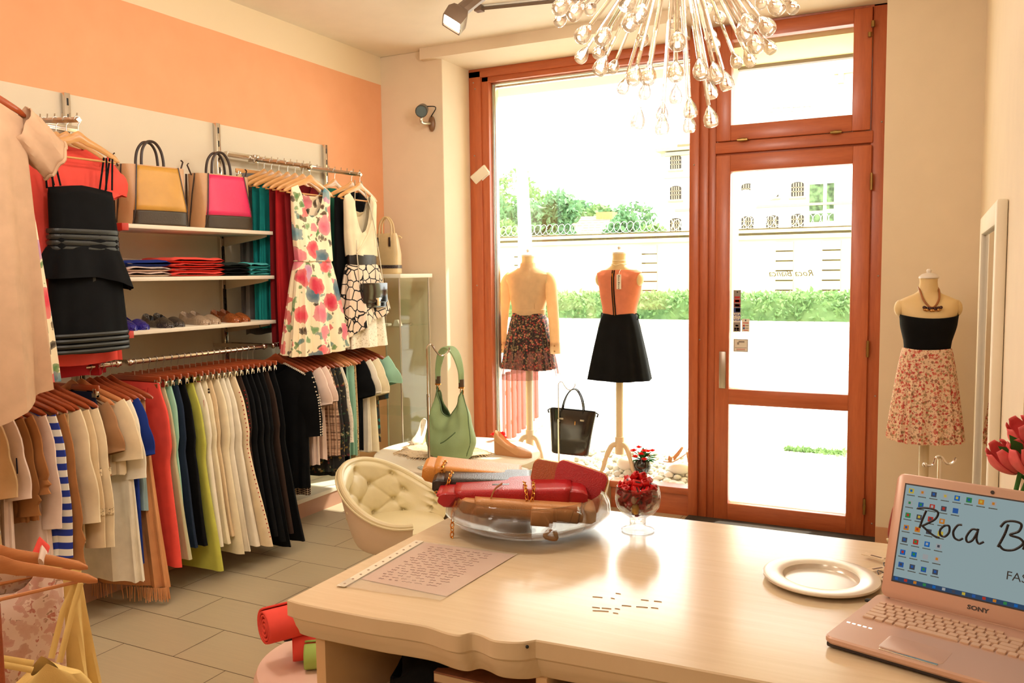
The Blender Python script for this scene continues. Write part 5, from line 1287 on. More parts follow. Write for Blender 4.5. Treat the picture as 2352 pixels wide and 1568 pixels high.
for sd in (-1, 1):
    mb = MB(); mb.tube([(sd*.126, 0, BH+.015), (sd*.126, 0, BH+.07)], .018, 12); mb.build('strap_end', leather('leather_snake_brown', (84, 62, 40), .5), hb)
    mb = MB(); mb.tube([(sd*.126, 0, BH+.012), (sd*.126, 0, BH+.022)], .020, 12); mb.tube([(sd*.13+.016*math.cos(a), .0, BH-.008+.022*math.sin(a)) for a in [2*PI*j/16 for j in range(16)]], .003, 6, closed=True); mb.build('ring', M_gold, hb)
# wedge shoes on the podium
M_nude = leather('leather_nude', (206, 150, 104), .4); M_white_l = leather('leather_white', (236, 226, 206), .4)
def wedge(label, loc, rz, up, wedge_m, heel=.075, group=None, scale=1.0, peep=True):
    t = thing('wedge_shoe', label, 'shoe', loc, rz, group); t.scale = (scale,)*3
    L = .245
    def lift(x): 
        s = x/L+.5; return heel*max(0, 1-s/.68)**1.15 if s < .68 else 0
    mb = shoe_mb(L, .038, .058, .045); mb.v = [(x, y, z+.012+lift(x)) for x, y, z in mb.v]; mb.build('upper', up, t)
    mb = MB(); rings = []
    for k in range(21):
        s = k/20; x = (s-.5)*L; w_ = .036*lin_interp(s, [(0, .55), (.08, .8), (.3, .78), (.55, .92), (.75, 1.0), (.9, .78), (.97, .45), (1, .12)])
        zt = lift(x)+.014; rings.append([(x, -w_, 0), (x, w_, 0), (x, w_, zt), (x, -w_, zt)])
    mb.loft(rings); mb.build('wedge_sole', wedge_m, t)
    return t
p = P(1172, 1050, 'z', PZ); wedge('beige glittering wedge shoe at the right of the round podium', p+V(0, .05, .001), R(-4), M_nude, leather('cork', (190, 130, 84), .6), .075, scale=1.12)
p = P(958, 1022, 'z', PZ); wedge('white and brown wedge mule at the left of the round podium', p+V(-.02, .06, .001), R(-75), M_white_l, M_nude, .085, scale=1.05)
# red silk flowers behind the wedge
def blossom(mb, c, r, seed, n=5, mi=0):
    rg = random.Random(seed)
    for ly in range(2):
        for k in range(n):
            a = 2*PI*k/n+ly*.6+rg.uniform(-.2, .2); el = .35+ly*.6; d = V(math.cos(a)*math.cos(el), math.sin(a)*math.cos(el), math.sin(el)); s = d.cross(V(0, 0, 1)).normalized(); rr_ = r*(1-.25*ly)
            c_ = Vector(c); mb.add([c_, c_+d*rr_*.55+s*rr_*.42, c_+d*rr_+V(0, 0, rr_*.1), c_+d*rr_*.55-s*rr_*.42], [(0, 1, 2, 3)], mi)
mb = MB(); p = P(1150, 1003, 'z', PZ+.03)
for k in range(9): blossom(mb, (p.x+rnd.uniform(-.06, .05), p.y+rnd.uniform(-.04, .04), PZ+.015+rnd.uniform(0, .03)), .03, k)
o = mb.build('silk_flowers', cloth('petal_red', (226, 44, 40)), smooth=False, solid=.001); tag(o, 'red silk flowers at the back of the podium behind the beige wedge', 'flowers')

# ================================================================== shop window display floor
LZ = -.085
def LF(y): return -.082+(y-6.175)*.25
M_peb = [paint('pebble_white', (242, 238, 228), .7, .04), paint('pebble_grey', (230, 226, 214), .7, .06)]
protos = []
for k in range(5):
    rg = random.Random(k); mb = MB(); sc = (rg.uniform(.9, 1.2), rg.uniform(.7, 1.0), rg.uniform(.5, .75)); f = rg.random()*6
    mb.ball((0, 0, 0), 1, 7); mb.v = [(x*sc[0]*(1+.12*math.sin(3*y+f)), y*sc[1]*(1+.1*math.sin(2*z+f)), z*sc[2]*(1+.12*math.sin(3*x+f))) for x, y, z in mb.v]
    me = mb.build('pebble', M_peb[k % 2]); protos.append(me.data); bpy.data.objects.remove(me)
rg = random.Random(44); placed = []; n_p = 0
tries = 0
while n_p < 170 and tries < 9000:
    tries += 1
    x = rg.uniform(-2.70, -1.63); y = rg.uniform(6.23, 6.76); r_ = rg.uniform(.021, .042)
    if any((x-a)**2+(y-b)**2 < ((r_+c)*.82)**2 for a, b, c in placed): continue
    placed.append((x, y, r_)); o = bpy.data.objects.new('pebble', protos[rg.randrange(5)]); COL.objects.link(o)
    o.location = (x, y, LF(y)+r_*.58); o.rotation_euler = (rg.uniform(-.25, .25), rg.uniform(-.25, .25), rg.random()*6.28); o.scale = (r_, r_, r_)
    tag(o, 'white pebble on the floor of the shop window display', 'pebble', 'pebbles of the window display'); n_p += 1
SY = 6.45
def bigstone(label, u, v, r, y, sc=(1, .8, .8)):
    p = P(u, v, 'y', y); mb = MB(); mb.ball((0, 0, 0), r, 10, sc=sc); mb.v = [(x*(1+.06*math.sin(z*30)), y_, z*(1+.05*math.sin(x*25))) for x, y_, z in mb.v]
    o = mb.build('display_stone', M_peb[0]); o.location = (p.x, y, LF(y)+r*sc[2]*.95+.012); tag(o, label, 'stone'); return o
bigstone('large pale rounded stone left of the potted red flowers', 1441, 1062, .085, 6.42, (1.05, .85, .72))
st2 = bigstone('large pale stone under the nude high-heeled shoe', 1560, 1085, .075, 6.45, (1.2, .9, .6))
# potted red flowers
p = P(1476, 1062, 'y', 6.38)
t = thing('potted_flowers', 'glossy black pot of red flowers with dark leaves among the pebbles', 'potted plant', (p.x, 6.38, LF(6.38)+.02))
mb = MB(); mb.lathe([(.035, 0), (.058, .03), (.066, .065), (.058, .105), (.046, .122), (.040, .122), (.040, .10)], n=30); mb.build('pot', leather('pot_glaze', (20, 20, 20), .08, 50, .1, .6, 0.0), t)
rg = random.Random(5); mb = MB()
for k in range(26):
    a = rg.random()*6.28; el = rg.uniform(.05, 1.1); L_ = rg.uniform(.09, .15); d = V(math.cos(a)*math.cos(el), math.sin(a)*math.cos(el)*.8, math.sin(el)); s = d.cross(V(0, 0, 1)).normalized(); b0 = V(0, 0, .11)
    pts = [b0, b0+d*L_*.35+s*.014, b0+d*L_*.7+s*.012-V(0, 0, .004), b0+d*L_-V(0, 0, .022), b0+d*L_*.7-s*.012-V(0, 0, .004), b0+d*L_*.35-s*.014]; mb.add(pts, [(0, 1, 2, 3, 4, 5)])
mb.build('leaves', leafmat('plant_leaf_dark', (22, 66, 28), (40, 110, 44)), t, smooth=False)
for k in range(11):
    a = k*2.4; r_ = .02+.075*math.sqrt(k/11); mb = MB(); blossom(mb, (r_*math.cos(a), r_*.7*math.sin(a)-.02, .19+.03*math.sin(k*1.7)-r_*.35), .034, k+3); mb.build('flower', cloth('petal_red', (0, 0, 0)), t, smooth=False)
# nude high heel on its stone
t = thing('high_heel_shoe', 'nude high-heeled strappy shoe on a stone in the window', 'shoe', (st2.location.x-.02, st2.location.y-.02, LF(st2.location.y)+.105), R(200))
mb = MB(); rings = []
for k in range(15):
    s = k/14; x = -.10+.20*s; w_ = lin_interp(s, [(0, .022), (.4, .024), (.75, .034), (.95, .022), (1, .006)]); z = .085*max(0, 1-s/.66)**1.3+.008
    rings.append([(x, -w_, z), (x, w_, z), (x, w_, z+.007), (x, -w_, z+.007)])
mb.loft(rings); mb.build('sole', M_nude, t)
mb = MB(); mb.tube([(-.088, 0, .09), (-.096, 0, .0)], [.012, .004], 8); mb.build('heel', M_nude, t)
mb = MB(); mb.tube(spline([(.05, -.032, .012), (.045, -.02, .05), (.04, .02, .05), (.05, .032, .012)], 6), .012, 8, flat=.3); mb.tube(spline([(.02, -.028, .03), (-.02, -.03, .08), (-.05, 0, .125), (-.02, .03, .08), (.02, .028, .03)], 6), .008, 8, flat=.35); mb.tube(spline([(-.1, -.015, .10), (-.112, 0, .155), (-.1, .015, .10)], 6), .01, 8, flat=.4); mb.build('straps', M_nude, t)
# black tote on its stand
ty = 6.33; q = P(1294, 1072, 'y', ty)
sh = P(1303, 884, 'y', ty).z-LF(ty-.09)
bag_stand('thin chrome bag stand among the pebbles carrying the black tote', (q.x, ty-.09, LF(ty-.09)+.012), sh, (.8, .6, 0), r=.0045)
p = P(1310, 1043, 'y', ty)
t = thing('tote_bag', 'black patent tote bag hanging in the shop window', 'handbag', (p.x, ty, P(1310, 1041, 'y', ty).z), R(14), rot=(0, R(4), R(14)))
mb = MB(); TH = P(1310, 940, 'y', ty).z-t.location.z
def tr_(z, w_, d_): return [(math.copysign(abs(math.cos(a))**.4, math.cos(a))*w_, math.copysign(abs(math.sin(a))**.5, math.sin(a))*d_, z) for a in [2*PI*k/40 for k in range(40)]]
mb.loft([tr_(0, .148, .06), tr_(.01, .155, .066), tr_(TH*.5, .172, .06), tr_(TH*.9, .19, .042), tr_(TH, .193, .036), tr_(TH-.004, .186, .030), tr_(TH-.05, .18, .028)]); mb.build('body', M_pat, t)
for dy in (-.034, .034):
    mb = MB(); mb.tube(spline([(-.085, dy, TH-.07), (-.085, dy, TH+.02), (-.06, dy*.8, TH+.11), (-.02, dy*.5, TH+.165), (.02, dy*.5, TH+.165), (.06, dy*.8, TH+.11), (.085, dy, TH+.02), (.085, dy, TH-.07)], 6), .0065, 8); mb.build('handle', M_pat, t)
for sx in (-.085, .085):
    mb = MB(); mb.box((sx, -.048, TH-.075), (.034, .008, .014), bev=.002); mb.build('buckle', M_silver, t)
for sx in (-1, 1):
    mb = MB(); mb.tube([(sx*.19, 0, TH-.01), (sx*.208, 0, TH-.02), (sx*.20, 0, TH-.045)], .007, 8); mb.build('side_loop', M_pat, t)
mb = MB(); mb.box((-.10, -.058, TH-.13), (.01, .006, .045)); mb.box((.03, -.058, TH-.10), (.004, .004, .03)); mb.build('zip_pull', M_gold, t)

# ================================================================== glass showcase left of the window
scx, scy = -3.73, 5.36; ztop = P(905, 629, 'y', 5.16).z
t = thing('glass_showcase', 'glass display case with white top in the corner behind the dresses', 'showcase', (scx, scy, 0))
mb = MB(); mb.box2((-.22, -.22, ztop-.03), (.235, .22, ztop), bev=.004); mb.build('top', M_white, t)
mb = MB(); mb.box2((-.2, -.2, 0), (.21, .2, .12), bev=.004); mb.build('base', M_white, t)
M_gs = glassmat('showcase_glass', (251, 254, 252), gain=.2)
for k, (a, b) in enumerate((((-.2, -.2), (.21, -.194)), ((.204, -.2), (.21, .2)), ((-.2, .194), (.21, .2)), ((-.2, -.2), (-.194, .2)))):
    mb = MB(); mb.box2((a[0], a[1], .12), (b[0], b[1], ztop-.03)); mb.build('glass_panel', M_gs, t, smooth=False)
for (x, y) in ((-.2, -.2), (.21, -.2), (.21, .2), (-.2, .2)):
    mb = MB(); mb.tube([(x, y, .1), (x, y, ztop-.03)], .007, 8); mb.build('post', M_alu, t)
for z in (.55, P(905, 752, 'y', 5.16).z):
    mb = MB(); mb.box2((-.19, -.19, z), (.2, .19, z+.006)); mb.build('glass_shelf', M_gs, t, smooth=False)
zsh = P(905, 752, 'y', 5.16).z+.006
for k, (dx, dy) in enumerate(((-.08, -.1), (.03, -.12), (.12, -.1), (.10, .05))):
    t2 = thing('jewellery_piece', ['bracelet at the left on the showcase shelf', 'ring cushion in the middle of the showcase shelf', 'white card stand at the right of the showcase shelf', 'bracelet at the back of the showcase shelf'][k], 'jewellery', (scx+dx, scy+dy, zsh), 0, 'jewellery in the showcase')
    mb = MB()
    if k in (0, 3): mb.tube([(.035*math.cos(a), .03*math.sin(a), .006) for a in [2*PI*j/20 for j in range(20)]], .005, 6, closed=True); mb.build('band', M_silver, t2)
    elif k == 1: mb.box((0, 0, .01), (.07, .05, .018), bev=.006); mb.build('cushion', M_white, t2)
    else: mb.prism([(-.03, 0), (.03, 0), (.03, .003), (.012, .045), (-.012, .045), (-.03, .003)], (-.02, .02)); mb.build('card', M_white, t2, smooth=False)
# cream handbag on the showcase
M_cr = leather('leather_cream', (216, 190, 142), .4)
hy_ = scy-.10; p = P(890, 624, 'y', hy_)
t = thing('handbag', 'cream handbag with a glittering band on top of the glass showcase', 'handbag', (p.x+.0, hy_, ztop), R(6))
mb = MB(); HH = P(890, 536, 'y', hy_).z-ztop
mb.loft([tr_(0, .10, .05), tr_(.008, .106, .055), tr_(HH*.5, .108, .05), tr_(HH*.93, .088, .032), tr_(HH, .080, .022), tr_(HH-.003, .076, .018)]); mb.build('body', M_cr, t)
mb = MB(); mb.loft([[(x*1.02, y*1.03, z) for x, y, z in tr_(zz, .107, .055)] for zz in (.042, .066)], cap=False); mb.build('glitter_band', glit('glitter_band', (60, 50, 50), (220, 200, 190)), t)
for dy in (-.022, .022):
    mb = MB(); mb.tube(spline([(-.05, dy*1.2-.012, HH-.06), (-.052, dy, HH), (-.045, dy*.8, HH+.07), (-.015, dy*.7, HH+.115), (.015, dy*.7, HH+.115), (.045, dy*.8, HH+.07), (.052, dy, HH), (.05, dy*1.2-.012, HH-.06)], 6), .0075, 8); mb.build('handle', M_cr, t)
for sx in (-.05, .05):
    mb = MB(); mb.box((sx, -.05, HH-.065), (.018, .006, .07), bev=.003); mb.build('handle_tab', M_ldark, t)
mb = MB(); mb.box((-.075, -.062, HH-.12), (.03, .002, .085)); q = mb.build('price_tag', paint('tag_white', (0, 0, 0)), t, smooth=False)
tb = text_mb('Roca Bianca', .016, shear=.3); tb.build('lettering', C_black, q, smooth=False, rot=(R(90), R(90), 0), loc=(-.08, -.064, HH-.12))
mb = MB(); mb.tube([(.10, .0, HH-.02), (.125, 0, HH-.035)], .006, 8); mb.build('side_tab', M_cr, t)

# ================================================================== wall lamp and floodlight
p = P(990, 285, 'y', 5.67); M_anth = paint('anthracite', (74, 72, 66), .35, .05)
t = thing('wall_spotlight', 'small dark grey wall spotlight on the pier left of the window', 'wall lamp', (p.x, 5.67, p.z))
mb = MB(); mb.ball((.015, -.012, .0), .055, 8, sc=(.55, .35, 1.1)); mb.build('wall_plate', paint('lamp_bronze', (130, 96, 66), .35), t)
mb = MB(); mb.tube(spline([(.012, -.02, 0.0), (-.01, -.10, -.005), (-.01, -.125, .01), (-.005, -.12, .05)], 5), .012, 8); mb.build('arm', M_steel, t)
mb = MB(); hd = V(-.005, -.115, .088); ax = V(.35, -.75, -.30).normalized()
mb.tube([hd-ax*.055, hd-ax*.045, hd+ax*.05, hd+ax*.055], [.030, .043, .047, .047], 18); mb.build('lamp_head', M_anth, t)
mb = MB(); mb.tube([hd+ax*.056, hd+ax*.058], [.040, .040], 18); mb.build('lens', paint('lens_blue_grey', (96, 112, 116), .15), t)
mb = MB(); mb.tube(spline([hd-ax*.04+V(.03, 0, .02), hd+V(.09, .05, .02), V(.02, -.03, .05)], 6), .004, 6); mb.build('cable', M_black, t)
p = P(1088, 400, 'x', -3.42)
t = thing('floodlight', 'white rectangular floodlight on the window reveal', 'wall lamp', (-3.43, p.y, p.z), 0)
mb = MB(); mb.box((.03, 0, 0), (.06, .03, .03), bev=.005); mb.build('bracket', M_white, t)
Mx = Matrix.Translation((.085, 0, .0)) @ Matrix.Rotation(R(-35), 4, 'Y') @ Matrix.Rotation(R(20), 4, 'X') @ Matrix.Scale(1.35, 4)
mb = MB(); mb.box((0, 0, 0), (.115, .10, .06), M=Mx, bev=.008); mb.build('housing', M_white, t)
mb = MB(); mb.box((.0, 0, -.033), (.10, .085, .008), M=Mx, bev=.002); mb.build('lens', paint('lens_white', (240, 236, 226), .1), t)
# ================================================================== sales table
TZ = .88
def table_mat():
    t = newmat('table_lacquer'); vec = t.coord((1.5, 22, 1)); n = t.noise(vec, 2.5, 5, .6)
    colr = t.ramp(n, [(.3, (222, 198, 162)), (.7, (230, 208, 174))])
    t.bsdf(colr, .20, 0, t.bump(t.noise(t.coord((3, 120, 1)), 2, 3), .03, .001), Coat_Weight=.25, Coat_Roughness=.12); return t.m
M_table = table_mat(); M_tside = paint('table_side', (222, 184, 138), .45, .03)
tb_ = thing('sales_table', 'cream lacquered sales table with wavy moulded front edge', 'table', (-.55, 1.9, 0))
fx = [(-1.278, 1.405), (-1.22, 1.400), (-1.05, 1.405), (-.985, 1.412), (-.92, 1.416), (-.865, 1.406), (-.835, 1.408), (-.818, 1.428), (-.795, 1.426), (-.765, 1.416), (-.735, 1.420), (-.708, 1.432), (-.688, 1.452)]
front = [Vector((x, y, 0)) for x, y in fx]
f2 = spline(front, 4)+[V(-.6, 1.457, 0), V(-.45, 1.464, 0), V(-.25, 1.470, 0), V(-.05, 1.474, 0), V(.15, 1.474, 0), V(.30, 1.474, 0)]
outline = [V(-1.278, 2.36, 0), V(-1.278, 1.9, 0)]+f2+[V(.31, 1.9, 0), V(.31, 2.375, 0), V(-.5, 2.372, 0)]
ctr = V(-.5, 1.9, 0)
def inset(pts, d):
    out = []; n = len(pts)
    for i, p in enumerate(pts):
        a, b = pts[i-1], pts[(i+1) % n]; t_ = (b-a).normalized(); nm = V(-t_.y, t_.x, 0)
        if nm.dot(ctr-p) < 0: nm = -nm
        lf = p.x < -1.27; rt = p.x > .305; bk = p.y > 2.3; fr_ = p.y < 1.5
        out.append(p+V(d if lf else -d if rt else 0, -d if bk else d if fr_ else 0, 0))
    return out
mb = MB(); rings = []
for d, z in ((.0025, TZ), (0, TZ-.003), (0, TZ-.036), (.004, TZ-.040), (.008, TZ-.043), (.010, TZ-.052), (.014, TZ-.062), (.022, TZ-.074), (.026, TZ-.084), (.030, TZ-.088)):
    rings.append([tuple(p+V(0, 0, z)-tb_.location) for p in inset(outline, d)])
mb.loft(rings, True, True); mb.build('table_top', M_table, tb_, ang=28)
def tpart(n, a, b, m=M_tside):
    mb = MB(); mb.box2(Vector(a)-tb_.location, Vector(b)-tb_.location, bev=.002); return mb.build(n, m, tb_)
tpart('side_panel', (-1.235, 1.445, 0), (-1.208, 2.33, .793)); tpart('back_panel', (-1.208, 2.30, 0), (.28, 2.33, .793)); tpart('divider', (-.70, 1.475, 0), (-.675, 2.30, .793)); tpart('side_panel', (.255, 1.49, 0), (.28, 2.30, .793)); tpart('shelf', (-1.208, 1.46, .56), (-.70, 2.30, .58)); tpart('shelf', (-.675, 1.48, .56), (.255, 2.30, .58)); tpart('drawer_front', (-.66, 1.478, .60), (.24, 1.496, .775))
mb = MB()
for (u0, u1, v) in ((1361, 1384, 1370), (1403, 1412, 1373), (1414, 1426, 1362), (1472, 1490, 1377), (1502, 1520, 1380), (1360, 1378, 1394), (1382, 1404, 1396), (1412, 1424, 1397), (1428, 1450, 1390), (1461, 1488, 1393), (1495, 1512, 1395), (1361, 1398, 1402), (1408, 1420, 1407)):
    a = P(u0, v, 'z', TZ+.0004)-tb_.location; b = P(u1, v+2, 'z', TZ+.0004)-tb_.location; mb.tube([a, (a+b)/2+V(0, .0008, 0), b], .0012, 4, flat=.2)
mb.build('scuff_marks', paint('scuff', (176, 146, 108), .6), tb_)
mb = MB(); a = P(1211, 1485, 'y', 1.435); mb.ball(a-tb_.location, .0035, 6); mb.build('screw_hole', M_black, tb_)
# things stowed under the table
mb = MB()
def lump(u, v):
    a = 2*PI*u; r = (1-abs(2*v-1)**3)**.5
    return (-.99+.12*(2*v-1)+.015*math.sin(a*3), 1.62+.13*math.cos(a)*r, .585+max(0, .085+.09*math.sin(a)*r+.016*math.sin(a*4+v*9)))
mb.grid(lump, 40, 18, closed_u=True); o = mb.build('folded_cloth', C_black); tag(o, 'crumpled black cloth stowed under the table top', 'cloth')
for k in range(6):
    mb = MB(); mb.box((0, 0, 0), (.23, .28, .025)); mb.box((0, -.001, 0), (.226, .282, .017), mi=1); o = mb.build('magazine', [paint('magazine_brown', (146, 92, 66), .5, .2, scale=40), paint('paper_edge', (206, 176, 140), .8)], smooth=False)
    o.location = (-.845, 1.645, .594+k*.0262); o.rotation_euler = (0, 0, rnd.uniform(-.10, .10)); tag(o, 'brownish magazine lying in the pile under the table top', 'magazine', 'magazines under the table')
# ---- plastic sleeve with a written sheet
z = TZ+.001
c4 = [P(u, v, 'z', z) for u, v in ((772, 1347), (1012, 1381), (1190, 1272), (955, 1242))]
sl = thing('plastic_sleeve', 'clear punched plastic sleeve with a handwritten sheet on the table', 'document', c4[0])
o_ = Vector(c4[0])
def quad(cs, dz, th=.0006): 
    mb = MB(); mb.loft([[tuple(c-o_+V(0, 0, dz)) for c in cs], [tuple(c-o_+V(0, 0, dz+th)) for c in cs]], True, True); return mb
e1 = (c4[1]-c4[0]); e2 = (c4[3]-c4[0])
def uvp(a, b): return c4[0]+e1*a+e2*b+(c4[2]-c4[0]-e1-e2)*a*b
M_paper = paint('paper_pinkish', (222, 186, 168), .7, .02)
quad([uvp(.10, .17), uvp(.985, .085), uvp(.995, .97), uvp(.10, .985)], .0004).build('sheet', M_paper, sl, smooth=False)
mb = MB(); rg = random.Random(4)
for k in range(17):
    b = .90-k*.043; x = .2+rg.uniform(0, .06)
    while x < .80:
        w_ = rg.uniform(.03, .10); pts = [uvp(x+w_*j/7, b+.006*math.sin(j*2.1+k)+.003*rg.uniform(-1, 1))-o_+V(0, 0, .0026) for j in range(8)]; mb.tube(pts, .0005, 4, flat=.3); x += w_+rg.uniform(.02, .05)
    
mb.build('handwriting', paint('ink', (160, 126, 122), .6), sl)
t_ = newmat('clear_film'); tr0 = t_.n('ShaderNodeBsdfTransparent'); gl0 = t_.n('ShaderNodeBsdfGlossy'); gl0.inputs['Roughness'].default_value = .12; mx0 = t_.n('ShaderNodeMixShader'); mx0.inputs[0].default_value = .22
df0 = t_.n('ShaderNodeBsdfDiffuse'); df0.inputs[0].default_value = lin((240, 232, 218)); mx1 = t_.n('ShaderNodeMixShader'); mx1.inputs[0].default_value = .26  # white diffuse share stands in for light reflected off the film
t_.l(tr0.outputs[0], mx1.inputs[1]); t_.l(df0.outputs[0], mx1.inputs[2]); mx0.inputs[0].default_value = .10
t_.l(mx1.outputs[0], mx0.inputs[1]); t_.l(gl0.outputs[0], mx0.inputs[2]); t_.l(mx0.outputs[0], t_.out.inputs[0])
mb = MB()
def film(u, v): 
    q = uvp(u, v)-o_; return (q.x, q.y, .002+.0018*max(0, math.sin(u*9+v*13))*(1-v)**2+.0004*math.sin(v*30))
mb.grid(film, 24, 24); mb.build('film', t_.m, sl)
mb = MB(); st = []
quad([uvp(0, 0), uvp(.085, 0), uvp(.085, 1), uvp(0, 1)], .0022).build('punched_strip', paint('strip_white', (236, 224, 200), .4), sl, smooth=False)
mb = MB()
for k in range(11):
    q = uvp(.042, .05+.09*k)-o_; mb.tube([q+V(0, 0, .0028), q+V(0, 0, .0032)], .0032, 10)
mb.build('punch_holes', paint('hole_shade', (150, 120, 92), .6), sl)
# ---- glass bowl with purses
bc = P(1213, 1210, 'z', TZ); bc.z = TZ
M_rg = realglass('clear_glass', (252, 250, 246), 1.42); halfclear(M_rg, .5)
t = thing('glass_bowl', 'wide low glass bowl filled with purses on the table', 'bowl', bc)
prof = [(a*1.12, b*1.08) for a, b in [(.0005, .002), (.09, .002), (.13, .006), (.185, .026), (.209, .050), (.206, .075), (.19, .098), (.186, .102), (.184, .0995), (.201, .074), (.204, .050), (.181, .030), (.128, .0115), (.09, .0075), (.0005, .0075)]]
mb = MB(); mb.lathe(prof, n=72, cap=False); mb.build('bowl', M_rg, t)
def fold_purse(name, label, u, v, dy, L, H, D, rz, roll, m, parts=True, pitch=0, tagc=None, group='purses in the glass bowl', cat='purse'):
    p = P(u, v, 'y', bc.y+dy); t = thing(name, label, cat, p, 0, group, rot=(R(pitch), R(roll), R(rz)))
    def fn(a_, s):   # soft slab: section in y-z, along x
        a = a_*2*PI; q = 2*s-1; e = (1-abs(q)**10)**.2
        y = math.copysign(abs(math.cos(a))**.42, math.cos(a))*D/2*(.96+.04*e); zz = math.copysign(abs(math.sin(a))**.3, math.sin(a))*H/2*(.55+.45*e)*(1-.2*math.cos(a)*abs(math.cos(a)))
        return (q*L/2, y, zz+.004*math.sin(q*4))
    mb = MB(); mb.grid(fn, 28, 30, closed_u=True); mb.loft([[fn(k/28, 0) for k in range(28)], [Vector(fn(k/28, 0))*.2+Vector((-L/2*.8, 0, 0)) for k in range(28)]], cap=True); mb.loft([[fn(k/28, 1) for k in range(28)], [Vector(fn(k/28, 1))*.2+Vector((L/2*.8, 0, 0)) for k in range(28)]], cap=True)
    mb.build('body', m, t)
    def flap(a_, s):
        x = lerp(-L*.40, L*.40, a_)*(1-.12*s**3); th = lerp(.15*PI, 1.22*PI, s)
        return (x, math.copysign(abs(math.cos(th))**.42, math.cos(th))*D*.52, math.copysign(abs(math.sin(th))**.3, math.sin(th))*H*.535*(1-.2*math.cos(th)*abs(math.cos(th)))+.002)
    return t, flap
M_camel = leather('leather_camel', (206, 146, 92), .4); M_redl = leather('leather_red', (176, 22, 30), .32, 300); M_blackl = leather('leather_black_brown', (46, 34, 28), .32); M_must = leather('leather_mustard', (214, 140, 56), .4); M_cognac = leather('leather_cognac', (172, 84, 42), .35)
def chain(t, pts, r=.0065, wire=.0016, m=M_gold):
    q = spline(pts, 6); mb = MB(); acc = 0; last = q[0]; k = 0
    for i in range(1, len(q)):
        d = (q[i]-last).length
        if d < r*1.5: continue
        c = (q[i]+last)/2; ax = (q[i]-last).normalized(); s = ax.orthogonal().normalized(); s2 = ax.cross(s); nn = s if k % 2 else s2
        mb.tube([c+ax*r*1.15*math.cos(a)+nn*r*.75*math.sin(a) for a in [2*PI*j/10 for j in range(10)]], wire, 5, closed=True); last = q[i]; k += 1
    mb.build('chain', m, t)
t, fl = fold_purse('clutch', 'light camel folded clutch at the bottom of the glass bowl', 1214, 1154, -.01, .37, .044, .20, 24, 4, M_camel)
mb = MB(); mb.grid(fl, 16, 18); mb.build('flap', M_camel, t, solid=.004); mb = MB(); mb.tube([fl(k/16, 1) for k in range(17)], .003, 6); mb.tube([fl(1, k/12) for k in range(13)], .003, 6); mb.build('piping', M_ldark, t)
mb = MB(); mb.box((.04, -.112, -.005), (.06, .02, .05), bev=.004); mb.build('strap_tab', M_camel, t)
mb = MB(); mb.tube([(.04, -.125, .01), (.065, -.13, -.03)], .004, 6, flat=.4); mb.tube(spline([(.065, -.13, -.03), (.05, -.135, -.05), (.08, -.135, -.055), (.075, -.13, -.035)], 5), .006, 8); mb.build('bow', M_nude, t)
mb = MB(); mb.box((.15, -.11, -.05), (.09, .004, .022), M=Matrix.Rotation(R(28), 4, 'Y'), bev=.001); mb.build('wrist_strap', M_camel, t)
t, fl = fold_purse('clutch', 'red leather clutch with gold chain lying across the bowl', 1180, 1128, -.005, .41, .046, .18, 25, -1, M_redl)
mb = MB(); mb.grid(fl, 16, 18); mb.build('flap', M_redl, t, solid=.004)
mb = MB(); mb.box((-.20, 0, -.004), (.02, .15, .014), bev=.005); mb.box((-.2, 0, .014), (.024, .16, .012), bev=.005); mb.build('folded_edge', M_redl, t)
mb = MB(); mb.tube(spline([(-.03, -.05, .036), (-.05, -.100, .030), (-.075, -.112, -.020), (-.12, -.110, -.018), (-.14, -.108, -.004)], 6), .0035, 6, flat=.4); mb.build('ribbon', M_nude, t)
mb = MB(); mb.box((-.035, -.03, .026), (.05, .02, .006), bev=.002); mb.build('clasp', M_ldark, t)
chain(t, [(.03, -.03, .034), (.035, -.080, .036), (.038, -.108, .020), (.042, -.112, -.022), (.055, -.110, .010), (.058, -.08, .036), (.055, -.03, .034)])
chain(t, [(-.145, -.09, .006), (-.16, -.105, -.02), (-.166, -.11, -.05), (-.168, -.112, -.085), (-.17, -.112, -.108)], .0075)
t, fl = fold_purse('clutch', 'black brown clutch with gold chain above the red one', 1122, 1107, .05, .32, .046, .17, 27, 3, M_blackl)
mb = MB(); mb.grid(fl, 16, 18); mb.build('flap', M_blackl, t, solid=.004); chain(t, [(-.105, -.03, .034), (-.11, -.080, .034), (-.115, -.098, .008), (-.135, -.098, -.012), (-.152, -.092, -.010)])
t, fl = fold_purse('clutch', 'mustard yellow clutch at the back left of the bowl', 1098, 1088, .11, .33, .050, .16, 27, 7, M_must)
mb = MB(); mb.grid(fl, 16, 18); mb.build('flap', M_must, t, solid=.004); chain(t, [(-.10, -.02, .036), (-.106, -.075, .036), (-.11, -.093, .006), (-.128, -.092, -.014)])
def wallet(label, u, v, dy, L, H, rz, roll, m, zm):
    p = P(u, v, 'y', bc.y+dy); t = thing('zip_wallet', label, 'wallet', p, 0, 'purses in the glass bowl', rot=(R(-14), R(roll), R(rz)))
    for sy in (-1, 1):
        mb = MB(); pts = []
        for (cx_, cz_, a0) in ((L/2-.02, H/2-.02, 0), (-L/2+.02, H/2-.02, 90), (-L/2+.02, -H/2+.02, 180), (L/2-.02, -H/2+.02, 270)):
            for k in range(0, 91, 18): pts.append((cx_+.02*math.cos(R(a0+k)), cz_+.02*math.sin(R(a0+k))))
        mb.loft([[(x*s, yy*sy, z*s) for x, z in pts] for s, yy in ((.985, .003), (1, .004), (1, .013), (.985, .015), (.9, .016))], True, True); mb.build('cover', m, t)
    mb = MB(); mb.tube([(x*.985, 0, z*.985) for x, z in pts], .0035, 6, closed=True); mb.build('zip', zm, t)
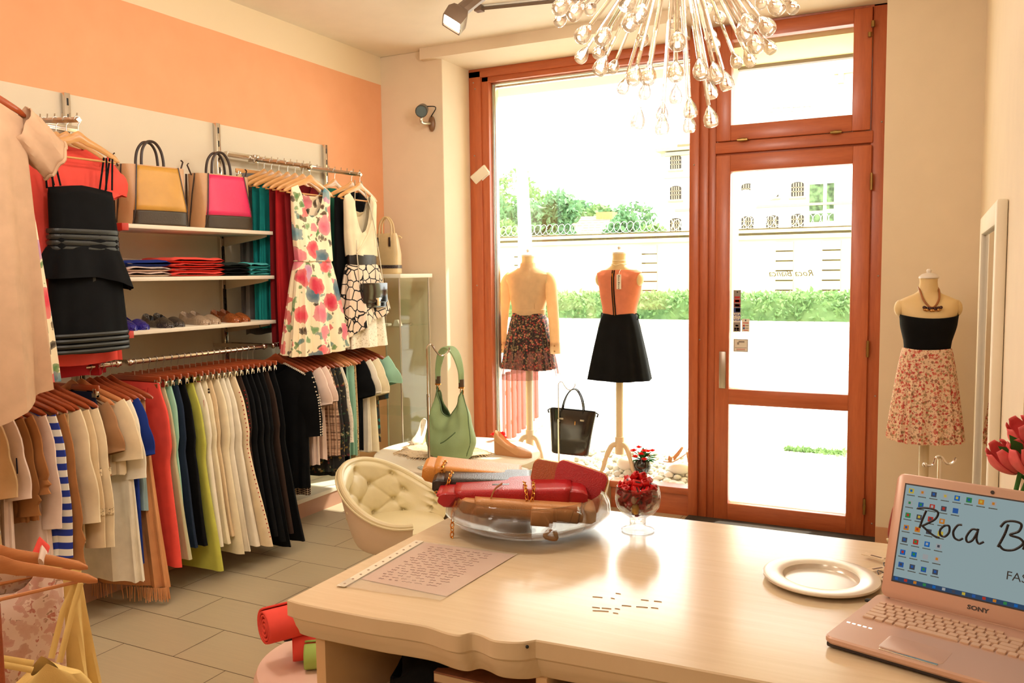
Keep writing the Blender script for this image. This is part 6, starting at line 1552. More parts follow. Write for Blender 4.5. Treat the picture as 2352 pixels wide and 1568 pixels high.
wallet('cognac brown zip wallet standing at the back of the bowl', 1280, 1103, .075, .150, .10, 18, 10, M_cognac, M_gold)
wallet('red zip wallet standing at the right of the bowl', 1328, 1118, .085, .150, .12, 10, 16, M_redl, M_gold)
# ---- goblet of sweets
gc = P(1465, 1218, 'z', TZ); gc.z = TZ
t = thing('glass_goblet', 'footed glass goblet full of red sweets on the table', 'goblet', gc)
prof = [(.0005, .001), (.044, .001), (.046, .004), (.040, .007), (.026, .011), (.0225, .016), (.0225, .034), (.026, .040), (.045, .052), (.058, .068), (.063, .088), (.062, .108), (.058, .126), (.0565, .1265), (.0555, .125), (.0595, .107), (.0605, .088), (.0555, .070), (.043, .0555), (.02, .047), (.0005, .045)]
mb = MB(); mb.lathe(prof, n=56, cap=False); mb.build('goblet', M_rg, t)
M_sw = paint('sweet_red', (206, 26, 30), .3, .1); M_swt = paint('sweet_print', (60, 16, 18), .5); M_swg = paint('sweet_gold', (220, 176, 90), .3)
def sweet_proto(m):
    r = bpy.data.objects.new('wrapped_sweet', None); COL.objects.link(r); r.empty_display_size = .01
    mb = MB(); mb.box((0, 0, 0), (.029, .021, .018), bev=.003); b = mb.build('wrapper', m, r)
    mb = MB()
    for sx in (-1, 1): mb.loft([[(sx*.012, .004*math.cos(a), .004*math.sin(a)) for a in [2*PI*k/10 for k in range(10)]], [(sx*.020, .008*math.cos(a), (.003+.003*(k % 2))*math.sin(a)) for k, a in enumerate([2*PI*k/10 for k in range(10)])]], True, False)
    mb.build('twist', m, r, solid=.0004)
    mb = MB(); mb.box((0, -.0107, 0), (.016, .0006, .005)); mb.box((0, 0, .0092), (.016, .005, .0006)); mb.build('print', M_swt, r, smooth=False)
    return r
sp = sweet_proto(M_sw); rg = random.Random(9); first = True
spots = []
for layer, (z_, r_, n_) in enumerate(((.066, .024, 4), (.084, .040, 8), (.103, .042, 9), (.121, .040, 9), (.138, .026, 6), (.152, .010, 2))):
    for k in range(n_): a = 2*PI*k/n_+layer*.7; spots.append((r_*math.cos(a), r_*math.sin(a), z_))
for i, (x, y, z_) in enumerate(spots):
    loc = gc+V(x, y, z_); rot = (rg.uniform(-.9, .9), rg.uniform(-.9, .9), rg.random()*6.28)
    if first: sp.location = loc; sp.rotation_euler = rot; o = sp; first = False
    else: o = dup(sp, loc, rot)
    tag(o, 'red wrapped sweet piled in the glass goblet', 'sweet', 'red sweets in the goblet')
for k, (x, y, z_, r_, c_, lb) in enumerate(((.008, -.046, .074, .0135, (226, 170, 70), 'yellow egg-shaped sweet near the bottom of the goblet'), (.006, -.052, .100, .009, (232, 190, 160), 'pale round sweet against the front of the goblet'))):
    mb = MB(); mb.ball((0, 0, 0), r_, 10, sc=(.85, .85, 1.15)); o = mb.build('round_sweet', paint('sweet_%d' % k, c_, .3)); o.location = gc+V(x, y, z_); tag(o, lb, 'sweet')
# ---- charger plate
pc = P(1885, 1335, 'z', TZ); pc.z = TZ
mb = MB(); mb.lathe([(.0005, .003), (.078, .003), (.082, .008), (.084, .013), (.088, .0145), (.122, .017), (.128, .016), (.129, .013), (.127, .010), (.10, .006), (.08, .0), (.0005, .0)], n=80, cap=False)
o = mb.build('charger_plate', paint('plate_silver_white', (226, 216, 200), .22, .01, metal=.35)); o.location = pc; tag(o, 'round pale silver charger plate on the table beside the laptop', 'plate')
# ---- price tags on strings
for k, (u, v, rz, L_) in enumerate(((2008, 1277, -25, .055), (2012, 1306, 48, .06), (2030, 1325, 75, .05), (1998, 1322, 40, .05))):
    p = P(u, v, 'z', TZ+.012-.002*k); t = thing('price_tag', ['uppermost paper price tag beside the laptop', 'long paper price tag below the uppermost one', 'paper price tag half behind the laptop screen', 'lowest paper price tag by the rim of the plate'][k], 'tag', p, R(rz), 'price tags on the table')
    mb = MB(); mb.box((0, 0, 0), (L_, .022, .0012)); mb.build('card', paint('tag_beige', (216, 190, 156), .7), t, smooth=False)
    mb = MB(); mb.box((.005, 0, .0008), (L_*.5, .006, .0004)); mb.build('print', paint('tag_print', (110, 80, 60), .7), t, smooth=False)
    mb = MB(); mb.tube(spline([(L_*.45, 0, .001), (L_*.6, .012, .006), (L_*.75, -.004, .004), (L_*.9, .016, -.002)], 6), .0012, 5); mb.build('string', M_ldark if k % 2 else paint('string_pale', (220, 200, 170), .8), t)
# ================================================================== laptop
M_lap = paint('laptop_pink_silver', (206, 168, 148), .32, .02, metal=.25); M_key = paint('key_cream', (214, 178, 150), .4, .02); M_lapd = paint('laptop_underside', (40, 30, 30), .5)
lp = thing('laptop', 'open pinkish silver laptop showing its desktop on the table', 'laptop', P(1890, 1486, 'z', TZ), R(-16.5))
LW, LD = .370, .285
lp.location.z = TZ
mb = MB(); mb.box2((0.004, .004, .002), (LW-.004, LD-.01, .013), bev=.004); mb.build('bottom_shell', M_lapd, lp)
mb = MB()
def rr(x0, y0, x1, y1, r, z): 
    out = []
    for (cx_, cy_, a0) in ((x1-r, y1-r, 0), (x0+r, y1-r, 90), (x0+r, y0+r, 180), (x1-r, y0+r, 270)):
        for k in range(0, 91, 15): out.append((cx_+r*math.cos(R(a0+k)), cy_+r*math.sin(R(a0+k)), z))
    return out
mb.loft([rr(.003, .003, LW-.003, LD-.003, .014, .010), rr(0, 0, LW, LD, .016, .014), rr(0, 0, LW, LD, .016, .021), rr(.003, .003, LW-.003, LD-.003, .015, .024)]); mb.build('palm_rest', M_lap, lp)
mb = MB(); mb.loft([rr(.095, .018, .205, .085, .008, .0241), rr(.096, .019, .204, .084, .008, .0245)]); mb.build('touchpad', paint('touchpad', (198, 160, 140), .35), lp)
mb = MB(); mb.box2((.10, .008, .0236), (.20, .016, .0252), bev=.001); mb.build('pad_button', M_chrome, lp)
mb = MB()
for k in range(5): mb.box2((.010+k*.0105, .088, .024), (.016+k*.0105, .092, .0246))
mb.build('status_leds', lamp_mat('led_white', (255, 250, 240), 3.0), lp, smooth=False)
me_k = None
rows = [(.228, [.0155]*15, .011), (.211, [.0185]*13+[.029], .0145), (.1935, [.027]+[.0185]*12+[.022], .0145), (.176, [.032]+[.0185]*11+[.034], .0145), (.1585, [.042]+[.0185]*10+[.042], .0145), (.141, [.0235, .0185, .0185, .0235, .094, .0185, .0185, .0235, .0185, .0185], .0145)]
for (yy, ws, hh) in rows:
    x = .022
    for w_ in ws:
        if me_k is None:
            mb = MB(); mb.loft([rr(-.5, -.5, .5, .5, .12, 0), rr(-.5, -.5, .5, .5, .12, .6), rr(-.46, -.46, .46, .46, .12, 1)]); ko = mb.build('key', M_key, lp); me_k = ko.data
        else: ko = bpy.data.objects.new('key', me_k); COL.objects.link(ko); ko.parent = lp
        ko.location = (x+w_/2, yy, .024); ko.scale = (w_-.003, hh, .0035); x += w_
    # numeric block
    if yy < .22:
        for j in range(4):
            if x+.0185*j+.02 < LW-.012:
                ko = bpy.data.objects.new('key', me_k); COL.objects.link(ko); ko.parent = lp; ko.location = (x+.008+.0175*j, yy, .024); ko.scale = (.0145, hh, .0035)
# lid
TILT = R(20); LH = .262
def lidM(): return Matrix.Translation((0.012, LD-.018, .028)) @ Matrix.Rotation(PI/2-TILT, 4, 'X')
LM = lidM()   # lid-local: x right, y up the lid, z towards the viewer... (+z faces the keyboard side)
mb = MB(); mb.loft([rr(0, 0, LW-.006, LH, .016, -.010), rr(-.001, -.001, LW-.005, LH+.001, .016, -.006), rr(-.001, -.001, LW-.005, LH+.001, .016, .0), rr(.002, .002, LW-.008, LH-.002, .014, .002)]); mb.v = [tuple(LM @ Vector(p)) for p in mb.v]; lid = mb.build('lid', M_lap, lp)
def lidpart(name, mb, mats, smooth=False): mb.v = [tuple(LM @ Vector(p)) for p in mb.v]; return mb.build(name, mats, lid, smooth=smooth)
SX0, SX1, SYb, SYt = .020, LW-.026, .036, LH-.022
M_scr = lamp_mat('screen_glow', (176, 198, 200), .62); M_ink = paint('screen_dark', (20, 22, 30), .4)
mb = MB(); mb.box2((SX0-.003, SYb-.003, .0018), (SX1+.003, SYt+.003, .0024)); lidpart('bezel', mb, paint('bezel_dark', (44, 30, 30), .4))
mb = MB(); mb.box2((SX0, SYb, .0022), (SX1, SYt, .0028)); lidpart('screen', mb, M_scr)
def spx(u, v):   # photo pixel -> lid plane coordinates
    Mw = Matrix.Translation(lp.location) @ Matrix.Rotation(R(-16.5), 4, 'Z') @ LM; Mi = Mw.inverted()
    d = CR*((u-CX)/FPX) - CU*((v-CY)/FPX) + CF; a = Mi @ Vector((0, 0, EYE)); b = Mi.to_3x3() @ d; t__ = (.0032-a.z)/b.z; return a+b*t__
mb = MB()
def stroke(pts, w_): mb.tube([Vector((p.x, p.y, .0031)) for p in spline([spx(u, v) for u, v in pts], 6)], w_, 5, flat=.08, up=(0, 0, 1)) if False else mb.tube([Vector((p.x, p.y, .0031)) for p in spline([spx(u, v) for u, v in pts], 6)], w_, 6)
stroke([(2107, 1167), (2125, 1166), (2145, 1170), (2155, 1178), (2148, 1192), (2130, 1202), (2117, 1208)], .0024); stroke([(2128, 1172), (2120, 1190), (2112, 1212)], .0024); stroke([(2117, 1206), (2130, 1218), (2145, 1230), (2158, 1235)], .0024)
stroke([(2170, 1206), (2160, 1216), (2160, 1228), (2170, 1232), (2180, 1222), (2180, 1208), (2170, 1206)], .0024)
stroke([(2210, 1205), (2200, 1206), (2190, 1220), (2192, 1234), (2202, 1240), (2212, 1236)], .0024)
stroke([(2244, 1216), (2232, 1216), (2220, 1232), (2222, 1244), (2234, 1240), (2246, 1220)], .0024); stroke([(2247, 1214), (2243, 1236), (2248, 1248), (2260, 1244)], .0024)
stroke([(2298, 1210), (2310, 1198), (2330, 1197), (2346, 1204), (2340, 1220), (2320, 1228), (2342, 1236), (2350, 1248), (2330, 1262), (2306, 1262), (2294, 1250)], .0026); stroke([(2316, 1204), (2308, 1226), (2292, 1256)], .0026)
stroke([(2350, 1262), (2358, 1240), (2356, 1262), (2366, 1262)], .0024); stroke([(2380, 1240), (2372, 1252), (2376, 1262), (2386, 1256), (2388, 1244), (2390, 1262)], .0024)
lidpart('screen_script', mb, M_ink, True)
mb = text_mb('FASHION', .0235); q = spx(2308, 1306)
for i, (x, y, z) in enumerate(mb.v): mb.v[i] = (x+q.x+.052, y+q.y-.019, .0031)
lidpart('screen_text', mb, M_ink)
cols_ = [(60, 110, 190), (220, 70, 50), (240, 150, 50), (70, 160, 90), (40, 120, 210), (200, 200, 200), (90, 90, 100), (240, 210, 80)]
icm = [lamp_mat('icon_%d' % i, c, .55) for i, c in enumerate(cols_)]; icl = paint('icon_caption', (70, 90, 100), .5)
mb = MB(); rg = random.Random(12)
def icon(x, y):
    mi = rg.randrange(8); s = .0052; mb.box2((x-s, y-s, .0027), (x+s, y+s, .0030), mi); mb.box2((x-s*.5, y-s*.4, .0029), (x+s*.4, y+s*.6, .0032), rg.randrange(8)); mb.box2((x-.008, y-.0105, .0027), (x+.008, y-.0085, .0030), 8)
dxI, dyI = .0225, .0262
for r_, n_ in enumerate((8, 5, 4, 4, 4, 4, 4)):
    for k in range(n_): icon(SX0+.012+k*dxI, SYt-.012-r_*dyI)
for k in range(3): icon(SX1-.02, SYt-.015-k*.03)
lidpart('desktop_icons', mb, icm+[icl])
mb = MB(); mb.box2((SX0, SYb, .0027), (SX1, SYb+.009, .0030), 8)
for k in range(13): mb.box2((SX0+.004+k*.0185, SYb+.002, .0029), (SX0+.010+k*.0185, SYb+.0075, .0032), k % 8)
lidpart('taskbar', mb, icm+[lamp_mat('taskbar_blue', (70, 96, 130), .5)])
mb = text_mb('SONY', .0115, bold=.0005)
for i, (x, y, z) in enumerate(mb.v): mb.v[i] = (x*1.25+LW/2, y+.014, .0026)
lidpart('maker_name', mb, paint('lettering_dark', (60, 44, 40), .4))
mb = MB(); mb.tube([(LW/2, LH-.011, .001), (LW/2, LH-.011, .0030)], .0038, 16); lidpart('webcam', mb, paint('webcam_dark', (40, 26, 30), .2))
mb = MB(); mb.tube([(.03, LD-.008, .022), (LW-.03, LD-.008, .022)], .010, 12); mb.build('hinge', M_lap, lp)
mb = MB(); mb.box2((-.018, LD-.03, .008), (.002, LD-.018, .014), bev=.002); o = mb.build('usb_plug', M_black, lp)
# ================================================================== chandelier
M_drop = realglass('lamp_glass', (255, 250, 244), 1.42)
halfclear(M_drop, .72)
cc = P(1555, -205, 'y', 2.18)
ch = thing('chandelier', 'chandelier of radiating clear glass rods ending in drops', 'chandelier', cc)
mb = MB(); mb.ball((0, 0, 0), .055, 10); mb.tube([(0, 0, .04), (0, 0, 3.30-cc.z)], .008, 10); mb.lathe([(.0005, 3.312-cc.z), (.06, 3.312-cc.z), (.055, 3.285-cc.z), (.0005, 3.28-cc.z)], n=30, cap=False); mb.build('hub', M_chrome, ch)
for k in range(6):
    a = k*PI/3; mb = MB(); mb.ball((.075*math.cos(a), .075*math.sin(a), -.03), .012, 7); mb.build('bulb', lamp_mat('bulb_warm', (255, 216, 160), 14.0) if k == 0 else bpy.data.materials['bulb_warm'], ch)
zoomed = [(190, 50), (185, 165), (310, 100), (440, 70), (375, 290), (370, 465), (550, 300), (510, 440), (530, 560), (635, 565), (785, 180), (720, 735), (810, 650), (885, 330), (935, 630), (900, 790), (845, 1020), (1050, 965), (1050, 1070), (1150, 180), (1165, 600), (1165, 810), (1180, 340), (1210, 90), (1290, 955), (1280, 1070), (1380, 610), (1460, 290), (1465, 1010), (1465, 770), (1510, 640), (1540, 140), (1600, 710), (1685, 525), (1745, 260), (1800, 510), (1850, 380), (1960, 390), (1945, 225), (1890, 20), (2020, 50), (2160, 60), (760, 5), (1490, 370), (1790, 190), (270, 20), (860, 110), (1430, 60)]
dirs = []
for i, (X, Y_) in enumerate(zoomed):
    u, v = 1240+X/3.734, Y_/3.734
    d = (CR*((u-CX)/FPX)-CU*((v-CY)/FPX)+CF).normalized(); o_ = Vector((0, 0, EYE)); tca = (cc-o_).dot(d); near = o_+d*tca; h_ = (near-cc).length
    r_ = max(.50+.05*math.sin(i*2.3), h_*1.02); dt = math.sqrt(max(0, r_*r_-h_*h_))
    dirs.append(o_+d*(tca+(dt if i % 2 else -dt))-cc)
rg = random.Random(2)
for k in range(34):
    z_ = rg.uniform(-.1, .95); a = k*2.399; s = math.sqrt(1-z_*z_); dirs.append(Vector((s*math.cos(a), s*math.sin(a), z_))*rg.uniform(.46, .54))
drop = [(.0002, .034), (.0045, .028), (.010, .019), (.0165, .006), (.0188, -.004), (.0182, -.014), (.0145, -.021), (.0002, -.023)]
base_me = {}
for i, d in enumerate(dirs):
    L_ = d.length; key = round(L_, 2)
    if key not in base_me:
        mb = MB(); mb.lathe([(.0054, 0), (.0050, -(key-.032))], n=8, cap=True); r = mb.build('glass_rod', M_drop, ch); mb = MB(); mb.lathe([(a, b-key) for a, b in drop], n=16, cap=False); q = mb.build('glass_drop', M_drop, r); base_me[key] = (r.data, q.data)
    else:
        r = bpy.data.objects.new('glass_rod', base_me[key][0]); COL.objects.link(r); r.parent = ch; q = bpy.data.objects.new('glass_drop', base_me[key][1]); COL.objects.link(q); q.parent = r
    r.rotation_mode = 'QUATERNION'; r.rotation_quaternion = Vector((0, 0, -1)).rotation_difference(d.normalized())
# ================================================================== ceiling spot on its bar
M_grey = paint('lamp_grey', (120, 100, 84), .35, .03, metal=.4)
hp_ = P(1052, 45, 'z', 3.10); jt = P(1062, 22, 'z', 3.17)
t = thing('track_spotlight', 'grey square ceiling spotlight, lit, at the top of the picture', 'spotlight', jt)
ax = (-CR*.50-CU*.80-CF*.25).normalized(); sx = (CR*.8-CU*.5).normalized(); sx = (sx-ax*sx.dot(ax)).normalized(); sy = ax.cross(sx)
def sq(c, w_, h_): return [tuple(c+sx*a*w_+sy*b*h_) for a, b in ((-1, -1), (-.5, -1.04), (.5, -1.04), (1, -1), (1.04, -.5), (1.04, .5), (1, 1), (.5, 1.04), (-.5, 1.04), (-1, 1), (-1.04, .5), (-1.04, -.5))]
k_ = .0026*hp_.length/2.6
o_ = V(0, 0, 0)
mb = MB(); mb.loft([sq(o_, .026, .026), sq(o_+ax*.02, .048, .048), sq(o_+ax*.06, .064, .062), sq(o_+ax*.125, .060, .058), sq(o_+ax*.122, .055, .053), sq(o_+ax*.06, .052, .05)], True, False); mb.build('lamp_head', M_grey, t, ang=30)
mb = MB(); mb.loft([sq(o_+ax*.112, .054, .052), sq(o_+ax*.113, .054, .052)]); mb.build('lamp_lens', lamp_mat('spot_lens', (255, 240, 214), 9.0), t)
bd_ = (P(1115, -20, 'z', 3.29)-jt)
mb = MB(); mb.tube([-bd_.normalized()*.005, bd_*.96], .04, 8, flat=.8); mb.build('lamp_body', M_grey, t)
t2 = thing('ceiling_bar', 'thin ceiling bar running from the grey spotlight towards the chandelier', 'bar', P(1108, 18, 'z', 3.30))
mb = MB(); a = P(1100, 20, 'z', 3.30)-t2.location; b = P(1420, -12, 'z', 3.30)-t2.location; mb.tube([a, b], .012, 4, flat=1.2); mb.build('bar', M_grey, t2)
mb = MB(); mb.box(a*.9, (.05, .05, .036)); mb.build('bracket', M_grey, t2)
# ================================================================== tufted tub chair
M_tuft = leather('leather_ivory', (222, 208, 166), .36, 300, .03, .1, .1); M_outer = leather('leather_ivory_back', (226, 204, 178), .4, 300, .03)
tc = thing('tub_chair', 'ivory tufted tub chair between the table and the clothes wall', 'chair', (-2.30, 3.34, 0), R(2))
PH = R(134)
def rimz(q): return .672-.215*(.5-.5*math.cos(min(1, abs(q)*1.05)*PI))**1.1
def rimr(q): return .285
btn = []
for row, (s_, n_) in enumerate(((.86, 5), (.60, 6), (.34, 5), (.10, 6))):
    for k in range(n_): btn.append(((-1+(2*k+1)/n_)*.90, s_))
segs = [(a, b) for a in btn for b in btn if a[1] > b[1] and abs(a[1]-b[1]) < .3 and abs(a[0]-b[0]) < .26]
def segd(q, s, a, b):
    ax_, ay, bx_, by_ = a[0]*PH*.26, a[1]*.30, b[0]*PH*.26, b[1]*.30; x, y = q*PH*.26, s*.30
    dx, dy = bx_-ax_, by_-ay; t = max(0, min(1, ((x-ax_)*dx+(y-ay)*dy)/(dx*dx+dy*dy))); return (x-ax_-t*dx)**2+(y-ay-t*dy)**2
def inner(u, v):
    q = 2*u-1; s = v; a = q*PH; zb = .37; z = lerp(zb, rimz(q), s)
    r = lerp(.215, .275, s**.7)
    dmin = min(((q-bq)*PH*.26)**2+((s-bs)*.30)**2 for bq, bs in btn); cr = min(segd(q, s, c, d) for c, d in segs)
    dep = .024*math.exp(-dmin/(2*.012**2))+.010*math.exp(-dmin/(2*.035**2))+.007*math.exp(-math.sqrt(cr)/.008)
    r2 = r-.026+dep*(1 if .03 < s < .97 else 0)+.020*max(0, (s-.9)/.1)**2
    return (-r2*math.cos(a), r2*math.sin(a)*1.04, z)
mb = MB(); mb.grid(inner, 220, 64); mb.build('tufted_back', M_tuft, tc, ang=80)
def outer(u, v):
    q = 2*u-1; a = q*PH; z = lerp(.30, rimz(q), v); r = lerp(.20, .292, v**.6); return (-r*math.cos(a), r*math.sin(a)*1.04, z)
mb = MB(); mb.grid(outer, 70, 20); mb.build('outer_shell', M_outer, tc)
mb = MB(); mb.tube([(-.279*math.cos((2*k/70-1)*PH), .279*1.04*math.sin((2*k/70-1)*PH), rimz(2*k/70-1)+.002) for k in range(71)], .016, 10); mb.build('rim_roll', M_tuft, tc)
mb = MB(); mb.tube([(-.299*math.cos((2*k/70-1)*PH), .299*1.04*math.sin((2*k/70-1)*PH), rimz(2*k/70-1)-.004) for k in range(71)], .005, 6); mb.build('piping', M_tuft, tc)
for bq, bs in btn:
    p = Vector(inner((bq+1)/2, bs)); mb = MB(); nrm = V(-p.x, -p.y, 0).normalized(); mb.ball(p+nrm*.004, .0115, 7, sc=(.8, .8, 1)); mb.build('button', M_tuft, tc)
mb = MB(); mb.lathe([(.0005, .34), (.20, .34), (.222, .355), (.225, .38), (.21, .398), (.12, .406), (.0005, .408)], n=44, cap=False); mb.build('seat_cushion', M_tuft, tc)
mb = MB(); mb.lathe([(.0005, .30), (.205, .30), (.215, .335), (.2, .34)], n=44, cap=False); mb.build('seat_shell', M_outer, tc)
mb = MB(); mb.tube([(0, 0, .02), (0, 0, .30)], .028, 16); mb.lathe([(.0005, 0), (.22, 0), (.22, .008), (.06, .022), (.0005, .03)], n=44, cap=False); mb.build('pedestal', M_chrome, tc)
# ================================================================== mirror on the right wall
t = thing('wall_mirror', 'tall white-framed mirror on the right wall', 'mirror', (.214, 4.1, 1.0), 0)
ya, yb = 3.42-4.1, 4.68-4.1; zt_ = P(2300, 455, 'x', .19).z-1.0; zb_ = -.85
for n_, a, b in (('frame_stile', (-.036, yb-.085, zb_), (0, yb, zt_)), ('frame_stile', (-.036, ya, zb_), (0, ya+.085, zt_)), ('frame_rail', (-.036, ya+.08, zt_-.085), (0, yb-.08, zt_)), ('frame_rail', (-.036, ya+.08, zb_), (0, yb-.08, zb_+.085))):
    mb = MB(); mb.box2(a, b, bev=.008); mb.build(n_, M_white, t)
mb = MB(); mb.box2((-.018, ya+.07, zb_+.07), (-.008, yb-.07, zt_-.07)); mb.build('mirror_glass', metal('mirror_silver', (236, 238, 232), .01), t, smooth=False)
# ================================================================== red chair, bag stand, tulips at the right
t = thing('red_chair', 'red leather chair back just showing left of the laptop', 'chair', (P(2090, 1200, 'y', 3.9).x, 3.9, -.0), 0)
M_rc = leather('leather_brick', (150, 48, 40), .35)
zc = P(2045, 1140, 'y', 3.9).z; zl = P(2045, 1240, 'y', 3.9).z; xl = P(2037, 1210, 'y', 3.9).x-t.location.x
mb = MB(); pts = []
for k in range(25):
    s = k/24; pts.append((s, lin_interp(s, [(0, .90), (.1, .98), (.35, .92), (.65, .80), (.85, .62), (1, .35)])))
mb.loft([[(xl*w_*math.cos(a), .03*math.sin(a)+.03*(w_-.8), lerp(zl, zc+.02, s)) for a in [2*PI*k/20 for k in range(20)]] for s, w_ in pts]); mb.build('backrest', M_rc, t)
mb = MB(); mb.box((0, -.22, zl-.06), (.42, .42, .07), bev=.03); mb.build('seat', M_rc, t)
for sx_ in (-1, 1):
    for sy_ in (-.40, -.03):
        mb = MB(); mb.tube([(sx_*.17, sy_, 0), (sx_*.17, sy_, zl-.08)], .014, 8); mb.build('leg', M_chrome, t)
p0 = P(2150, 1062, 'y', 3.2)
t = thing('bag_stand', 'chrome bag stand hook rising behind the laptop screen', 'bag stand', (p0.x, 3.2, 0))
w2 = lambda u, v: P(u, v, 'y', 3.2)-t.location
mb = MB(); mb.tube(spline([w2(2124, 1067), w2(2135, 1069), w2(2144, 1065), w2(2150, 1050), w2(2162, 1049), w2(2172, 1062), w2(2182, 1065), w2(2192, 1058), w2(2195, 1051)], 6), .0045, 8); mb.ball(w2(2124, 1067), .008, 6); mb.build('hook', M_chrome, t)
mb = MB(); q = w2(2158, 1052); mb.tube([(q.x, q.y, .01), q], .006, 8); mb.lathe([(.0005, 0), (.09, 0), (.09, .006), (.0005, .012)], c=(q.x, q.y, 0), n=30, cap=False); mb.build('stand', M_chrome, t)
t = thing('tulip_vase', 'glass vase of pink tulips behind the laptop at the right edge', 'flowers', (.155, 2.22, TZ))
mb = MB(); mb.lathe([(.0005, 0), (.04, 0), (.042, .004), (.036, .09), (.046, .17), (.0445, .17), (.034, .09), (.04, .008), (.0005, .008)], n=32, cap=False); mb.build('vase', M_rg, t)
M_tul = paint('tulip_pink', (238, 106, 108), .5, .12, scale=30); M_stem = leafmat('tulip_leaf', (54, 116, 50), (86, 150, 70))
def tulip(u, v, du, dv, dy, size, seed):
    p = P(u, v, 'y', 2.22+dy)-t.location; tip = P(u+du, v+dv, 'y', 2.20+dy)-t.location; ax = (tip-p).normalized(); s = ax.orthogonal().normalized(); s2 = ax.cross(s)
    mb = MB()
    for k in range(6):
        a0 = 2*PI*k/6; rr_ = size*(.36 if k % 2 else .32)
        def fn(a_, b_): 
            aa = a0+(a_-.5)*1.35*(1-.55*b_**2.2); r = rr_*math.sin(min(1, .12+b_*.95)*PI*.72)**.8*1.15; q = p+ax*size*(b_*1.0)+(s*math.cos(aa)+s2*math.sin(aa))*r; return tuple(q)
        mb.grid(fn, 6, 10)
    mb.build('tulip_head', M_tul, t, solid=.0012)
    mb = MB(); mb.tube(spline([V(0, 0, .02), V(p.x*.2, p.y*.2, .15), p-ax*.06, p], 6), .004, 8); mb.build('stem', M_stem, t)
tulip(2335, 1082, -34, -40, 0, .080, 1); tulip(2362, 1085, -14, -50, -.03, .075, 2); tulip(2372, 1030, -24, -40, .03, .08, 3); tulip(2395, 1100, 20, -50, 0, .07, 4)
mb = MB()
for (ua, va, ub, vb) in ((2350, 1062, 2292, 1024), (2352, 1045, 2318, 998), (2360, 1100, 2400, 1000)):
    a = P(ua, va, 'y', 2.2)-t.location; b = P(ub, vb, 'y', 2.18)-t.location; m = (a+b)/2; s = (b-a).cross(CF).normalized()*.016
    mb.add([a, m+s+V(0, -.006, 0), b, m-s], [(0, 1, 2, 3)]); mb.tube([V(0, 0, .1), a], .004, 6)
mb.build('leaf', M_stem, t, smooth=False, solid=.001)
# ================================================================== pouf with rolled scarves beside the table
px, py = -1.53, 1.93
t = thing('round_stool', 'round pinkish white stool beside the table carrying rolled scarves', 'stool', (px, py, 0))
PZ2 = .47
mb = MB(); mb.lathe([(.10, 0), (.12, .02), (.10, .10), (.16, .24), (.225, .32), (.26, .40), (.268, .44), (.258, .462), (.235, PZ2-.002), (.0005, PZ2)], n=64, cap=False); mb.build('shell', paint('stool_pink_white', (234, 196, 178), .4, .02), t)
def roll(label, u, v, r, az, L_, m, seed, z=None, dy=0):
    p = P(u, v, 'z', z); t = thing('rolled_scarf', label, 'scarf', p, 0, 'rolled scarves on the stool', rot=(0, 0, az))
    mb = MB(); rg = random.Random(seed); n = 110; path = []
    for k in range(n+1):
        th = k/n*2*PI*4.2; rad = r*(.10+.90*k/n)*(1+.05*math.sin(th*2.3+seed)); path.append((math.cos(th)*rad, math.sin(th)*rad))
    rings = [[(xx, a*1.0, b) for a, b in path] for xx in (0.0, .006, L_*.5, L_)]
    rings[0] = [(0, a*.97, b*.97) for a, b in path]
    mb.loft(rings, False, False); mb.build('cloth_roll', m, t, solid=.006)
roll('big coral scarf roll at the left of the stool', 606, 1440, .054, R(62), .20, C_coral, 1, PZ2+.13)
roll('coral scarf roll in front on the stool', 672, 1484, .047, R(42), .2, C_coral, 2, PZ2+.05)
roll('black and white striped scarf roll between the coral rolls', 652, 1446, .036, R(58), .2, stripes('scarf_stripe', (60, 56, 60), (30, 28, 30), .012, .5, 'Y'), 3, PZ2+.085)
roll('light green scarf roll nearest the table', 700, 1506, .038, R(35), .2, cloth('cloth_leaf_green', (160, 186, 96)), 4, PZ2+.04)
# ================================================================== clothes rack at the lower left corner
hc = V(-2.025, 1.215, .985); haz = PI/2-R(22)
t = thing('clothes_stand', 'reddish wooden clothes stand post at the lower left edge', 'clothes stand', (-1.86, 1.02, 0))
pp = P(3, 1450, 'y', 1.02); t.location = (pp.x-.055, 1.02, 0)
mb = MB(); mb.box2((-.025, -.025, 0), (.02, .025, .93), bev=.004); mb.build('post', M_hred, t)
hd = hc+V(0, 0, .012)-t.location
mb = MB(); mb.tube([(0, 0, .92), (hd.x-.03, hd.y+.0, hd.z+.0), (hd.x-.22, hd.y+.09, hd.z)], .011, 10); mb.build('hanging_rail', M_chrome, t)
mb = MB(); mb.box2((-.2, -.04, 0), (.2, .04, .04), bev=.006); mb.box2((-.04, -.2, 0), (.04, .2, .04), bev=.006); mb.build('foot', M_hred, t)
H_big = make_hanger(M_hmid, True, .232, .105)
G4 = 'garments on the wooden clothes stand'
nrm = V(-math.cos(R(22)), math.sin(R(22)), 0)
ps = [hc+V(0, 0, .0), hc+nrm*.10+V(-.005, .01, .004), hc+nrm*.20+V(.0, -.08, .01)]
rz_ = [haz, haz+.03, haz-.10]
for k in range(3): hang(H_big, ps[k], rz_[k], ['amber wooden hanger nearest the lower left corner', 'amber wooden hanger second from the lower left corner', 'amber wooden hanger with a red strap at the lower left'][k], 'hangers on the wooden clothes stand')
t = thing('strappy_camisole', 'yellow strappy top on the nearest hanger at lower left', 'top', ps[0], rz_[0], G4)
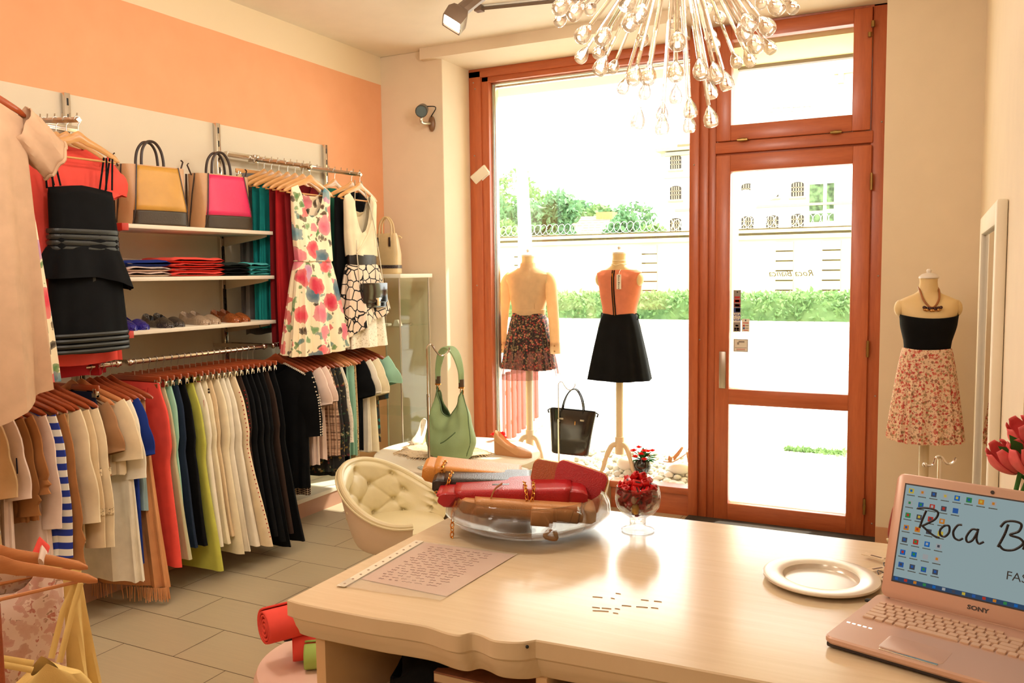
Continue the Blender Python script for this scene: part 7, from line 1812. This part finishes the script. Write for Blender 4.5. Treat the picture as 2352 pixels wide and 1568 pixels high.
mb = MB()
def yl(u, s):
    a = 2*PI*u; c, sn = math.cos(a), math.sin(a); ax_ = math.copysign(abs(c)**.7, c)
    w_ = lerp(.03, .20, s**.42); zt0 = -.335-.03*abs(ax_)**1.2
    return (ax_*w_+.09, sn*.028*(1+s)+.008*math.sin(5*a)*s-.02, lerp(zt0, -.80, s))
mb.grid(yl, 48, 16, closed_u=True); mb.build('body', C_yellow, t)
for sd, off in ((1, 0), (-1, .0)):
    mb = MB(); mb.tube([(sd*.185, -.012, -.165), (sd*.16+.0, -.02, -.23), (.09+sd*.03, -.04, -.345)], .0075, 6, flat=.35); mb.tube([(sd*.185, .02, -.165), (sd*.15, .03, -.24), (.09+sd*.02, .0, -.345)], .0075, 6, flat=.35); mb.build('strap', C_yellow, t)
t = thing('blouse', 'sheer blush floral blouse on the second hanger at lower left', 'blouse', ps[1], rz_[1], G4)
body_mb(W=.165, Wb=.15, L=.74, T=.02, Tb=.03, drop=.10, neck=.10, nf=.10, nb=.03, fold=.016, nfold=9, seed=5).build('body', C_sheerfl, t)
mb = MB(); mb.tube([(.11, -.02, -.125), (.12, -.0, -.105), (.13, .02, -.125)], .02, 8, flat=.3); mb.build('strap', C_pinkw, t)
tb = text_mb('7AK', .035); tb.build('print', C_dbrown, t, smooth=False, rot=(R(90), 0, 0), loc=(.07, -.062, -.62))
t = thing('blouse', 'pale yellow ruffled blouse behind the sheer floral one', 'blouse', ps[2]+V(.03, .10, 0), rz_[2], G4)
body_mb(W=.20, Wb=.23, L=.62, T=.03, Tb=.05, drop=.10, neck=.09, nf=.12, fold=.03, nfold=6, seed=8).build('body', C_yellow, t)
mb = MB(); mb.tube([(.09, -.02, -.135), (.105, -.0, -.105), (.12, .02, -.135)], .022, 8, flat=.3); mb.build('strap', C_coral, t)
# unused prototypes are dropped
for o in (H_red, H_nat, H_mid, H_clip, H_clipn, H_big):
    if o.name not in USED:
        for c in list(o.children): bpy.data.objects.remove(c)
        bpy.data.objects.remove(o)
